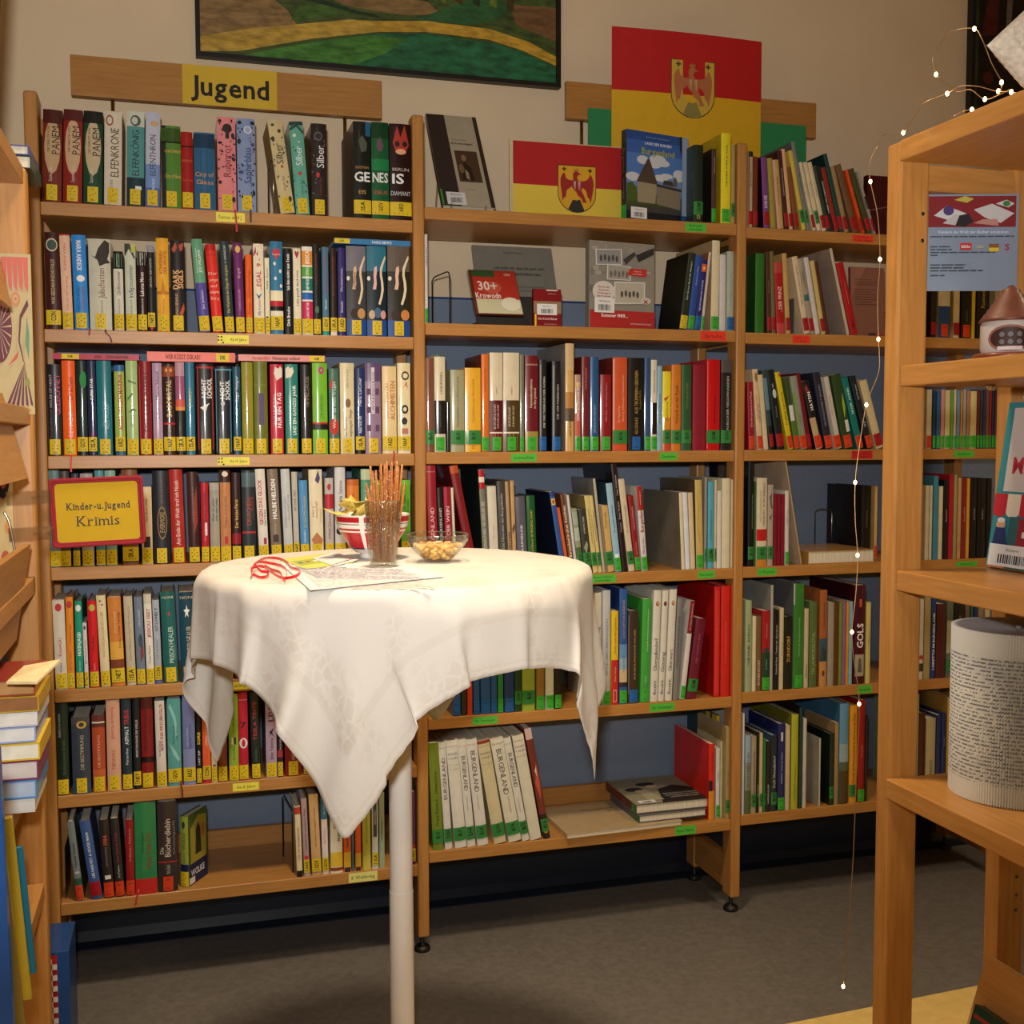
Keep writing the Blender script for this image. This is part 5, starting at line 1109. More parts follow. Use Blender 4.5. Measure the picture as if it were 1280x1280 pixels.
# --- second shelf of the middle bay
z = ZS['m2']
bl = onY(601, 404, .12); bl.z = z; tl = onX(590, 308.5, bl.x); lean = min(.5, max(.1, math.atan2(tl.y-bl.y, tl.z-z))); H = (tl.z-z)/math.cos(lean); W = wto(bl, Vector((1, 0, 0)), 702)
e = thing('book', (bl.x+W/2, bl.y, z+.012*math.sin(lean)+.001), 'wide grey-green book with a quotation, leaning behind the CD case', 'book', None, (-lean, 0, 0))
slab(e, W, H, .012, '7c7868', '5c584c'); P = fprint(W, H); P.strip(0, W, 0, H*.38, '2c2a26', 1)
P.txt('...verzeiht mir, dass ich euch nicht', W*.55, H*.73, W*.66, H*.035, '24221e', 'h', 1); P.txt('schon früher geschrieben habe.', W*.53, H*.66, W*.6, H*.035, '24221e', 'h', 1); P.txt('Herbert Menzel', W*.5, H*.92, W*.24, H*.028, '35322c', 'h')
P.txt('Briefe eines jungen Mannes', W*.68, H*.5, W*.4, H*.022, '3c3a34', 'h'); P.txt('aus dem Feld', W*.62, H*.45, W*.2, H*.022, '3c3a34', 'h')
for cx in (.72, .8, .88): P.disc(W*cx, H*.24, W*.05, H*.1, '4a463e')
P.build('cover_print', e)
bl = onY(594, 394, .03); tl = onX(583, 340, bl.x); tl2 = (tl-bl); lean = min(.6, math.atan2(tl2.y, tl2.z)); H = tl2.length; W = wto(bl, Vector((1, 0, 0)), 655)
bl.z = max(bl.z, z+.016)
e = thing('cd_case', (bl.x+W/2, bl.y, bl.z+.004), 'glossy CD case with a red, green and white cover on a black stand', 'cd case', None, (-lean, 0, 0))
mb = MB(); mb.box((-W/2+.004, .0015, .001), (W/2-.001, .008, H-.001), mat('6a2a1c', .3, .3, .03)); mb.build('booklet', e)
P = Print(lambda x, zz, ep: (x-W/2, .0013-ep, zz))
P.strip(W*.08, W*.99, H*.33, H*.99, 'b83020', 1); P.strip(W*.08, W*.55, H*.84, H*.99, '2c5428', 1); P.strip(W*.08, W*.99, H*.02, H*.34, 'd0c8a0', 1); P.disc(W*.78, H*.24, W*.2, H*.15, 'e8e0c0'); P.disc(W*.45, H*.6, W*.2, H*.14, 'c85840')  # cover print; the pale disc at lower right is glare painted on
P.txt('30+', W*.36, H*.64, W*.4, H*.2, 'e8d8c8', 'h', 1); P.txt('Krowodn', W*.34, H*.42, W*.52, H*.12, 'f0e8dc', 'h', 1); P.txt('ORF', W*.82, H*.9, W*.14, H*.05, 'e8dcd0', 'h'); P.build('booklet_print_glare', e)
mb = MB(); mb.box((-W/2, -.001, 0), (W/2, .0102, H), glassy('cd_plastic', (.97, .97, .97), 1.5, .03)); mb.build('jewel_case', e)
mb = MB(); x0 = bl.x; y0 = bl.y; zb = z+.0005
mb.box((x0+.0, y0-.012, zb), (x0+W+.004, y0+.085, zb+.006), BLACK); mb.box((x0+.0, y0-.018, zb), (x0+W+.004, y0-.012, zb+.020), BLACK); 
mb.tube([(x0+W/2, y0+.08, zb+.004), (x0+W/2, y0+.092, zb+.05), (x0+W/2, y0+.094, zb+.092)], .005, BLACK, 8)
mb.lathe([(.0, 0), (.009, .0), (.009, .012), (.0, .012)], BLACK, 12, (x0+W/2-.01, y0+.094, zb+.085))
tag(mb.build('display_stand'), 'small black display stand holding the CD case', 'stand')
bl = onY(667, 408, .035); bl.z = z; W = wto(bl, Vector((1, 0, 0)), 701.5); H = hto(bl, Vector((0, 0, 1)), 361)
e = thing('book', (bl.x+W/2, bl.y, z+.0004), 'small dark red book with a barcode label, beside the CD case', 'book')
slab(e, W, H, .014, '7c181c', '6a1216'); P = fprint(W, H); P.strip(0, W, H*.36, H*.68, '8c6c4c', 1); P.strip(W*.04, W*.1, 0, H*.34, 'd8c020', 1)
barcode(P, W*.12, H*.32, W*.72, H*.29); P.txt('Die Köchl Bäuer', W*.5, H*.22, W*.7, H*.06, 'd8b8a8', 'h', 1); P.txt('Geschichten', W*.6, H*.08, W*.5, H*.04, 'c09888', 'h'); P.strip(W*.45, W*.85, H*.95, H*.98, 'd8c8b8', 1); P.txt('Heimat', W*.65, H*.88, W*.3, H*.04, 'c09888', 'h'); P.build('cover_print', e)
p0 = onY(736.5, 408, .012); p0.z = z; rz = .14; dv = Vector((math.cos(rz), math.sin(rz), 0)); W = wto(p0, dv, 817.5); H = hto(p0, Vector((0, 0, 1)), 300); t = .022; c = p0+dv*(W/2)
e = thing('book', (c.x, c.y, z+.0004), 'grey and red book facing out with black-and-white border photos and a barcode', 'book', None, (0, 0, rz))
slab(e, W, H, t, '8c8474', '7a7468', '6a6458'); P = fprint(W, H)
rr = random.Random(4)
for i in range(26):
    x, zz = rr.uniform(.02, .9)*W, rr.uniform(.24, .98)*H; P.disc(x, zz, W*rr.uniform(.02, .06), H*rr.uniform(.01, .05), rr.choice(['7a7264', 'a09684', '948a78', '6c6658']), 7)
P.poly([(W*.7, H*.86), (W*.98, H*.96), (W*.98, H*.88), (W*.74, H*.78)], '2a2826'); P.poly([(W*.5, H*.8), (W*.68, H*.9), (W*.7, H*.86), (W*.55, H*.74)], '3a3632')
P.strip(0, W, 0, H*.205, 'a82420', 1)
for q, (a, b) in (([(.08, .90), (.48, .92), (.49, .74), (.09, .72)], ('8a8680', '4a4844')), ([(.26, .74), (.62, .72), (.62, .56), (.25, .56)], ('989080', '6a6458')), ([(.36, .54), (.84, .55), (.84, .3), (.36, .28)], ('b0a690', '4c463c'))):
    P.poly([(W*x, H*y) for x, y in q], 'd0c8ba'); mx = sum(x for x, _ in q)/4; my = sum(y for _, y in q)/4
    P.poly([(W*(mx+(x-mx)*.92), H*(my+(y-my)*.9)) for x, y in q], a)
    for k in range(5): P.disc(W*(mx-.12+.06*k), H*(my-.02+.01*(k % 2)), W*.022, H*.04, b, 7)
P.poly([(W*.56, H*.62), (W*.6, H*.7), (W*.86, H*.7), (W*.86, H*.61)], 'b82c20'); P.txt('Flucht in', W*.72, H*.67, W*.2, H*.016, 'e8c8b8', 'h'); P.txt('die Freiheit', W*.72, H*.64, W*.2, H*.016, 'e8c8b8', 'h')
P.disc(W*.2, H*.42, W*.17, H*.12, 'ccc4b4', 16)
for i, s in enumerate(['durch den', 'Eisernen', 'Vorhang in', 'die Freiheit']): P.txt(s, W*.2, H*(.47-.035*i), W*.22, H*.02, 'a02c24', 'h', 1)
barcode(P, W*.06, H*.175, W*.3, H*.17); P.disc(W*.84, H*.33, W*.08, H*.04, 'c0b8a4'); P.txt('x', W*.84, H*.33, W*.1, H*.06, 'a02420', 'h', 1)
P.txt('Sommer 1989...', W*.36, H*.145, W*.5, H*.04, 'e8d8cc', 'h', 1); P.txt('WOLFGANG BACHKÖNIG', W*.76, H*.055, W*.34, H*.018, 'e0c0b4', 'h'); P.build('cover_print', e)

# second shelf right bay: pink-brown book facing out; top shelf: dark red book
z = ZS['r2']; bl = onY(1064, 419, .06); bl.z = z; W = wto(bl, Vector((1, 0, 0)), 1106); H = hto(bl, Vector((0, 0, 1)), 333)
e = thing('book', (bl.x+W/2, bl.y, z+.001), 'pink-brown paperback showing its back cover, right of the leaning red book', 'book', None, (-.05, 0, 0))
slab(e, W, H, .012, '8c5c4a', '7a4c3c'); P = fprint(W, H); P.poly([(0, 0), (0, H*.55), (W*.45, H), (W, H), (W, 0)], '7a4c38')
for i in range(10): P.strip(W*.12, W*(.78 if i % 4 else .6), H*(.82-.035*i-(.04 if i > 2 else 0)), H*(.828-.035*i-(.04 if i > 2 else 0)), '4c3024', 1)
P.strip(W*.5, W*.72, H*.02, H*.06, '2c2420', 1); P.strip(W*.74, W*.95, H*.03, H*.06, 'a02c28', 1); P.build('cover_print', e)
z = ZS['r1']; bl = onY(1083, 293, .10); bl.z = z; W = .14; H = hto(bl, Vector((0, 0, 1)), 219)
e = thing('book', (bl.x+W/2, bl.y, z+.0004), 'dark maroon book facing out at the far right of the top shelf', 'book')
slab(e, W, H, .02, '401014', '340c10'); P = fprint(W, H); P.poly([(0, H*.44), (W, H*.6), (W, H*.62), (0, H*.46)], '6a4440'); P.build('cover_print', e)

# --- books lying on top of rows, and flat piles
def lying(fl, fr, z0, t, depth, col, label, spine=None, pages_front=False, name='book', group=None, edge=None):
    d = (fr-fl); rz = math.atan2(d.y, d.x); W = d.length; c = (fl+fr)/2
    e = thing(name, (c.x, c.y, z0+.0004), label, 'book', group, (0, 0, rz)); tb = .002
    cm = mat(col, .36, .4, .06); sm_ = mat(spine or col, .36, .4, .06)
    mb = MB(); mb.box((-W/2, 0, 0), (W/2, depth, tb), cm); mb.box((-W/2, 0, t-tb), (W/2, depth, t), cm)
    if pages_front: mb.box((-W/2, 0, tb), (-W/2+tb, depth, t-tb), sm_)
    else: mb.box((-W/2, 0, tb), (W/2, tb, t-tb), sm_)
    mb.build('cover', e); mb = MB()
    if pages_front: mb.box((-W/2+tb, .003, tb), (W/2-.003, depth-.003, t-tb), PAGES)
    else: mb.box((-W/2+.003, tb, tb), (W/2-.003, depth-.003, t-tb), PAGES)
    mb.build('pages', e)
    return e, W
def lay_row(px0, px1, py0, py1, col, label, words, sticker=None, z0=None, depth=.13, y=.012):
    a = onY(px0, py1, y); b = onY(px1, py1, y); zt = onY((px0+px1)/2, py0, y).z; zb = z0 if z0 else (a.z+b.z)/2
    a.z = b.z = zb; t = max(.008, zt-zb)
    e, W = lying(a, b, zb, t, depth, col, label, group=None)
    P = Print(lambda x, zz, ep: (x-W/2, -ep, zz))
    for s, u, l, h in words:
        P.txt(s, W*u, t*.5, W*l, t*.5, h, 'h', 1)
    if sticker: P.strip(W*sticker[0], W*sticker[1], t*.06, t*.94, mat('d6b820', .45, .3, .04), 1); P.txt('DIE', W*(sticker[0]+sticker[1])/2, t*.5, W*.06, t*.4, '1c1a10', 'h', 1)
    P.build('spine_print', e)
def toprow(key, x0, x1): return max(d['loc'][2]+d['H'] for d in ALLB if d['x0'] >= x0 and d['x1'] <= x1 and d in BOOKS[key])+.0008
zt = toprow('l30', 55, 176); lay_row(66, 174, 442.5, 451, 'ac1c38', 'crimson book lying flat on top of the row, far left of third shelf', [('SCHWANENSCHREI', .74, .26, '3c0c18'), ('EDEN', .52, .08, '6c1020')], (.1, .3), zt)
zt = toprow('l30', 175, 302); lay_row(184, 294, 440.5, 451.5, 'dc6450', 'salmon book lying on top of the third shelf row, middle of the three', [('WER KÜSST OSKAR?', .4, .4, '8a2420')], (.78, .93), zt)
zt = toprow('l30', 303, 412); lay_row(298, 406, 444, 452.5, 'd88a80', 'pale pink book lying on top of the third shelf row, rightmost of the three', [('Nonstop online!', .55, .32, '5c2c28'), ('Hortense Ullrich', .26, .2, 'b03838')], (.82, .99), zt)
zt = toprow('l20', 420, 514); lay_row(418, 513, 299.5, 308, '3c78a4', 'blue book lying flat on three matching volumes on the second shelf', [('FAKE NEWS', .62, .26, 'd8dcd8')], (0, .2), zt, .15)
# flat books on the bottom shelf of the middle bay
z = ZS['m6']; fl = onZ(709, 1049, z); fr = onZ(853, 1031.6, z); bk = onZ(682, 1000, z); t1 = .013
e, W = lying(fl, fr, z, t1, .235, 'b09468', 'beige linen book lying flat on the middle bay bottom shelf, lowest of the pile', pages_front=True)
P = Print(lambda x, y, ep: (x-W/2, y, t1+ep)); P.txt('Marienkirche', W*.45, .17, W*.3, .014, '6a4c30', 'h'); P.txt('der Gemeinde', W*.62, .145, W*.26, .01, '7a5438', 'h'); P.build('cover_print', e)
z1 = z+t1+.0008; fl = onZ(799, 1029, z1); fr = onZ(883, 1019.5, z1); fl = fl+(fl-fr)*.0; t2 = .020
e, W = lying(fl, fr, z1, t2, .21, '504c54', 'grey book lying in the middle of the flat pile of three', spine='44444e', pages_front=True)
P = Print(lambda y, x, ep: (-W/2-ep, y, x)); P.strip(.004, .03, .001, t2-.001, '2c7434', 1); P.build('sticker', e)
z2 = z1+t2+.0008; fl = onZ(795, 1018, z2); fr = onZ(889.5, 1008.3, z2); t3 = .026
e, W = lying(fl, fr, z2, t3, .235, '5c5444', 'dark red spined book with a photo of two people, topmost of the flat pile', spine='5a1218', pages_front=True); D_ = .235
P = Print(lambda x, y, ep: (x-W/2, y, t3+ep))
P.strip(0, W, 0, D_, '8c8468', 1); P.poly([(W*.35, 0), (W, 0), (W, D_*.42), (W*.75, D_*.62), (W*.5, D_*.5), (W*.42, D_*.2)], '26221c'); P.disc(W*.42, D_*.72, W*.13, D_*.07, '1e1a16'); P.disc(W*.46, D_*.62, W*.08, D_*.05, 'b8a888'); P.disc(W*.2, D_*.55, W*.12, D_*.08, '2a2620'); P.disc(W*.27, D_*.46, W*.1, D_*.06, 'b0a080'); P.poly([(W*.2, D_*.1), (W*.22, D_*.38), (W*.36, D_*.42), (W*.42, D_*.1)], 'a09878')
for i, s in enumerate(['Die Geschichte der Menschen', 'im Burgenland in alten Bildern', 'und Erinnerungen']): P.txt(s, W*.72, D_*(.3-.07*i), W*.46, .010, 'b8b0a0', 'h')
barcode(P, W*.06, D_*.02, W*.22, D_*.1); P.build('cover_print', e)
P = Print(lambda y, x, ep: (-W/2-ep, y, x)); P.strip(.002, .03, .002, t3-.002, '2c8434', 1); P.txt('STARK-CHRONIK', .12, t3*.5, .12, .009, '8a4448', 'h'); P.build('spine_print', e)
# flat book, bottom right of the middle section (right bay, fourth shelf)
z = ZS['r4']; fl = onZ(1008, 705, z); fr = onZ(1086, 701, z); fl.y = fr.y = .012; 
e, W = lying(fl, fr, z, .036, .21, 'b88848', 'thick book with ochre covers lying flat on the right bay fourth shelf', spine='a87838', pages_front=True)
# black slipcase book and wooden-coloured one beside it
# green and yellow illustrated paperback turned to show its cover
z = ZS['l7']; p0 = onZ(236.5, 1109, z); p1 = onZ(260, 1092, z); dv = (p1-p0).normalized(); rz = -math.atan2(dv.x, dv.y); T = .022; D = (p1-p0).length; H = hto(p0, Vector((0, 0, 1)), 1021)
c = p0-Vector((math.cos(rz), math.sin(rz), 0))*(T/2)
e = thing('book', (c.x, c.y, z+.0004), 'green and yellow paperback turned to show its cover, left bay bottom shelf', 'book', None, (0, 0, rz))
book_geo(e, T, H, D, '8c9838', 'y', ['B .22 .32 1c2048', 'T WOLKE 3c4818 .5 .8 .4', 'E .5 .88 .2 .05 2c3018', 'T Sebastian 4a5820 .33 .48 .24'], cover='4c5c28')
P = Print(lambda x, zz, ep: (T/2+ep, x, zz)); P.strip(.002, D-.002, 0, H*.3, '1c2040', 1); P.poly([(D*.1, H*.3), (D*.1, H*.8), (D*.5, H*.95), (D*.95, H*.9), (D*.9, H*.3)], '98882c'); P.poly([(D*.35, H*.4), (D*.38, H*.75), (D*.5, H*.85), (D*.62, H*.75), (D*.66, H*.4)], '2a2c18')
P.disc(D*.75, H*.7, D*.12, H*.1, 'a86028'); P.txt('WOLKE', D*.45, H*.17, D*.7, H*.09, 'd0ccc0', 'h', 1); P.strip(D*.02, D*.3, H*.02, H*.11, 'd0ccc0', 1); P.build('cover_print', e)
# large picture book behind the red one
z = ZS['m6']; a = onY(902, 1030, .075); a.z = z
e = thing('book', (a.x-.006, .09, z+.0004), 'tall yellow and green picture book standing behind the red one', 'book')
Hh = hto(Vector((a.x, .075, z)), Vector((0, 0, 1)), 896); book_geo(e, .009, Hh, .2, 'd0b024', '.', [], cover='4c5c34')
P = Print(lambda y, zz, ep: (-.0045-ep, y, zz)); P.poly([(.0, .1), (0, Hh), (.07, Hh), (.06, .1)], 'b89c28'); P.poly([(.02, .1), (.03, Hh), (.045, Hh), (.04, .1)], '2c4c34'); P.poly([(.1, .1), (.11, Hh), (.2, Hh), (.2, .1)], '1c3c40'); P.build('cover_print', e)
# black slipcase leaning at the wire bookend in the right bay
z = ZS['r4']; a = onY(1089, 690, .1); a.z = z
e = thing('slipcase', (a.x-.02, .1, z+.0004), 'black slipcase book standing behind the flat ochre book', 'book'); Hs = hto(Vector((a.x, .1, z)), Vector((0, 0, 1)), 607)
book_geo(e, .032, Hs, .19, '181614', '.', ['R .1 .9 .0 .1 b83c20', 'T BURGENLAND 6a6458 .2 .9 .14'], cover='1c1815')
e = thing('book', (a.x+.0075, .09, z+.0004), 'slim ochre book between the black slipcase and the post', 'book'); book_geo(e, .0095, Hs*.99, .18, 'c09858', 'r', [])

# --- wire bookends
def bookend(px0, px1, py, key, label, y0=.03, y1=.12, mt=METAL):
    z = ZS[key]; a = onY(px0, py, y1); b = onY(px1, py, y0); mb = MB(); h = max(.05, a.z-z)
    mb.tube([(b.x, y0, z+.002), (b.x, y0, z+h-.012), (b.x-.001, y0+.006, z+h-.003), (b.x-.004, y0+.014, z+h), (a.x+.004, y1-.012, z+h), (a.x, y1, z+h-.01), (a.x, y1, z+.002)], .0018, mt, 7)
    return tag(mb.build('wire_bookend'), label, 'bookend')
bookend(335, 341.5, 210, 'l1', 'silver wire bookend between the blue-grey and cream books, left top shelf')
bookend(353, 365, 993, 'l7', 'dark wire bookend on the left bay bottom shelf', .04, .16, DARKMETAL)
bookend(540, 562, 347, 'm2', 'grey wire bookend at the left end of the middle second shelf', .03, .16, DARKMETAL)
bookend(1019, 1040, 636, 'r4', 'silver wire bookend standing behind the flat ochre book', .232, .27, METAL)
def sheet_end(px, py, key, label, y0, y1, mt):
    z = ZS[key]; b = onY(px, py, y0); mb = MB()
    mb.box((b.x-.0015, y0, z+.0003), (b.x, y1, b.z), mt)
    return tag(mb.build('metal_bookend'), label, 'bookend')
sheet_end(993.5, 350, 'r2', 'grey sheet metal bookend right of the tan book, right second shelf', .03, .15, mat('8c8a86', .4, 0, .02, metal=.6, raw=True))
z = ZS['l7']; b = onY(80, 1062, .02); mb = MB(); mb.box((b.x, .03, z+.0003), (b.x+.0015, .15, b.z), DARKMETAL); tag(mb.build('metal_bookend'), 'dark metal bookend at the left end of the bottom shelf', 'bookend')

# --- sign boards and flag above the bookcase
YS = .235
def signboard(pts, label, pins, key, word=None):
    tl, tr, br, bl_ = [onY(x, y, YS) for x, y in pts]; x0 = (tl.x+bl_.x)/2; x1 = (tr.x+br.x)/2; z1 = (tl.z+tr.z)/2; z0 = (bl_.z+br.z)/2; cx = (x0+x1)/2
    e = thing('sign_board', (cx, YS, z0), label, 'sign'); mb = MB(); mb.box((x0-cx, 0, 0), (x1-cx, .018, z1-z0), WX); bevel(mb.build('plank', e), .0015)
    for p in pins:
        px_ = onY(p, pts[3][1], YS).x-cx; mb = MB(); mb.tube([(px_, .022, ZS[key]-z0+.001), (px_, .022, (z1-z0)*.6)], .0045, mat('a08c50', .3, 0, 0, metal=1, raw=True), 10); mb.build('rod', e)
    return e, cx, z0, z1
e, cx, z0, z1 = signboard([(88, 71), (477, 98), (477, 145), (88, 122)], 'long beech sign board with a yellow panel reading Jugend', (140, 432), 'l1')
a = onY(228, 105, YS).x-cx; b = onY(346, 105, YS).x-cx; hh = z1-z0; m_ = (a+b)/2
P = Print(lambda x, zz, ep: (x, -ep-.0008, zz)); P.strip(a, b, 0, hh, mat('d0a828', .5, 0, .03), 1); P.txt('Jugend', m_, hh*.50, (b-a)*.90, hh*.50, '141210', 'h', 1); P.build('lettering_panel', e)
e, cx, z0, z1 = signboard([(708, 100), (1020, 130), (1020, 175), (708, 145)], 'beech sign board half hidden behind the big flag poster', (730, 1000), 'm1')
YG = YS-.006
tl = onY(735, 136, YG); tr = onY(1008, 156, YG); zb = onY(735, 205, YG).z
mb = MB(); mb.box((tl.x, YG, zb), (tr.x, YG+.002, (tl.z+tr.z)/2), mat('2c8048', .7, 0, .03)); tag(mb.build('green_card'), 'wide green card hanging on the sign board behind the flag poster', 'card')
YF = YS-.014
tl = onY(765, 35, YF); tr = onY(952, 50, YF); zb = onY(770, 200, YF).z; x0, x1 = tl.x, tr.x; zt = (tl.z+tr.z)/2; W = x1-x0; H = zt-zb
e = thing('flag_poster', (x0, YF, zb), 'big red and yellow flag poster with eagle shield above the middle bay', 'poster')
bow = lambda x: -.010*math.sin(math.pi*min(1, max(0, x/W)))
mb = MB(); n = 10
for c_, za, zc in (('b81a1a', H*.53, H), ('d8a41c', 0, H*.53)):
    V = []; F_ = []
    for i in range(n+1):
        x = W*i/n; V += [(x, bow(x), za), (x, bow(x), zc), (x, bow(x)+.0015, zc), (x, bow(x)+.0015, za)]
    for i in range(n):
        for k in range(4): F_.append((4*i+k, 4*i+4+k, 4*i+4+(k+1) % 4, 4*i+(k+1) % 4))
    mb.add(V, F_, mat(c_, .6, 0, .03), False)
mb.build('sheet', e)
P = Print(lambda x, zz, ep: (x, bow(x)-ep, zz)); arms(P, W*.525, onY(860, 149, YF).z-zb, W*.148, onY(860, 76, YF).z-onY(860, 149, YF).z, 'b06a3c', 'c8a438', '3a3420', '8c7c3c', 'c8b890'); P.build('shield_print', e)

# --- paintings
def painting(x0, x1, z0, z1, Y, label, fr, draw, name='painting'):
    cx = (x0+x1)/2; e = thing(name, (cx, Y, z0), label, 'painting'); W = x1-x0; H = z1-z0; mb = MB(); f = .012
    mb = MB(); mb.box((-W/2, -.028, 0), (W/2, 0, f), fr); mb.box((-W/2, -.028, H-f), (W/2, 0, H), fr); mb.box((-W/2, -.028, f), (-W/2+f, 0, H-f), fr); mb.box((W/2-f, -.028, f), (W/2, 0, H-f), fr); mb.build('frame', e)
    mb = MB(); mb.box((-W/2+f, -.016, f), (W/2-f, -.002, H-f), mat('2c3a20', .5, .2, .5, 25, .6)); mb.build('canvas', e)
    P = Print(lambda x, zz, ep: (-W/2+f+x, -.016-ep, f+zz)); draw(P, W-2*f, H-2*f); P.build('paint', e)
br_ = lambda h, v=.35, s=30: mat(h, .45, .25, v, s, .8, stretch=(1, 1, 3))
def landscape(P, W, H):
    s = .085/1     # metres of painting shown per unit below
    R_ = lambda pts: [(W*x, .215*y) for x, y in pts]
    P.poly(R_([(0, 0), (0, 2), (1, 2), (1, 0)]), br_('3c4c20', .5))
    P.poly(R_([(0, .12), (0, .62), (.05, .9), (.16, .86), (.23, .62), (.26, .42), (.12, .3)]), br_('86683c'))
    P.poly(R_([(0, .02), (.0, .2), (.12, .34), (.26, .46), (.4, .58), (.5, .6), (.5, .48), (.3, .3), (.1, .06)]), br_('b08c34'))
    P.poly(R_([(.48, .6), (.62, .66), (.8, .64), (.92, .52), (1, .36), (1, .24), (.9, .4), (.8, .5), (.62, .52), (.48, .46)]), br_('b48c2c'))
    P.poly(R_([(.1, 0), (.3, .26), (.48, .44), (.62, .5), (.8, .46), (.9, .38), (1, .22), (1, 0)]), br_('1f5c38', .5, 22))
    P.poly(R_([(.1, 0), (.22, .16), (.36, .32), (.48, .42), (.56, .4), (.5, .2), (.4, 0)]), br_('3c7028', .45))
    P.poly(R_([(.24, .5), (.26, .68), (.4, .78), (.36, .62)]), br_('3c5c20')); P.poly(R_([(.28, .9), (.4, .98), (.62, .9), (.66, .76), (.55, .7), (.4, .74)]), br_('7c6038'))
    P.poly(R_([(.86, .98), (.88, .72), (1, .56), (1, 1)]), br_('6c4c2c')); P.poly(R_([(.58, .66), (.7, .9), (.78, 1.05), (.86, 1.0), (.84, .8), (.74, .66)]), br_('28542c'))
    P.poly(R_([(.05, .92), (.16, 1.0), (.26, .86), (.4, .72), (.5, .64), (.42, .66), (.26, .78), (.14, .9)]), br_('14301c'))
    for k in range(12): P.poly(R_([(.3+.05*k, .95), (.31+.05*k, 1.4), (.33+.05*k, 1.3), (.32+.05*k, .9)]), br_(('1c2c14', '5c6c20', '3c2c18')[k % 3]))
a = onY(245, 76, YW-.028); b = onY(701, 104, YW-.028)
painting(a.x, b.x, (a.z+b.z)/2, (a.z+b.z)/2+.55, YW-.002, 'green landscape painting with a yellow path in a black frame', BLACK, landscape)
def darkart(P, W, H):
    P.poly([(.02, .02), (.02, H-.02), (W-.02, H-.02), (W-.02, .02)], br_('14100e', .4)); P.poly([(.03, .25), (.06, .4), (.1, .42), (.09, .26)], br_('4c1814')); P.poly([(.12, .2), (.13, .42), (.15, .4), (.14, .22)], br_('6a5c50')); P.disc(.06, .12, .02, .02, '4c1814')
a = onY(1213, 146, YW-.028); painting(a.x, a.x+.7, a.z, a.z+.55, YW-.002, 'nearly black painting at the top right of the back wall', BLACK, darkart)

# ------------------------------------------------------------------ bar table with its cloth
TC = atd(498, 707, 2.1); TR = .345; TZ = TC.z-.004
tab = thing('bar_table', (TC.x, TC.y, 0), 'round white bar table standing in front of the bookcase under a white cloth', 'table')
PM = mat('d8d0c0', .4, .2, .05, 8)
mb = MB(); mb.lathe([(0, TZ-.026), (TR-.004, TZ-.026), (TR, TZ-.022), (TR, TZ-.003), (TR-.003, TZ), (0, TZ)], mat('cfc6b4', .5, 0, .03), 64); mb.build('tabletop', tab)
zj = onY(498, 1113, TC.y).z
mb = MB(); mb.lathe([(0, zj-.01), (.0212, zj-.01), (.0215, zj-.009), (.0215, zj), (.0215, zj+.004), (.0215, TZ-.05), (.0215, TZ-.031), (.0213, TZ-.03)], PM, 32); mb.build('upper_pole', tab)
mb = MB(); mb.lathe([(0, .02), (.0225, .02), (.0225, .06), (.0225, zj-.006), (.0225, zj-.005), (.0225, zj), (.0222, zj+.001), (.0215, zj+.0012)], PM, 32); mb.build('lower_pole', tab)
mb = MB(); mb.lathe([(0, 0), (.22, 0), (.225, .006), (.21, .014), (.05, .028), (.026, .035), (0, .035)], PM, 48); mb.build('base_plate', tab)
mb = MB(); mb.lathe([(0.0, TZ-.034), (.06, TZ-.034), (.06, TZ-.0265), (0, TZ-.0265)], PM, 24); mb.build('collar', tab)

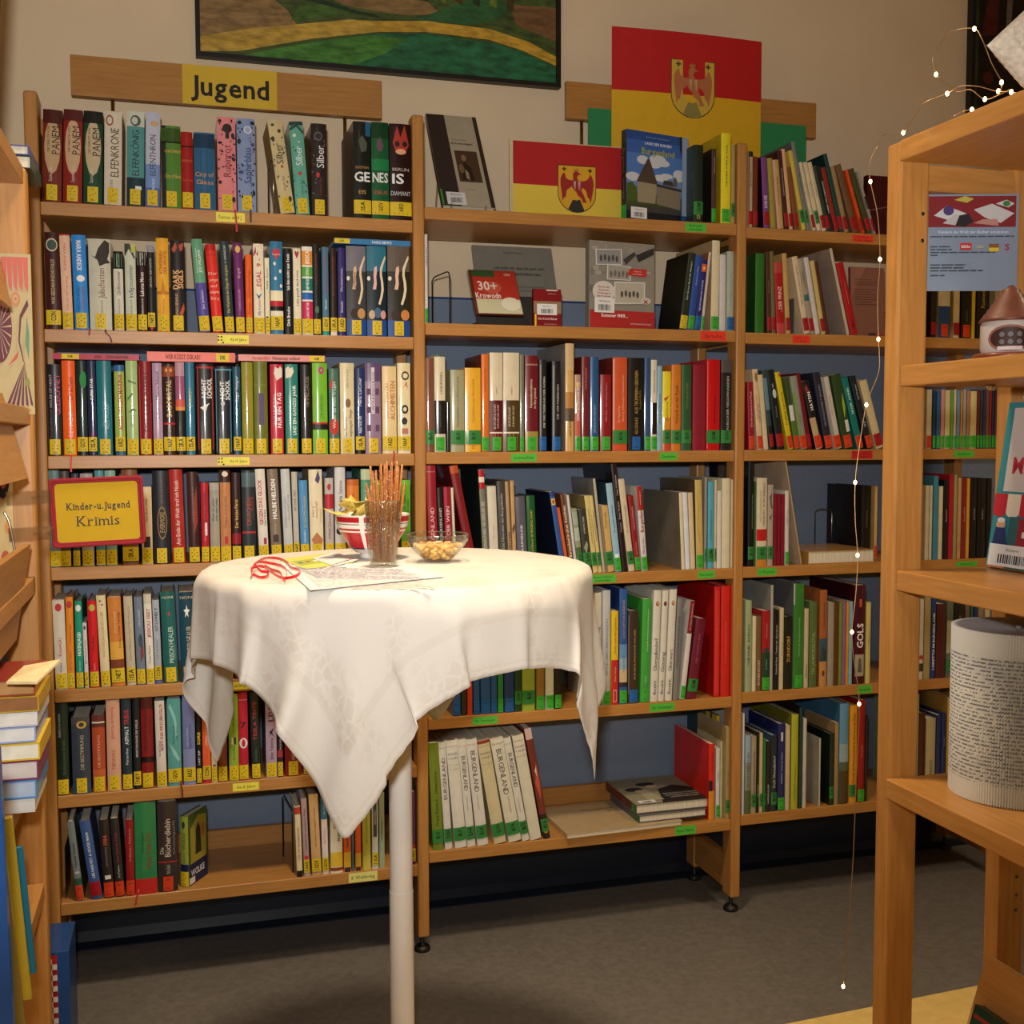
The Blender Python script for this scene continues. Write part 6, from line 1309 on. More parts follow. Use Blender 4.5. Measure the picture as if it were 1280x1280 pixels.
def cloth_sim(N=62, L=.97, steps=300, iters=26, ang=0.0):
    R = TR+.010; top = TZ+.0045
    u = np.linspace(-L/2, L/2, N); gx, gy = np.meshgrid(u, u, indexing='ij')
    ca, sa = math.cos(ang), math.sin(ang)
    ox, oy = OFF
    P = np.stack([gx*ca-gy*sa+ox, gx*sa+gy*ca+oy, np.full_like(gx, top+.001)], -1)
    rr = np.hypot(P[..., 0], P[..., 1]); th = np.arctan2(P[..., 1], P[..., 0])
    rng = np.random.RandomState(5); P[..., 2] += .002*rng.rand(N, N)
    out = rr > R
    P[..., 2] -= np.where(out, (rr-R)*.25, 0)
    V = np.zeros_like(P); h = L/(N-1); dt = 1/60; pin = rr < R-.004; P[pin, 2] = top; P0 = P.copy()
    def cons(A, B_, l, k):
        d = B_-A; ln = np.sqrt((d*d).sum(-1, keepdims=True))+1e-9; c = d*(.5*k*(ln-l)/ln); A += c; B_ -= c
    for st in range(steps):
        V[..., 2] -= 3.2*dt
        rr = np.hypot(P[..., 0], P[..., 1])+1e-9; th = np.arctan2(P[..., 1], P[..., 0])
        hang = (P[..., 2] < top-.03)
        if st < steps*.75:
            f = np.zeros_like(rr)
            for a0, amp, wd in PUSH:
                da = (th-a0+math.pi) % (2*math.pi)-math.pi
                f += amp*np.exp(-(da/wd)**2)
            f = f*hang
            V[..., 0] += f*P[..., 0]/rr*dt; V[..., 1] += f*P[..., 1]/rr*dt
        V *= .965
        Q = P.copy(); P = P+V*dt
        for it in range(iters):
            for o in (0, 1):
                cons(P[o:N-1:2][:(N-o)//2], P[o+1::2][:(N-o)//2], h, 1)
                cons(P[:, o:N-1:2][:, :(N-o)//2], P[:, o+1::2][:, :(N-o)//2], h, 1)
            for a in (0, 1):
                A = P[a:N-1:2]; B_ = P[a+1::2]; m_ = min(len(A), len(B_)); A = A[:m_]; B_ = B_[:m_]
                cons(A[:, :-1:2], B_[:, 1::2][:, :A[:, :-1:2].shape[1]], h*1.41421, .35); cons(A[:, 1::2], B_[:, :-1:2][:, :A[:, 1::2].shape[1]], h*1.41421, .35)
            for o in (0, 1, 2, 3):
                A = P[o:N-4:8]; B_ = P[o+4::8][:len(A)]; d = B_-A; ln = np.sqrt((d*d).sum(-1, keepdims=True))+1e-9; c = d*(.5*BEND*np.minimum(0, ln-4*h)/ln); A += c; B_ -= c
                A = P[:, o:N-4:8]; B_ = P[:, o+4::8][:, :A.shape[1]]; d = B_-A; ln = np.sqrt((d*d).sum(-1, keepdims=True))+1e-9; c = d*(.5*BEND*np.minimum(0, ln-4*h)/ln); A += c; B_ -= c
            r2 = np.hypot(P[..., 0], P[..., 1])+1e-9
            ins = r2 < R
            hi = ins & (P[..., 2] < top) & ((P[..., 2] > top-.02) | (r2 < R-.03))
            P[..., 2] = np.where(hi, top, P[..., 2])
            lo = ins & ~hi & (P[..., 2] < top-.02)
            s = np.where(lo, R/r2, 1); P[..., 0] *= s; P[..., 1] *= s
            P[pin] = P0[pin]
        V = (P-Q)/dt
        con = (np.hypot(P[..., 0], P[..., 1]) < R-.01) & (P[..., 2] < top+.002)
        V[con] *= .2
    return P
# directions measured as world angle around the table; the camera is at angle CA
CA = math.atan2(CAM.y-TC.y, CAM.x-TC.x)
OFF = (.0, .0); BEND = .06
PUSH = [(CA-math.radians(58), 1.6, .28), (CA-math.radians(20), -1.2, .16), (CA+math.radians(30), 1.0, .2), (CA+math.radians(82), -1.5, .3), (CA-math.radians(95), 1.6, .2)]
ANG = CA+math.radians(45)-math.radians(14)
#PUSHSET
Pc = cloth_sim(ang=ANG)
N = Pc.shape[0]
def clothmat():
    m = bpy.data.materials.new('white_damask'); m.use_nodes = True; nt = m.node_tree; b = nt.nodes['Principled BSDF']; L_ = nt.links.new
    uv = nt.nodes.new('ShaderNodeUVMap'); mp = nt.nodes.new('ShaderNodeMapping'); mp.inputs['Scale'].default_value = (26, 26, 26); L_(uv.outputs[0], mp.inputs[0])
    n1 = nt.nodes.new('ShaderNodeTexVoronoi'); n1.feature = 'SMOOTH_F1'; n1.inputs['Scale'].default_value = 2.2; L_(mp.outputs[0], n1.inputs['Vector'])
    nd = nt.nodes.new('ShaderNodeTexNoise'); nd.inputs['Scale'].default_value = 1.4; L_(mp.outputs[0], nd.inputs['Vector']); vm = nt.nodes.new('ShaderNodeMixRGB'); vm.inputs[0].default_value = .35; L_(mp.outputs[0], vm.inputs[1]); L_(nd.outputs['Color'], vm.inputs[2])
    n2 = nt.nodes.new('ShaderNodeTexVoronoi'); n2.feature = 'DISTANCE_TO_EDGE'; n2.inputs['Scale'].default_value = 2.6; L_(vm.outputs[0], n2.inputs['Vector'])
    n3 = nt.nodes.new('ShaderNodeTexNoise'); n3.inputs['Scale'].default_value = .45; L_(mp.outputs[0], n3.inputs['Vector'])
    r3 = nt.nodes.new('ShaderNodeValToRGB'); r3.color_ramp.elements[0].position = .5; r3.color_ramp.elements[1].position = .62; L_(n3.outputs['Fac'], r3.inputs[0])
    r2 = nt.nodes.new('ShaderNodeValToRGB'); r2.color_ramp.elements[0].position = .06; r2.color_ramp.elements[1].position = .12; L_(n2.outputs['Distance'], r2.inputs[0])
    mul = nt.nodes.new('ShaderNodeMath'); mul.operation = 'MULTIPLY'; L_(r2.outputs[0], mul.inputs[0]); L_(r3.outputs[0], mul.inputs[1])
    mr = nt.nodes.new('ShaderNodeMapRange'); mr.inputs[3].default_value = .7; mr.inputs[4].default_value = .5; L_(mul.outputs[0], mr.inputs[0]); L_(mr.outputs[0], b.inputs['Roughness'])
    mx = nt.nodes.new('ShaderNodeMixRGB'); mx.inputs[1].default_value = (.60, .585, .56, 1); mx.inputs[2].default_value = (.555, .53, .495, 1); L_(mul.outputs[0], mx.inputs[0]); L_(mx.outputs[0], b.inputs['Base Color'])
    sp = nt.nodes.new('ShaderNodeSeparateXYZ'); L_(uv.outputs[0], sp.inputs[0])
    def mth(op, a_, b_=None):
        q = nt.nodes.new('ShaderNodeMath'); q.operation = op
        for i_, v_ in enumerate((a_, b_)):
            if v_ is None: continue
            if isinstance(v_, (int, float)): q.inputs[i_].default_value = v_
            else: L_(v_, q.inputs[i_])
        return q.outputs[0]
    ed = mth('MINIMUM', mth('MINIMUM', sp.outputs[0], mth('SUBTRACT', 1, sp.outputs[0])), mth('MINIMUM', sp.outputs[1], mth('SUBTRACT', 1, sp.outputs[1])))
    hem = mth('MAXIMUM', mth('MULTIPLY', mth('GREATER_THAN', ed, .013), mth('LESS_THAN', ed, .0165)), mth('MULTIPLY', mth('GREATER_THAN', ed, .085), mth('LESS_THAN', ed, .10)))
    m9 = nt.nodes.new('ShaderNodeMixRGB'); m9.blend_type = 'MULTIPLY'; m9.inputs[2].default_value = (.95, .94, .92, 1); L_(hem, m9.inputs[0]); L_(mx.outputs[0], m9.inputs[1]); L_(m9.outputs[0], b.inputs['Base Color'])
    n4 = nt.nodes.new('ShaderNodeTexNoise'); n4.inputs['Scale'].default_value = 55; L_(mp.outputs[0], n4.inputs['Vector'])
    bp = nt.nodes.new('ShaderNodeBump'); bp.inputs['Strength'].default_value = .12; bp.inputs['Distance'].default_value = .001; L_(n4.outputs['Fac'], bp.inputs['Height']); L_(bp.outputs[0], b.inputs['Normal'])
    b.inputs['Sheen Weight'].default_value = .1
    return m
me = bpy.data.meshes.new('tablecloth')
vs_ = Pc.reshape(-1, 3); fs_ = [(i*N+j, (i+1)*N+j, (i+1)*N+j+1, i*N+j+1) for i in range(N-1) for j in range(N-1)]
me.from_pydata([tuple(map(float, v)) for v in vs_], [], fs_); me.materials.append(clothmat())
uvl = me.uv_layers.new(name='uv')
for lp in me.loops: uvl.data[lp.index].uv = ((lp.vertex_index//N)/(N-1), (lp.vertex_index % N)/(N-1))
for p in me.polygons: p.use_smooth = True
o = bpy.data.objects.new('tablecloth', me); COL.objects.link(o); o.location = (TC.x, TC.y, 0)
s = o.modifiers.new('smooth', 'SUBSURF'); s.levels = s.render_levels = 1
s = o.modifiers.new('thick', 'SOLIDIFY'); s.thickness = .0014; s.offset = 1
tag(o, 'white damask tablecloth draped over the round bar table with hanging corners', 'tablecloth')
# hem seam
TT = TZ+.0072           # height of things standing on the cloth

# ------------------------------------------------------------------ snacks on the table
def onT(px, py): return onZ(px, py, TT)
rs = random.Random(11)
# tumbler
c = onT(479, 709); k = (c-CAM).dot(_F)/FPX
hg = hto(c, Vector((0, 0, 1)), 626); r1 = 22.5*k; r0 = 17.5*k
e = thing('glass_tumbler', c, 'tall glass tumbler full of pretzel sticks on the table', 'glass')
mb = MB(); mb.lathe([(0, .0005), (r0*.98, .0005), (r0, .003), (r0*1.08, hg*.4), (r0*1.12, hg*.55), (r1*.95, hg*.6), (r1, hg*.98), (r1-.0008, hg), (r1-.0016, hg*.98), (r1*.95-.0018, hg*.6), (r0*1.05, hg*.4), (r0*.9, .011), (0, .010)], GLASS, 40); mb.build('wall', e)
mb = MB(); mb.tube([(r1*.985*math.cos(2*math.pi*q/40), r1*.985*math.sin(2*math.pi*q/40), hg-.0005) for q in range(40)], .0009, RIMG, 6, closed=True); mb.build('rim', e)
mb = MB(); mb.tube([(r1*.96*math.cos(2*math.pi*q/40), r1*.96*math.sin(2*math.pi*q/40), hg*.6) for q in range(40)], .0006, RIMG, 6, closed=True); mb.build('ridge', e)
mb = MB(); mb.lathe([(0, .0008), (r0*.9, .0008), (r0*.93, .006), (r0*.86, .0095), (0, .0095)], glassy('glass_foot', (.86, .86, .82), 1.6), 32); mb.build('foot', e)
PZ = mat('8c5222', .5, .15, .35, 160, .3); SALT = mat('e0d8c8', .5, 0, 0, raw=True)
i = 0
sticks = []
while len(sticks) < 30:
    a = rs.uniform(0, 6.28); q = math.sqrt(rs.random()); b0 = (r0*.80*q*math.cos(a), r0*.80*q*math.sin(a))
    if any((b0[0]-s_[0])**2+(b0[1]-s_[1])**2 < .0046**2 for s_ in sticks):
        i += 1
        if i > 4000: break
        continue
    sticks.append(b0)
for x, y in sticks:
    ln = hg*rs.uniform(1.12, 1.60); t = rs.uniform(.95, 1.18)
    tip = Vector((x*t*1.7+.002*math.sin(x*9e3), y*t*1.5, ln)); b0 = Vector((x, y, .0115))
    f_ = .92*r1/max(1e-6, math.hypot(*( (b0.lerp(tip, (hg-.0115)/(ln-.0115))).xy)))
    mb = MB(); mb.tube([b0, b0.lerp(tip, .5)+Vector((.0004, 0, 0)), tip], .0021, PZ, 7)
    for j in range(16):
        p = b0.lerp(tip, rs.uniform(.12, .98)); a = rs.uniform(0, 6.28); p = p+Vector((math.cos(a), math.sin(a), 0))*.0021; mb.box(p-Vector((.00055,)*3), p+Vector((.00055,)*3), SALT)
    tag(mb.build('pretzel_stick', loc=c), 'salted pretzel stick standing in the glass tumbler', 'pretzel', 'pretzel sticks in the tumbler')
# striped bowl with crisps
c2 = onT(466, 697); k = (c2-CAM).dot(_F)/FPX; hb = hto(c2, Vector((0, 0, 1)), 642); rr_ = 46*k; fr_ = 17*k
e = thing('snack_bowl', c2, 'red and white striped footed bowl of crisps behind the pretzel glass', 'bowl')
WH = mat('d8cfc0', .25, .4, 0); RD = mat('a81c20', .25, .4, .03); NV = mat('2c2c50', .3, .3, 0)
prof = lambda t: (fr_+.006+(rr_-fr_-.006)*(math.sin(t*math.pi/2)**.8), .012+(hb-.012)*t)
mb = MB(); mb.lathe([(0, .0005), (fr_, .0005), (fr_*.96, .006), (fr_*.9, .010), (fr_+.006, .012)], WH, 36); mb.build('foot', e)
mb = MB(); seg = 48; lv = [0, .1, .14, .56, .60, .66, .76, .78, .82, .96, 1.0]
colr = [WH, NV, RD, WH, NV, RD, WH, NV, RD, WH][:10]
colr = [WH, NV, RD, WH, RD, WH, NV, WH, RD, WH]
for i in range(len(lv)-1):
    for q in range(seg):
        a0, a1 = 2*math.pi*q/seg, 2*math.pi*(q+1)/seg; m_ = WH if (q % 8) == 0 else colr[i]
        (ra, za), (rb2, zb2) = prof(lv[i]), prof(lv[i+1])
        mb.add([(ra*math.cos(a0), ra*math.sin(a0), za), (ra*math.cos(a1), ra*math.sin(a1), za), (rb2*math.cos(a1), rb2*math.sin(a1), zb2), (rb2*math.cos(a0), rb2*math.sin(a0), zb2)], [(0, 1, 2, 3)], m_)
mb.lathe([(prof(1)[0], hb), (prof(1)[0]-.003, hb), (prof(.5)[0]-.004, .012+(hb-.012)*.5), (prof(.1)[0]-.004, .02), (0, .017)], WH, 48, cap=False); mb.build('bowl_wall', e)
CR = mat('c4a850', .5, .1, .2, 90, .2)
for i in range(14):
    a = rs.uniform(0, 6.28); q = rs.uniform(.1, .8)*rr_; tz = hb+.001+(.004*i/3 if i > 5 else 0)-.012*(q/rr_ < .4)
    if i == 0: a, q, tz = math.pi+.25, rr_*.92, hb+.004
    if i == 1: a, q, tz = math.pi+.5, rr_*.5, hb+.014
    if i == 2: a, q, tz = -1.2, rr_*.4, hb+.018
    if i == 3: a, q, tz = math.pi*1.2, rr_*.55, hb+.02
    mb = MB(); n = 16; rc = rs.uniform(.022, .028); V = [(0, 0, .004)]
    for z_ in (0, -.0012):
        pass
    V = []; F_ = []; m2 = 5
    for j in range(m2):
        for k_ in range(n):
            r_ = rc*(j+.02)/(m2-1)*(1+.18*math.cos(2*2*math.pi*k_/n)); b_ = 2*math.pi*k_/n; x, y = r_*math.cos(b_)*1.15, r_*math.sin(b_)*.85
            V.append((x, y, 9*(x*x-.7*y*y)*1.3+.0008*math.sin(7*b_+i)))
    for j in range(m2-1):
        for k_ in range(n): F_.append((j*n+k_, j*n+(k_+1) % n, (j+1)*n+(k_+1) % n, (j+1)*n+k_))
    mb.add(V, F_, CR, True); o = mb.build('potato_crisp', loc=(c2.x+q*math.cos(a), c2.y+q*math.sin(a), c2.z+tz)); o.rotation_euler = (rs.uniform(-.5, .5), rs.uniform(-.4, .4), rs.uniform(0, 6))
    if i == 0: o.rotation_euler = (.05, -.1, .1)
    s = o.modifiers.new('thick', 'SOLIDIFY'); s.thickness = .0012
    tag(o, ['large yellow crisp sticking out left over the bowl rim', 'curved crisp standing up in the middle of the bowl', 'crisp tilted towards the pretzel glass', 'crisp propped behind the one on the left rim'][i] if i < 4 else 'thin yellow potato crisp heaped in the red striped bowl', 'crisp', 'crisps in the striped bowl')
# peanut bowl
c3 = onT(547, 701); k = (c3-CAM).dot(_F)/FPX; hp = hto(c3, Vector((0, 0, 1)), 667); rp = 39*k; r0 = 17*k
e = thing('glass_bowl', c3, 'small clear glass bowl of peanuts at the right of the snacks', 'bowl')
bp_ = lambda t: (r0+(rp-r0)*math.sin(t*math.pi/2)**.9, .003+(hp-.003)*t)
mb = MB(); pr = [(0, .0005), (r0*.95, .0005)]+[bp_(t/6) for t in range(5)]+[(rp*.95, hp*.72), (rp*.99, hp*.76), (rp, hp-.002), (rp-.001, hp), (rp-.003, hp-.001), (rp*.93, hp*.72)]+[(bp_(t/6)[0]-.0022, bp_(t/6)[1]+.001) for t in (4, 3, 2, 1, 0)]+[(0, .0045)]
mb.lathe(pr, GLASS, 44); mb.build('wall', e)
mb = MB(); mb.tube([(rp*.99*math.cos(2*math.pi*q/44), rp*.99*math.sin(2*math.pi*q/44), hp-.001) for q in range(44)], .0012, RIMG, 6, closed=True); mb.build('rim', e)
mb = MB(); mb.tube([(rp*.955*math.cos(2*math.pi*q/44), rp*.955*math.sin(2*math.pi*q/44), hp*.74) for q in range(44)], .0008, RIMG, 6, closed=True); mb.build('ridge', e)
NU = [mat(h, .45, .25, .2, 120, .1) for h in ('d29a48', 'c88c3c', 'dcaa5c')]
base = None; protos = []
for m_ in NU:
    mb = MB(); n = 10; P_ = [(0, -.0080), (.0034, -.0071), (.0047, -.004), (.0043, 0), (.0047, .004), (.0034, .0071), (0, .0080)]
    mb.lathe(P_, m_, n); o = mb.build('peanut'); protos.append(o)
first = set(); cnt = 0; placed = []
for L_ in range(4):
    zl = .0085+L_*.0066; t = min(1, zl/hp); rad = bp_(t)[0]-.0090
    tries = 0; here = []
    while tries < 300:
        tries += 1; a = rs.uniform(0, 6.28); q = rad*math.sqrt(rs.random()); x, y = q*math.cos(a), q*math.sin(a)
        if L_ < 2 and q < rad-.016: continue
        if any((x-u)**2+(y-v)**2 < .0100**2 for u, v in here): continue
        here.append((x, y)); j = rs.randrange(3)
        if j in first: o = protos[j].copy(); COL.objects.link(o)
        else: o = protos[j]; first.add(j)
        o.location = (c3.x+x, c3.y+y, c3.z+zl+.0012*rs.random()); o.rotation_euler = (1.57+rs.uniform(-.5, .5), rs.uniform(-.4, .4), rs.uniform(0, 6.28)); cnt += 1
        tag(o, 'roasted peanut heaped in the clear glass bowl', 'peanut', 'peanuts in the glass bowl')
# paper sheets, leaflet, envelope and red ribbon
def sheet(name, pts, h, label, cat, lines=None, z_=0.0, ic='8a8698'):
    P4 = [onZ(x, y, TT+z_) for x, y in pts]; c = sum(P4, Vector())/4; e = thing(name, c, label, cat); mb = MB()
    V = [p-c for p in P4]; V = V+[v+Vector((0, 0, .0005)) for v in V]
    mb.add(V, [(3, 2, 1, 0), (4, 5, 6, 7), (0, 1, 5, 4), (1, 2, 6, 5), (2, 3, 7, 6), (3, 0, 4, 7)], mat(h, .6, 0, .02)); mb.build('paper', e)
    a, b, d_ = V[4], V[5], V[7]
    P = Print(lambda u, v, ep: tuple(a+(b-a)*u+(d_-a)*v+Vector((0, 0, ep*.5))))
    if lines: lines(P)
    P.build('paper_print', e)
rl = random.Random(2)
def letter(P):
    P.strip(.08, .2, .09, .115, '4a4868', 1)
    for i in range(22):
        v = .18+.033*i; x = .08
        while x < (.86 if i % 7 else .5):
            w_ = rl.uniform(.03, .1); P.strip(x, min(.9, x+w_), v, v+.011, '7c7a8c', 1); x += w_+.015
sheet('letter_sheet', [(349, 703), (505, 706), (556, 721), (388, 738)], 'd8d0c4', 'printed white letter sheet lying at the front of the table cloth', 'paper', letter, .0005)
def leaf(P):
    P.strip(.05, .95, .3, .7, '98a040', 1)
    for i in range(6): P.strip(.1+.14*i, .18+.14*i, .45, .55, ('405878', 'a04838', 'd8d0b0')[i % 3], 1)
sheet('leaflet', [(352, 699), (414, 691), (443, 703), (382, 712)], 'c8bc58', 'yellow-green leaflet lying on the table behind the letter', 'paper', leaf, .0016)
def env(P):
    P.strip(.08, .9, .2, .24, '9a98a8', 1); P.strip(.08, .7, .4, .43, '9a98a8', 1)
    for i in range(8): P.strip(.04+.12*i, .09+.12*i, .86, .94, ('b03030', '30407c')[i % 2], 1)
sheet('envelope', [(390, 698), (418, 690), (448, 700), (418, 708)], 'd0c8bc', 'white airmail style envelope with a striped edge on the leaflet', 'envelope', env, .0026)
rp_ = [[(316, 722), (318, 713), (330, 703), (345, 699), (356, 703), (364, 711), (373, 716), (375, 723), (366, 726), (352, 724), (340, 717), (330, 710), (322, 712), (314, 717)], [(314, 719), (322, 708), (340, 706), (356, 712), (358, 722), (355, 728), (350, 722), (338, 716), (331, 708)], [(316, 724), (326, 724), (334, 722), (336, 717), (326, 716), (318, 712), (314, 722)]]
mb = MB()
def spl(pts, n=6):
    out = []
    for i in range(len(pts)-1):
        p0, p1, p2, p3 = [pts[min(len(pts)-1, max(0, i+k))] for k in (-1, 0, 1, 2)]
        for j in range(n):
            t = j/n; out.append(p1*.5*2*1+((p2-p0)*t+(p0*2-p1*5+p2*4-p3)*t*t+(p1*3-p0-p2*3+p3)*t*t*t)*.5)
    return out+[pts[-1]]
RB = mat('c81c24', .3, .4, 0)
e = thing('gift_ribbon', onT(343, 722), 'curly red gift ribbon lying at the left of the table', 'ribbon')
for i, ln in enumerate(rp_):
    pts = []
    for j, (x, y) in enumerate(ln):
        hh = .004+.010*max(0, math.sin(j*1.1+i)); pts.append(onZ(x, y+hh*300, TT)+Vector((0, 0, hh))-e.location)
    pts = spl(pts); V = []; F_ = []; mb = MB()
    for q, p in enumerate(pts): V += [p-Vector((0, 0, .0025)), p+Vector((0, 0, .0025))]
    for q in range(len(pts)-1): F_.append((2*q, 2*q+2, 2*q+3, 2*q+1))
    mb.add(V, F_, RB, True); o = mb.build('ribbon_strand', e); s = o.modifiers.new('thick', 'SOLIDIFY'); s.thickness = .0005

# ------------------------------------------------------------------ display shelf at the right, running towards the camera
RX, RY = 1.37, -1.353
FRX = -RX
ds = thing('display_shelf', (RX, RY, 0), 'open beech display shelf unit at the right with a warm light string', 'shelf')
ZT = 1.806; LEN = .95; DPX = .26; PT = .034
for y in (-PT, -LEN-PT):
    for x, w_ in ((0, .052), (DPX-.052, .052)): boxo('post', (x, y, .0), (x+w_, y+PT, ZT), WZ, ds, .004)
    for z0, z1 in ((ZT-.070, ZT-.0315), (.06, .13)): boxo('rail', (.052, y+.006, z0), (DPX-.052, y+PT-.006, z1), WX, ds)
for zt, x0 in ((ZT, -.002), (1.472, .006), (1.161, .006), (.838, -.006)):
    b_ = boxo('shelf_board', (x0, -LEN, zt-.031), (DPX, -PT-.0005, zt), WY, ds, .002)
mb = MB(); mb.box((DPX-.03, -LEN, .2), (DPX-.026, -PT-.001, ZT-.032), PANE); mb.build('glass_back', ds)
for (zt) in (1.472, 1.161, .838):
    for y in (-.12, -.30):
        mb = MB(); mb.lathe([(0, -.040), (.006, -.040), (.007, -.034), (.007, -.0315), (0, -.0315)], METAL, 12, (.10, y, zt)); mb.build('fitting', ds)
for z in (1.70, 1.66):
    mb = MB(); mb.lathe([(0, 0), (.0028, 0), (.0028, .0008), (0, .0008)], DARKMETAL, 10); o = mb.build('peg_hole', ds, (.04, -PT-.0008, z)); o.rotation_euler = (1.5708, 0, 0)
for z in (.72, .69, .655, .625, .60):
    mb = MB(); mb.lathe([(0, 0), (.003, 0), (.003, .0008), (0, .0008)], DARKMETAL, 10); o = mb.build('peg_hole', ds, (DPX-.018, -PT-.0008, z)); o.rotation_euler = (1.5708, 0, 0)
# poster hung inside the end frame
yp = RY-.010
a = onY(1161, 243, yp); b = onY(1274, 256, yp); d = onY(1161, 364, yp)
e = thing('info_poster', (a.x, yp, d.z), 'grey-blue printed poster with a craft photo, hung in the display shelf end', 'poster', None, (0, 0, -.30)); W = wto(a, Vector((math.cos(.30), -math.sin(.30), 0)), 1274); H = a.z-d.z
mb = MB(); mb.box((0, 0, 0), (W, .0012, H), mat('78838e', .45, .1, .03)); mb.build('sheet', e)
P = Print(lambda x, zz, ep: (x, -ep, zz)); P.strip(0, W*.97, H*.66, H*.98, '74181c', 1)
for pts, c_ in [([(.06, .78), (.2, .88), (.42, .8), (.36, .72), (.2, .74)], 'b8b4ac'), ([(.16, .7), (.3, .8), (.42, .76), (.3, .68)], 'a8a49c'), ([(.5, .84), (.7, .9), (.95, .8), (.8, .7), (.62, .76)], 'b4b0a8'), ([(.74, .9), (.86, .94), (.95, .9), (.88, .86)], 'b8b4ac'), ([(.28, .94), (.4, .98), (.5, .95), (.42, .91)], 'a89c38'), ([(.5, .7), (.6, .74), (.76, .74), (.78, .67)], 'a87868'), ([(.3, .68), (.34, .78), (.44, .8), (.5, .72), (.4, .66)], '1c1a1c')]: P.poly([(W*x, H*y) for x, y in pts], c_)
P.disc(W*.22, H*.83, W*.06, H*.05, '403060'); P.disc(W*.86, H*.9, W*.04, H*.03, '307030')
P.txt('Kindern die Welt der Bücher entdecken', W*.5, H*.61, W*.92, H*.03, 'b4bcc4', 'h', 1)
for i, (v, l) in enumerate([(.555, .95), (.45, .24), (.42, .26), (.39, .74), (.36, .1), (.26, .42), (.23, .4), (.2, .6), (.15, .18)]):
    x = W*.02
    while x < W*l: w_ = rl.uniform(.05, .14)*W; P.strip(x, min(W*l, x+w_), H*v, H*v+H*.013, '3c444c', 1); x += w_+W*.012
P.strip(W*.34, W*.47, H*.42, H*.49, 'b02c24', 1); P.txt('biblio', W*.405, H*.455, W*.1, H*.03, 'd8c8c0', 'h', 1); P.strip(W*.66, W*.77, H*.44, H*.48, '7a4c20', 1); P.strip(W*.66, W*.77, H*.40, H*.44, 'c8a828', 1); P.txt('ABC', W*.56, H*.45, W*.08, H*.03, 'b8a868', 'h', 1); P.txt('S', W*.86, H*.45, W*.06, H*.06, '9c2c34', 'h', 1)
P.build('poster_print', e)
# ceramic tea-light house
zb = 1.4725; c = onX(1262, 441, RX+.07); c.z = zb; k = (c-CAM).dot(_F)/FPX
hs = hto(c, Vector((0, 0, 1)), 357); rw = 35*k
e = thing('tealight_house', c, 'ceramic tea-light house with a brown tiled cone roof on the second board', 'house ornament')
mb = MB(); mb.lathe([(0, 0), (rw*1.25, 0), (rw*1.28, .004), (rw*1.2, .007), (0, .007)], mat('6c3020', .4, .2, .15), 40); mb.build('base_dish', e)
WC = mat('a89c90', .3, .4, .06)
hw_ = hs*.5
mb = MB(); mb.lathe([(rw*.94, .007), (rw, .014), (rw, hw_-.004), (rw*.96, hw_)], WC, 40, cap=False); mb.build('house_wall', e)
RFm = mat('5e3020', .5, .1, .2, 60, .3); mb = MB(); rows_ = 7
prof = []
for i in range(rows_):
    t = i/rows_; r_ = rw*1.08*(1-t)+rw*.2*t; prof += [(r_, hw_+(hs-hw_)*t*.92), (r_*.93, hw_+(hs-hw_)*(t*.92+.1))]
prof += [(rw*.16, hs*.97), (rw*.08, hs), (0, hs)]
mb.lathe(prof, RFm, 36); mb.build('roof', e)
ca = math.atan2(CAM.y-c.y, CAM.x-c.x)
P = Print(lambda x, zz, ep: ((rw+ep)*math.cos(ca+x/rw), (rw+ep)*math.sin(ca+x/rw), zz), [rw*q/10 for q in range(-12, 13)])
P.disc(0, hw_*.52, rw*.78, hw_*.36, '7a4a3c', 20); P.disc(0, hw_*.52, rw*.68, hw_*.3, '2c100c', 20)
for dx in (-.26, .02, .3):
    for dz in (.42, .62): P.disc(dx*rw, hw_*dz, rw*.09, hw_*.07, '5c585a', 10)
P.strip(-rw*.4, rw*.4, hw_*.2, hw_*.3, 'b8a8a0', 4); P.build('window_opening', e)
# picture book with the shop front
zb = 1.1615; pA = onY(1232, 704, RY-PT-.006); pA.z = zb; tlp = onY(1262, 505, pA.y)
H = .215; t = .012; W = .17; lean = math.atan2(max(.0, tlp.x-pA.x), tlp.z-zb); lean = min(.45, lean); H = (tlp.z-zb)/math.cos(lean)
e = thing('picture_book', (pA.x, pA.y-W/2, zb+.0005), 'teal picture book with a striped awning shop and barcode, leaning on the third board', 'book', None, (-lean, 0, -math.pi/2))
e.location.z += t*math.sin(lean)
slab(e, W, H, t, '2c7c80', '2c7c80'); P = fprint(W, H)
P.strip(W*.09, W, H*.46, H*.965, 'c0b4a8', 1)
P.txt('MEIN', W*.5, H*.82, W*.6, H*.1, 'b02c34', 'h', 1); P.txt('MARKT', W*.52, H*.62, W*.7, H*.1, 'b02c34', 'h', 1)
for i in range(6): P.strip(W*(.0+i*.17), W*(.17+i*.17), H*.33, H*.445, ('b02430', 'd8ccb0')[i % 2], 2); P.disc(W*(.085+i*.17), H*.33, W*.083, H*.025, ('b02430', 'd8ccb0')[i % 2])
P.strip(W*.24, W, 0, H*.31, '2c5c5c', 1); P.strip(W*.36, W*.72, H*.1, H*.3, '8c2430', 1); P.strip(W*.42, W*.66, H*.19, H*.225, 'd8d0c8', 1); P.txt('ZU VERKAUFEN', W*.54, H*.207, W*.2, H*.012, '4a4640', 'h')
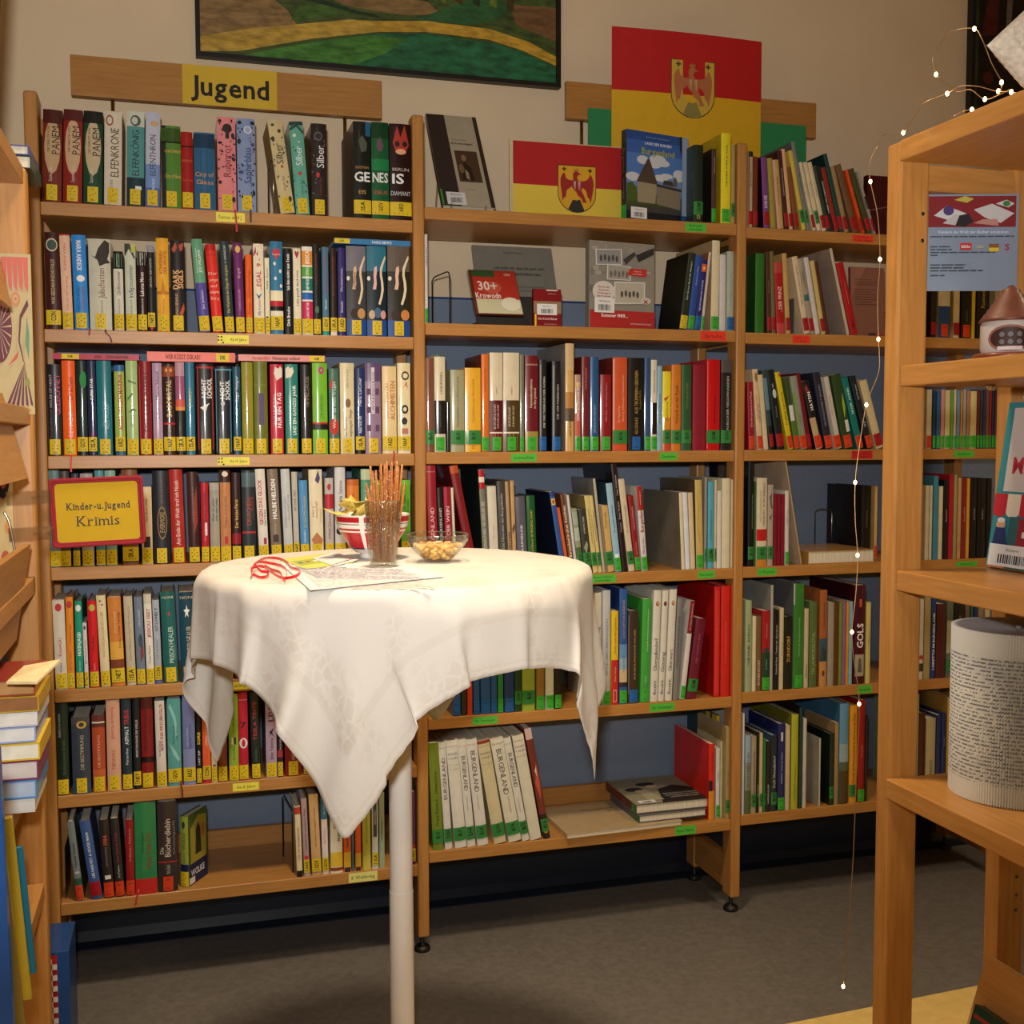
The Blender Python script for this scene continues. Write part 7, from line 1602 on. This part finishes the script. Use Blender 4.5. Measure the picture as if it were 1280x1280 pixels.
P.disc(W*.14, H*.26, W*.06, H*.03, 'c89878'); P.poly([(W*.05, H*.1), (W*.08, H*.24), (W*.2, H*.24), (W*.24, H*.16), (W*.3, H*.12), (W*.2, H*.1)], '24305c'); P.disc(W*.14, H*.285, W*.05, H*.016, 'd8d0c8'); P.poly([(W*.04, 0), (W*.04, H*.1), (W*.3, H*.1), (W*.26, 0)], 'c07850')
barcode(P, W*.04, H*.01, W*.62, H*.13); P.build('cover_print', e)
# folded book sculpture
zb = .8385; c = onZ(1268, 990, zb); k = (c-CAM).dot(_F)/FPX; hc = hto(c, Vector((0, 0, 1)), 783); rc = 78*k
e = thing('folded_book', c, 'book folded into a pleated paper cylinder standing on the lowest display board', 'paper sculpture')
def pagemat():
    m = bpy.data.materials.new('printed_page'); m.use_nodes = True; nt = m.node_tree; b = nt.nodes['Principled BSDF']; L_ = nt.links.new
    uv = nt.nodes.new('ShaderNodeUVMap'); sp = nt.nodes.new('ShaderNodeSeparateXYZ'); L_(uv.outputs[0], sp.inputs[0])
    def mth(op, a_, b_=None):
        n = nt.nodes.new('ShaderNodeMath'); n.operation = op
        for i_, v in enumerate((a_, b_)):
            if v is None: continue
            if isinstance(v, (int, float)): n.inputs[i_].default_value = v
            else: L_(v, n.inputs[i_])
        return n.outputs[0]
    v = sp.outputs[1]; ln = mth('LESS_THAN', mth('FRACT', mth('MULTIPLY', v, 44)), .42)
    n = nt.nodes.new('ShaderNodeTexNoise'); n.inputs['Scale'].default_value = 1; mp = nt.nodes.new('ShaderNodeMapping'); mp.inputs['Scale'].default_value = (240, 44, 1); L_(uv.outputs[0], mp.inputs[0]); L_(mp.outputs[0], n.inputs['Vector'])
    wd = mth('GREATER_THAN', n.outputs['Fac'], .47)
    ins = mth('MULTIPLY', mth('GREATER_THAN', v, .12), mth('LESS_THAN', v, .86)); al = mth('MULTIPLY', mth('MULTIPLY', ln, wd), ins)
    mx = nt.nodes.new('ShaderNodeMixRGB'); mx.inputs[1].default_value = (.82, .79, .71, 1); mx.inputs[2].default_value = (.22, .21, .23, 1); L_(al, mx.inputs[0]); L_(mx.outputs[0], b.inputs['Base Color']); b.inputs['Roughness'].default_value = .8
    return m
n = 150; V = []; F_ = []; UV = []
for i in range(n):
    a = 2*math.pi*i/n; da = 2*math.pi/n
    for aa, r_ in ((a, rc*.9), (a+da*.5, rc)):
        for zz in (0.0005, hc): V.append((r_*math.cos(aa), r_*math.sin(aa), zz))
m4 = 4*n
for i in range(n):
    q = 4*i; F_.append((q, q+2, q+3, q+1)); F_.append((q+2, (q+4) % m4, (q+5) % m4, q+3))
V += [(0, 0, hc-.006), (0, 0, .0005)]
me = bpy.data.meshes.new('pleated_pages')
for i in range(n):
    q = 4*i; F_.append((q+1, q+3, m4)); F_.append((q+3, (q+5) % m4, m4)); F_.append((q+2, q, m4+1)); F_.append(((q+4) % m4, q+2, m4+1))
me.from_pydata(V, [], F_); me.materials.append(pagemat()); me.materials.append(mat('a8a098', .8, 0, .1, 200, .2)); uvl = me.uv_layers.new(name='uv')
for p in me.polygons:
    if len(p.vertices) == 3: p.material_index = 1
    for li in p.loop_indices:
        vi = me.loops[li].vertex_index; co = me.vertices[vi].co; th_ = math.atan2(co.y, co.x)/6.2832+.5
        if p.index in (2*n-1, 2*n-2) and th_ < .1: th_ += 1
        uvl.data[li].uv = (th_, co.z/hc)
o = bpy.data.objects.new('pleated_pages', me); COL.objects.link(o); o.parent = e
mb = MB(); mb.lathe([(0, hc-.004), (.004, hc-.004), (.004, hc+.002), (0, hc+.002)], mat('8c8884', .6, 0, .1), 12); mb.build('spine_core', e)
# tilted board with a dark green book at the bottom right
YB = RY-.10; A_ = onY(1233, 1193, YB); B2 = onY(1203, 1296, YB); u_ = (A_-B2).normalized(); kk = (B2.x-(RX+.05))/u_.x; B3 = B2-u_*kk; Lb = (A_-B3).length; tl_ = math.atan2(u_.z, u_.x)
zlow = B3.z-.012*math.cos(tl_)
boxo('shelf_board', (-.002, -LEN, zlow-.034), (DPX-.031, -PT-.0005, zlow-.0015), WY, ds, .002)
e = thing('slanted_board', B3, 'slanted light wooden board low in the display shelf', 'board', None, (0, -tl_, 0))
mb = MB(); mb.box((0, -.55, -.012), (Lb, 0, 0), wood('pale_beech', (.72, .43, .19), (.82, .52, .25), 'y')); bevel(mb.build('panel', e), .002)
nrm = Vector((-u_.z, 0, u_.x))
d_ = ray(1230, 1257); t_ = (B3-CAM).dot(nrm)/d_.dot(nrm); q_ = CAM+d_*t_; lx = (q_-B3).dot(u_)
e = thing('book', B3+u_*lx+Vector((0, q_.y-B3.y, 0))+nrm*.0008, 'dark green book with red trim lying on the slanted board', 'book', None, (0, -tl_, 0)); wb_ = min(lx-.004, .17)
gm = mat('1c3c30', .4, .3, .05); mb = MB(); mb.box((-wb_, -.15, 0), (0, 0, .002), gm); mb.box((-wb_, -.15, .014), (0, 0, .016), gm); mb.box((-.002, -.15, .002), (0, 0, .014), gm); mb.build('cover', e)
mb = MB(); mb.box((-wb_+.003, -.147, .002), (-.002, -.003, .014), PAGES); mb.build('pages', e)
P = Print(lambda x, y, ep: (-x, -y, .016+ep)); P.strip(.012, .018, .005, .145, '8c2c24', 1); P.build('trim_band', e)
# knitted cushion on top
e = thing('knitted_cushion', (0, 0, 0), 'white knitted cushion standing on its corner on top of the display shelf', 'cushion')
cc = onX(1298, 58, RX+.05)
s_ = .048; n = 30; V = []; F_ = []
rotc = math.radians(43)
for side in (1, -1):
    for i in range(n+1):
        for j in range(n+1):
            a, b = -1+2*i/n, -1+2*j/n; th_ = (1-a**4)**.5*(1-b**4)**.5
            bump = .0045*abs(math.sin(a*15+(j % 2)*.8))*abs(math.cos(b*15))
            u, v = s_*a, s_*b; x = u*math.cos(rotc)-v*math.sin(rotc); z = u*math.sin(rotc)+v*math.cos(rotc)
            V.append((x, -side*(.016*th_+bump*th_), z))
for sd in (0, 1):
    o_ = sd*(n+1)**2
    for i in range(n):
        for j in range(n):
            q = (o_+i*(n+1)+j, o_+(i+1)*(n+1)+j, o_+(i+1)*(n+1)+j+1, o_+i*(n+1)+j+1); F_.append(q if sd == 0 else q[::-1])
mb = MB(); mb.add(V, F_, mat('bcae98', .9, 0, .2, 150, 1.0), True); o = mb.build('knit_cover', e)
e.location = cc; e.rotation_euler = (0, 0, -YAW)
zl = min(v[2] for v in V); e.location.z = ZT+.0005-zl
wv = ((e.location-CAM).dot(_F)); 
# light string
WIRE = mat('b09068', .35, 0, 0, metal=.8, raw=True)
def emis(name, c, s_):
    m = bpy.data.materials.new(name); m.use_nodes = True; b = m.node_tree.nodes['Principled BSDF']; b.inputs['Emission Color'].default_value = list(c)+[1]; b.inputs['Emission Strength'].default_value = s_; b.inputs['Base Color'].default_value = (1, .8, .5, 1); return m
BULB = emis('warm_led', (1, .66, .30), 14)
ls = thing('light_string', (RX, RY, ZT), 'string of tiny warm lights on copper wire hanging from the display shelf', 'string lights')
def wpt(x, y, dp): return atd(x, y, dp)-Vector((RX, RY, ZT))
D0 = 1.72
strands = [[(1054, 1233, 1.73), (1058, 1190, 1.72), (1066, 1080, 1.72), (1070, 980, D0), (1074, 880, D0), (1068, 830, D0), (1065, 790, D0), (1070, 740, D0), (1072, 694, D0), (1069, 650, D0), (1069, 603, D0), (1074, 560, D0), (1083, 506, D0), (1098, 466, D0), (1099, 440, D0), (1098, 424, D0), (1097, 370, D0), (1100, 324, D0), (1097, 270, D0), (1088, 227, D0), (1087, 205, D0), (1096, 184, D0), (1106, 168, 1.70), (1129, 166, 1.66), (1140, 150, 1.64), (1155, 129, 1.62), (1184, 117, 1.6), (1200, 108, 1.58), (1222, 108, 1.56), (1246, 114, 1.54), (1264, 115, 1.52), (1290, 121, 1.5)],
           [(1262, 112, 1.53), (1250, 118, 1.55), (1231, 124, 1.56), (1213, 112, 1.58), (1197, 115, 1.6), (1185, 105, 1.61), (1170, 93, 1.62), (1166, 72, 1.62), (1178, 50, 1.6), (1192, 38, 1.58), (1218, 36, 1.57), (1228, 50, 1.55), (1240, 80, 1.54), (1252, 103, 1.53), (1249, 116, 1.53)],
           [(1191, 146, 1.6), (1205, 139, 1.59), (1215, 137, 1.58)]]
for st in strands:
    pts = spl([wpt(*p) for p in st], 5); mb = MB(); mb.tube(pts, .0007, WIRE, 5); mb.build('wire', ls)
for x, y, dp in [(1088, 227, D0), (1100, 324, D0), (1098, 424, D0), (1083, 506, D0), (1069, 603, D0), (1072, 694, D0), (1065, 790, D0), (1074, 880, D0), (1054, 1233, 1.73), (1129, 166, 1.66), (1184, 117, 1.6), (1170, 93, 1.62), (1218, 36, 1.57), (1231, 124, 1.56), (1248, 114, 1.54), (1252, 103, 1.53), (1264, 115, 1.52), (1215, 137, 1.58)]:
    mb = MB(); mb.lathe([(0, -.0034), (.0018, -.0024), (.0024, 0), (.0018, .0024), (0, .0034)], BULB, 10); o = mb.build('bulb', ls, wpt(x, y, dp-.004))

# ------------------------------------------------------------------ serif lettering for the clipped sign
SER = {'K': [(.1, 0, .13), (.1, .72, .13), (.86, 0, .15), (.8, .72, .14)], 'i': [(.5, 0, .14), (.2, .53, .10)], 'n': [(.1, 0, .12), (.9, 0, .12), (.0, .53, .09)], 'd': [(.98, 0, .09), (.8, .72, .09)],
       'r': [(.15, 0, .14), (.05, .53, .09)], 'u': [(.02, .53, .09), (.8, .53, .09), (1.0, 0, .08)], 'm': [(.06, 0, .10), (.5, 0, .10), (.94, 0, .10), (.0, .53, .08)], 'J': [(.8, .72, .13)]}
def serif_text(P, s, xc, zc, length, cap, h, bold=0):
    x = 0; V = []; Fc = []
    for c in s:
        g = GL.get((bold, c)); o = len(V); V += [(a+x, b) for a, b in g[0]]; Fc += [tuple(o+k for k in f) for f in g[1]]
        for u, z_, hw in SER.get(c, []):
            cx = x+u*g[2]; o = len(V); t = .035 if not bold else .045; z0 = 0 if z_ == 0 else z_-t
            V += [(cx-hw, z0), (cx+hw, z0), (cx+hw, z0+t), (cx-hw, z0+t)]; Fc.append((o, o+1, o+2, o+3))
        x += g[2]+.13
    sx = length/(x-.13); sz = cap/.72; P.k += 1
    P.mb.add([P.surf(xc+(a*sx-length/2), zc+(b-.36)*sz, .0004+.00012*P.k) for a, b in V], Fc, ink(h))

# ------------------------------------------------------------------ shelf unit at the far left, seen end-on
LX, LY, LZ = .08, -.70, 1.84
ld_ = thing('side_shelf', (LX, LY, 0), 'beech shelf unit along the left edge, seen almost end-on', 'shelf')
for y in (0, -1.0):
    boxo('post', (-.055, y, 0), (0, y+.034, LZ), WZ, ld_, .006)
    boxo('post', (-.28, y, 0), (-.225, y+.034, LZ), WZ, ld_, .006)
for zt in (1.84, 1.42, 1.12, .803, .559, .24):
    boxo('shelf_board', (-.28, -.966 if zt != .803 else -.39, zt-.03), (-.004, -.001, zt), WY, ld_, .002)
for zt in (atd(36, 212.5, 2.08).z, atd(40, 560, 2.12).z-.0008, atd(37, 760, 2.10).z-.0008, atd(50, 1020, 2.2).z-.0008):
    boxo('shelf_board', (-.28, .035, zt-.03), (-.075, .36, zt), WY, ld_, .002)
boxo('post', (-.30, .36, 0), (-.125, .39, LZ), WZ, ld_, .004)
def flap(z0, z1, x0, x1, label_y=-.12, w_=.5):
    """slanted display flap of the unit"""
    mb = MB(); V = [(x0, -w_-.15, z0), (x1, -w_-.15, z1), (x1, -.14, z1), (x0, -.14, z0)]
    V += [(a-.012, b, c) for a, b, c in V]; mb.add(V, [(0, 1, 2, 3), (7, 6, 5, 4), (0, 4, 5, 1), (1, 5, 6, 2), (2, 6, 7, 3), (3, 7, 4, 0)], WY); mb.build('display_flap', ld_)
flap(1.58, 1.80, -.012, -.055); flap(1.30, 1.44, .005, -.03); flap(1.03, 1.19, -.02, .006)
# cream botanical print card hung on the post
yc = LY-.016
a = onY(-30, 316, yc); b = onY(38, 318, yc); d = onY(44, 518, yc)
W = b.x-a.x; H = b.z-d.z; e = thing('art_card', (a.x+W/2, yc, d.z), 'cream card with dark red shell and flower drawings, hanging at the left edge', 'card')
mb = MB(); mb.box((-W/2, 0, 0), (W/2, .002, H), mat('ac9868', .6, 0, .05)); mb.build('sheet', e)
P = Print(lambda x, zz, ep: (x, -ep, zz)); R2 = '5c2430'
P.strip(-W*.5, W*.44, H*.02, H*.035, 'a88c58', 1)
for i in range(5): P.poly([(W*(-.05+.1*i), H*.98), (W*(-.02+.1*i), H*.8), (W*(.04+.1*i), H*.76), (W*(.05+.1*i), H*.98)], 'b85848')
P.disc(W*.2, H*.72, W*.09, H*.045, 'b87048'); P.disc(W*.2, H*.72, W*.05, H*.025, 'ac9868'); P.disc(W*.2, H*.72, W*.025, H*.012, 'a86040')
P.disc(-W*.12, H*.54, W*.24, H*.22, R2, 24)
for i in range(9): a_ = -1.3+.33*i; P.poly([(-W*.12, H*.54), (-W*.12+W*.23*math.cos(a_), H*.54+H*.2*math.sin(a_)), (-W*.12+W*.23*math.cos(a_+.07), H*.54+H*.2*math.sin(a_+.07))], 'a88c68')
P.poly([(W*.44, H*.68), (W*.3, H*.6), (W*.26, H*.46), (W*.32, H*.34), (W*.36, H*.3), (W*.3, H*.34), (W*.23, H*.46), (W*.27, H*.62), (W*.42, H*.72)], R2)
for i in range(6): P.poly([(W*.33, H*.32), (W*(-.02+.09*i), H*.06), (W*(.03+.09*i), H*.05)], R2)
P.poly([(W*.36, H*.44), (W*.4, H*.62), (W*.44, H*.5), (W*.42, H*.34)], '5c7c5c'); P.poly([(W*.02, H*.3), (W*.24, H*.4), (W*.2, H*.35)], 'b84838'); P.disc(W*.38, H*.2, W*.05, H*.03, '7c7c38')
P.build('card_print', e)
# lower card with a dark ornament
a = onY(-30, 565, yc); b = onY(14, 565, yc); d = onY(16, 735, yc); W = b.x-a.x; H = b.z-d.z
e = thing('art_card', (a.x+W/2, yc, d.z), 'narrow cream card with a dark round ornament below the shell card', 'card')
mb = MB(); mb.box((-W/2, 0, 0), (W/2, .002, H), mat('c0a468', .6, 0, .05)); mb.build('sheet', e)
P = Print(lambda x, zz, ep: (x, -ep, zz)); P.disc(W*.22, H*.8, W*.2, H*.14, '24202c', 16); P.disc(W*.24, H*.8, W*.1, H*.07, 'b85838'); P.disc(W*.34, H*.45, W*.08, H*.05, 'c87830'); P.disc(W*.25, H*.2, W*.14, H*.08, 'b04828'); P.build('card_print', e)
mb = MB(); pt = [onY(x, y, yc-.012) for x, y in ((5, 640), (12, 655), (18, 690), (16, 722), (8, 738))]; mb.tube(spl(pt), .0022, METAL, 7); tag(mb.build('wire_hook'), 'curved silver wire holder beside the lower cream card', 'hook')
# the clipped Krimis sign
ys = LY-.035
q = [onY(x, y, ys) for x, y in ((60, 598), (179, 594.6), (182, 680), (66, 684.6))]
W = ((q[1]-q[0]).length+(q[2]-q[3]).length)/2; H = ((q[0]-q[3]).length+(q[1]-q[2]).length)/2; c = sum(q, Vector())/4
e = thing('clip_sign', c, 'yellow sign reading Kinder-u.Jugend Krimis in a red frame, clipped to the left unit', 'sign', None, (0, math.radians(-1.9), 0))
def rrect(w_, h_, r, n=6): return [(sx*(w_/2-r)+r*math.cos(a0+math.pi/2*i/n), sz*(h_/2-r)+r*math.sin(a0+math.pi/2*i/n)) for sx, sz, a0 in ((1, 1, 0), (-1, 1, math.pi/2), (-1, -1, math.pi), (1, -1, 1.5*math.pi)) for i in range(n+1)]
mb = MB(); RF = mat('84061a', .75, 0, .03); fw = W*.062
lay = [(0, W, H, .007, .008), (-.005, W, H, .007, .008), (-.0075, W-.003, H-.003, .006, .007), (-.0075, W-fw*.9, H-fw*.9, .006, .007), (-.0055, W-fw*1.1, H-fw*1.1, .006, .006), (-.0055, W-fw*1.7, H-fw*1.7, .006, .006), (-.004, W-fw*2, H-fw*2, .006, .006)]
V = []; F_ = []
for y, w_, h_, r, _ in lay: V += [(x, y, z) for x, z in rrect(w_, h_, r)]
n = len(rrect(1, 1, .1))
for i in range(len(lay)-1):
    for k in range(n): F_.append((i*n+k, (i+1)*n+k, (i+1)*n+(k+1) % n, i*n+(k+1) % n))
F_.append(tuple(range(n))); mb.add(V, F_, RF, False); mb.build('frame', e)
P = Print(lambda x, zz, ep: (x, -.0038-ep, zz)); P.poly(rrect(W-fw*2+.001, H-fw*2+.001, .007), mat('b08a06', .8, 0, .03)); serif_text(P, 'Kinder-u.Jugend', W*.01, H*.09, W*.67, H*.10, '1c1810', 1); serif_text(P, 'Krimis', W*.0, -H*.125, W*.45, H*.145, '1c1810'); P.build('lettering_panel', e)
for zc in (H*.25, -H*.27):
    mb = MB(); mb.box((-W/2-.07, -.002, zc-.012), (-W/2+.006, .0005, zc+.012), ACRYL); mb.box((-W/2-.012, -.009, zc-.011), (-W/2+.005, -.0078, zc+.011), ACRYL); mb.box((-W/2-.07, .0005, zc-.012), (-W/2-.067, .016, zc+.012), ACRYL); mb.box((-W/2-.03, -.004, zc-.002), (-W/2-.004, -.002, zc+.002), ACRYL); mb.build('clear_clip', e)
# books and boxes of the unit
def flatbook(name, px0, py0, px1, py1, dep, col, label, edge=None, ln=.16, cat='book', z0=None):
    """book lying with its fore-edge to the aisle, placed where its end shows"""
    a = atd(px1, py1, dep); b = atd(px1, py0, dep); t = max(.006, b.z-a.z); x1 = a.x; a.z = z0 if z0 else a.z; x0 = x1-.16
    e = thing(name, ((x0+x1)/2, a.y, a.z), label, cat); w_ = x1-x0; tb = .002
    mb = MB(); mb.box((-w_/2, 0, 0), (w_/2, ln, tb), mat(col, .4, .4, .05)); mb.box((-w_/2, 0, t-tb), (w_/2, ln, t), mat(col, .4, .4, .05)); mb.box((w_/2-tb, 0, tb), (w_/2, ln, t-tb), mat(col, .4, .4, .05)); mb.build('cover', e)
    mb = MB(); mb.box((-w_/2+.002, .003, tb), (w_/2-tb, ln-.003, t-tb), mat(edge, .8, 0, .1) if edge else PAGES); mb.build('pages', e)
    e['ztop'] = a.z+t
    return e
stk_ = []
for i, (y0, y1, col, ed, nm) in enumerate([(846, 866, '8c3428', 'a87c48', 'topmost, rust red'), (866.5, 886, 'b08c20', '8c5c34', 'second, mustard'), (886.5, 904, 'c8c4bc', 'd0c8b8', 'third, white'), (905, 925, '8494b8', 'd0ccc0', 'fourth, pale blue'), (925.5, 947, 'd0a818', 'd8d0b8', 'fifth, yellow'), (948, 972, '7c3450', 'c8bcb0', 'sixth, plum'), (973, 996, '4c84b8', 'a8b4c0', 'seventh, blue'), (997, 1014, 'c8c4b8', 'c8c4b8', 'lowest, white')]):
    stk_.append((y0, y1, i, col, ed, nm))
zst = .8035
for y0, y1, i, col, ed, nm in stk_[::-1]:
    zst = flatbook('book', 12, y0, 44+(i*5 % 7), y1, 1.72, col, 'picture book in the stack at the left edge, %s' % nm, ed, z0=zst)['ztop']+.0006
# books standing beyond the post
for i, (px, y0, y1, dep, col, th_, lab) in enumerate([(40, 196, 560, 2.12, '1c5c3c', .012, 'tall green folder standing behind the left post'), (37, 560, 760, 2.10, '20241c', .012, 'black book standing behind the left post'), (50, 900, 1020, 2.2, '5c94a8', .01, 'light blue booklet standing beside the stack of picture books')]):
    a = atd(px, y1, dep); b = atd(px, {196: 234, 560: 584}.get(y0, y0), dep); e = thing('book', (a.x-.075, a.y, a.z), lab, 'book', None, (0, 0, 0))
    mb = MB(); w_ = .15; t = th_*1.6; H = b.z-a.z; mb.box((-w_/2, 0, 0), (w_/2, .002, H), mat(col, .4, .4, .05)); mb.box((-w_/2, t, 0), (w_/2, t+.002, H), mat(col, .4, .4, .05)); mb.box((w_/2-.002, .002, 0), (w_/2, t, H), mat(col, .4, .4, .05)); mb.build('cover', e)
    mb = MB(); mb.box((-w_/2, .002, .003), (w_/2-.002, t, H-.003), PAGES); mb.build('pages', e)
flatbook('book', 2, 182, 36, 194, 2.1, '4c4880', 'purple book lying on top of the left unit'); e = flatbook('book', 2, 195, 39, 211, 2.05, '1c3024', 'dark green book with an orange label lying on the left unit')
mb = MB(); mb.box((.035, -.0008, .003), (.06, 0, .018), mat('d88a18', .5, 0, 0)); mb.build('orange_label', e)
# open booklet whose page sticks out
tip = atd(75, 824, 1.72); a = atd(30, 832, 1.72); e = thing('open_booklet', a, 'cream open booklet whose page corner sticks out from the left unit', 'booklet'); mb = MB()
v0 = Vector((0, 0, 0)); v1 = tip-a; v2 = atd(46, 852, 1.66)-a; v3 = atd(8, 852, 1.66)-a
mb.add([v0, v1, v2, v3]+[v-Vector((0, 0, .004)) for v in (v0, v1, v2, v3)], [(3, 2, 1, 0), (4, 5, 6, 7), (0, 1, 5, 4), (1, 2, 6, 5), (2, 3, 7, 6), (3, 0, 4, 7)], mat('d0b884', .6, 0, .12, 60)); mb.build('pages', e)
# standing thin books low in the unit, big blue book in front, and a blue box on the floor
for i, (px, px2, y0, y1, dep, col, lab) in enumerate([(24, 40, 1020, 1262, 1.62, 'b89c2c', 'mustard yellow booklet standing low at the left edge'), (32, 46, 1058, 1252, 1.70, '1c6c84', 'teal booklet standing next to the mustard one at left'), (16, 30, 1014, 1262, 1.54, '8c7c3c', 'olive booklet standing behind the big blue book')]):
    a = atd(px2, y1, dep); b = atd(px, y0, dep); a.z = .5655; e = thing('book', (a.x-.08, a.y, a.z), lab, 'book', None, (0, math.radians(-4), 0)); H = b.z-a.z
    mb = MB(); mb.box((-.08, 0, 0), (.08, .0015, H), mat(col, .4, .4, .05)); mb.box((-.08, .008, 0), (.08, .0095, H), mat(col, .4, .4, .05)); mb.box((.0785, .0015, 0), (.08, .008, H), mat(col, .4, .4, .05)); mb.build('cover', e)
    mb = MB(); mb.box((-.08, .0015, .002), (.0785, .008, H-.002), PAGES); mb.build('pages', e)
a = atd(20, 1290, 1.25); b = atd(8, 932, 1.25); a.z = .5618; e = thing('book', (a.x-.11, a.y, a.z), 'big blue picture book standing at the lower left corner', 'book', None, (0, math.radians(-1), 0)); H = b.z-a.z
mb = MB(); mb.box((-.11, 0, 0), (.11, .002, H), mat('1c4880', .35, .5, .3, 8)); mb.box((-.11, .014, 0), (.11, .016, H), mat('24589c', .35, .5, .1)); mb.box((.108, .002, 0), (.11, .014, H), mat('245c98', .35, .5, .05)); mb.build('cover', e)
mb = MB(); mb.box((-.108, .002, .003), (.108, .014, H-.003), PAGES); mb.build('pages', e)
xb = onZ(90, 1322, 0.0)
e = thing('box', (xb.x-.10, xb.y, 0), 'blue box with a red and white checked picture on the floor at lower left', 'box'); hb = hto(Vector((xb.x-.03, xb.y, 0)), Vector((0, 0, 1)), 1190)
mb = MB(); mb.box((-.1, 0, .0003), (.1, .16, hb), mat('24487c', .45, .3, .06)); bevel(mb.build('carton', e), .002)
P = Print(lambda x, zz, ep: (x, -ep, zz)); P.strip(-.095, .075, hb*.22, hb*.97, 'a81c20', 1); P.strip(-.095, .045, hb*.28, hb*.95, 'd0c4b0', 1)
for i in range(3):
    for j in range(14):
        if (i+j) % 2 == 0: P.strip(.045+.01*i, .055+.01*i, hb*(.24+.05*j), hb*(.29+.05*j), 'd8ccbc', 1)
P.strip(.02, .07, hb*.22, hb*.34, '8c8c8c', 1); P.build('box_print', e)
# small dark picture standing on top of the left unit
e = thing('painting', (.056, -.955, LZ+.0022), 'dark framed picture at the very top left, seen from its edge', 'painting', None, (0, math.radians(4.5), 0))
mb = MB(); mb.box((-.02, -.40, 0), (.0, .06, .36), BLACK); mb.build('frame', e)
mb = MB(); mb.box((0, -.385, .015), (.0012, .045, .345), mat('2c2014', .5, .2, .4, 25)); mb.build('canvas', e)
mb = MB(); mb.box((-.08, -.2, 0), (-.02, -.14, .004), BLACK); mb.box((-.08, -.2, .0), (-.074, -.14, .12), BLACK); mb.build('easel_foot', e)
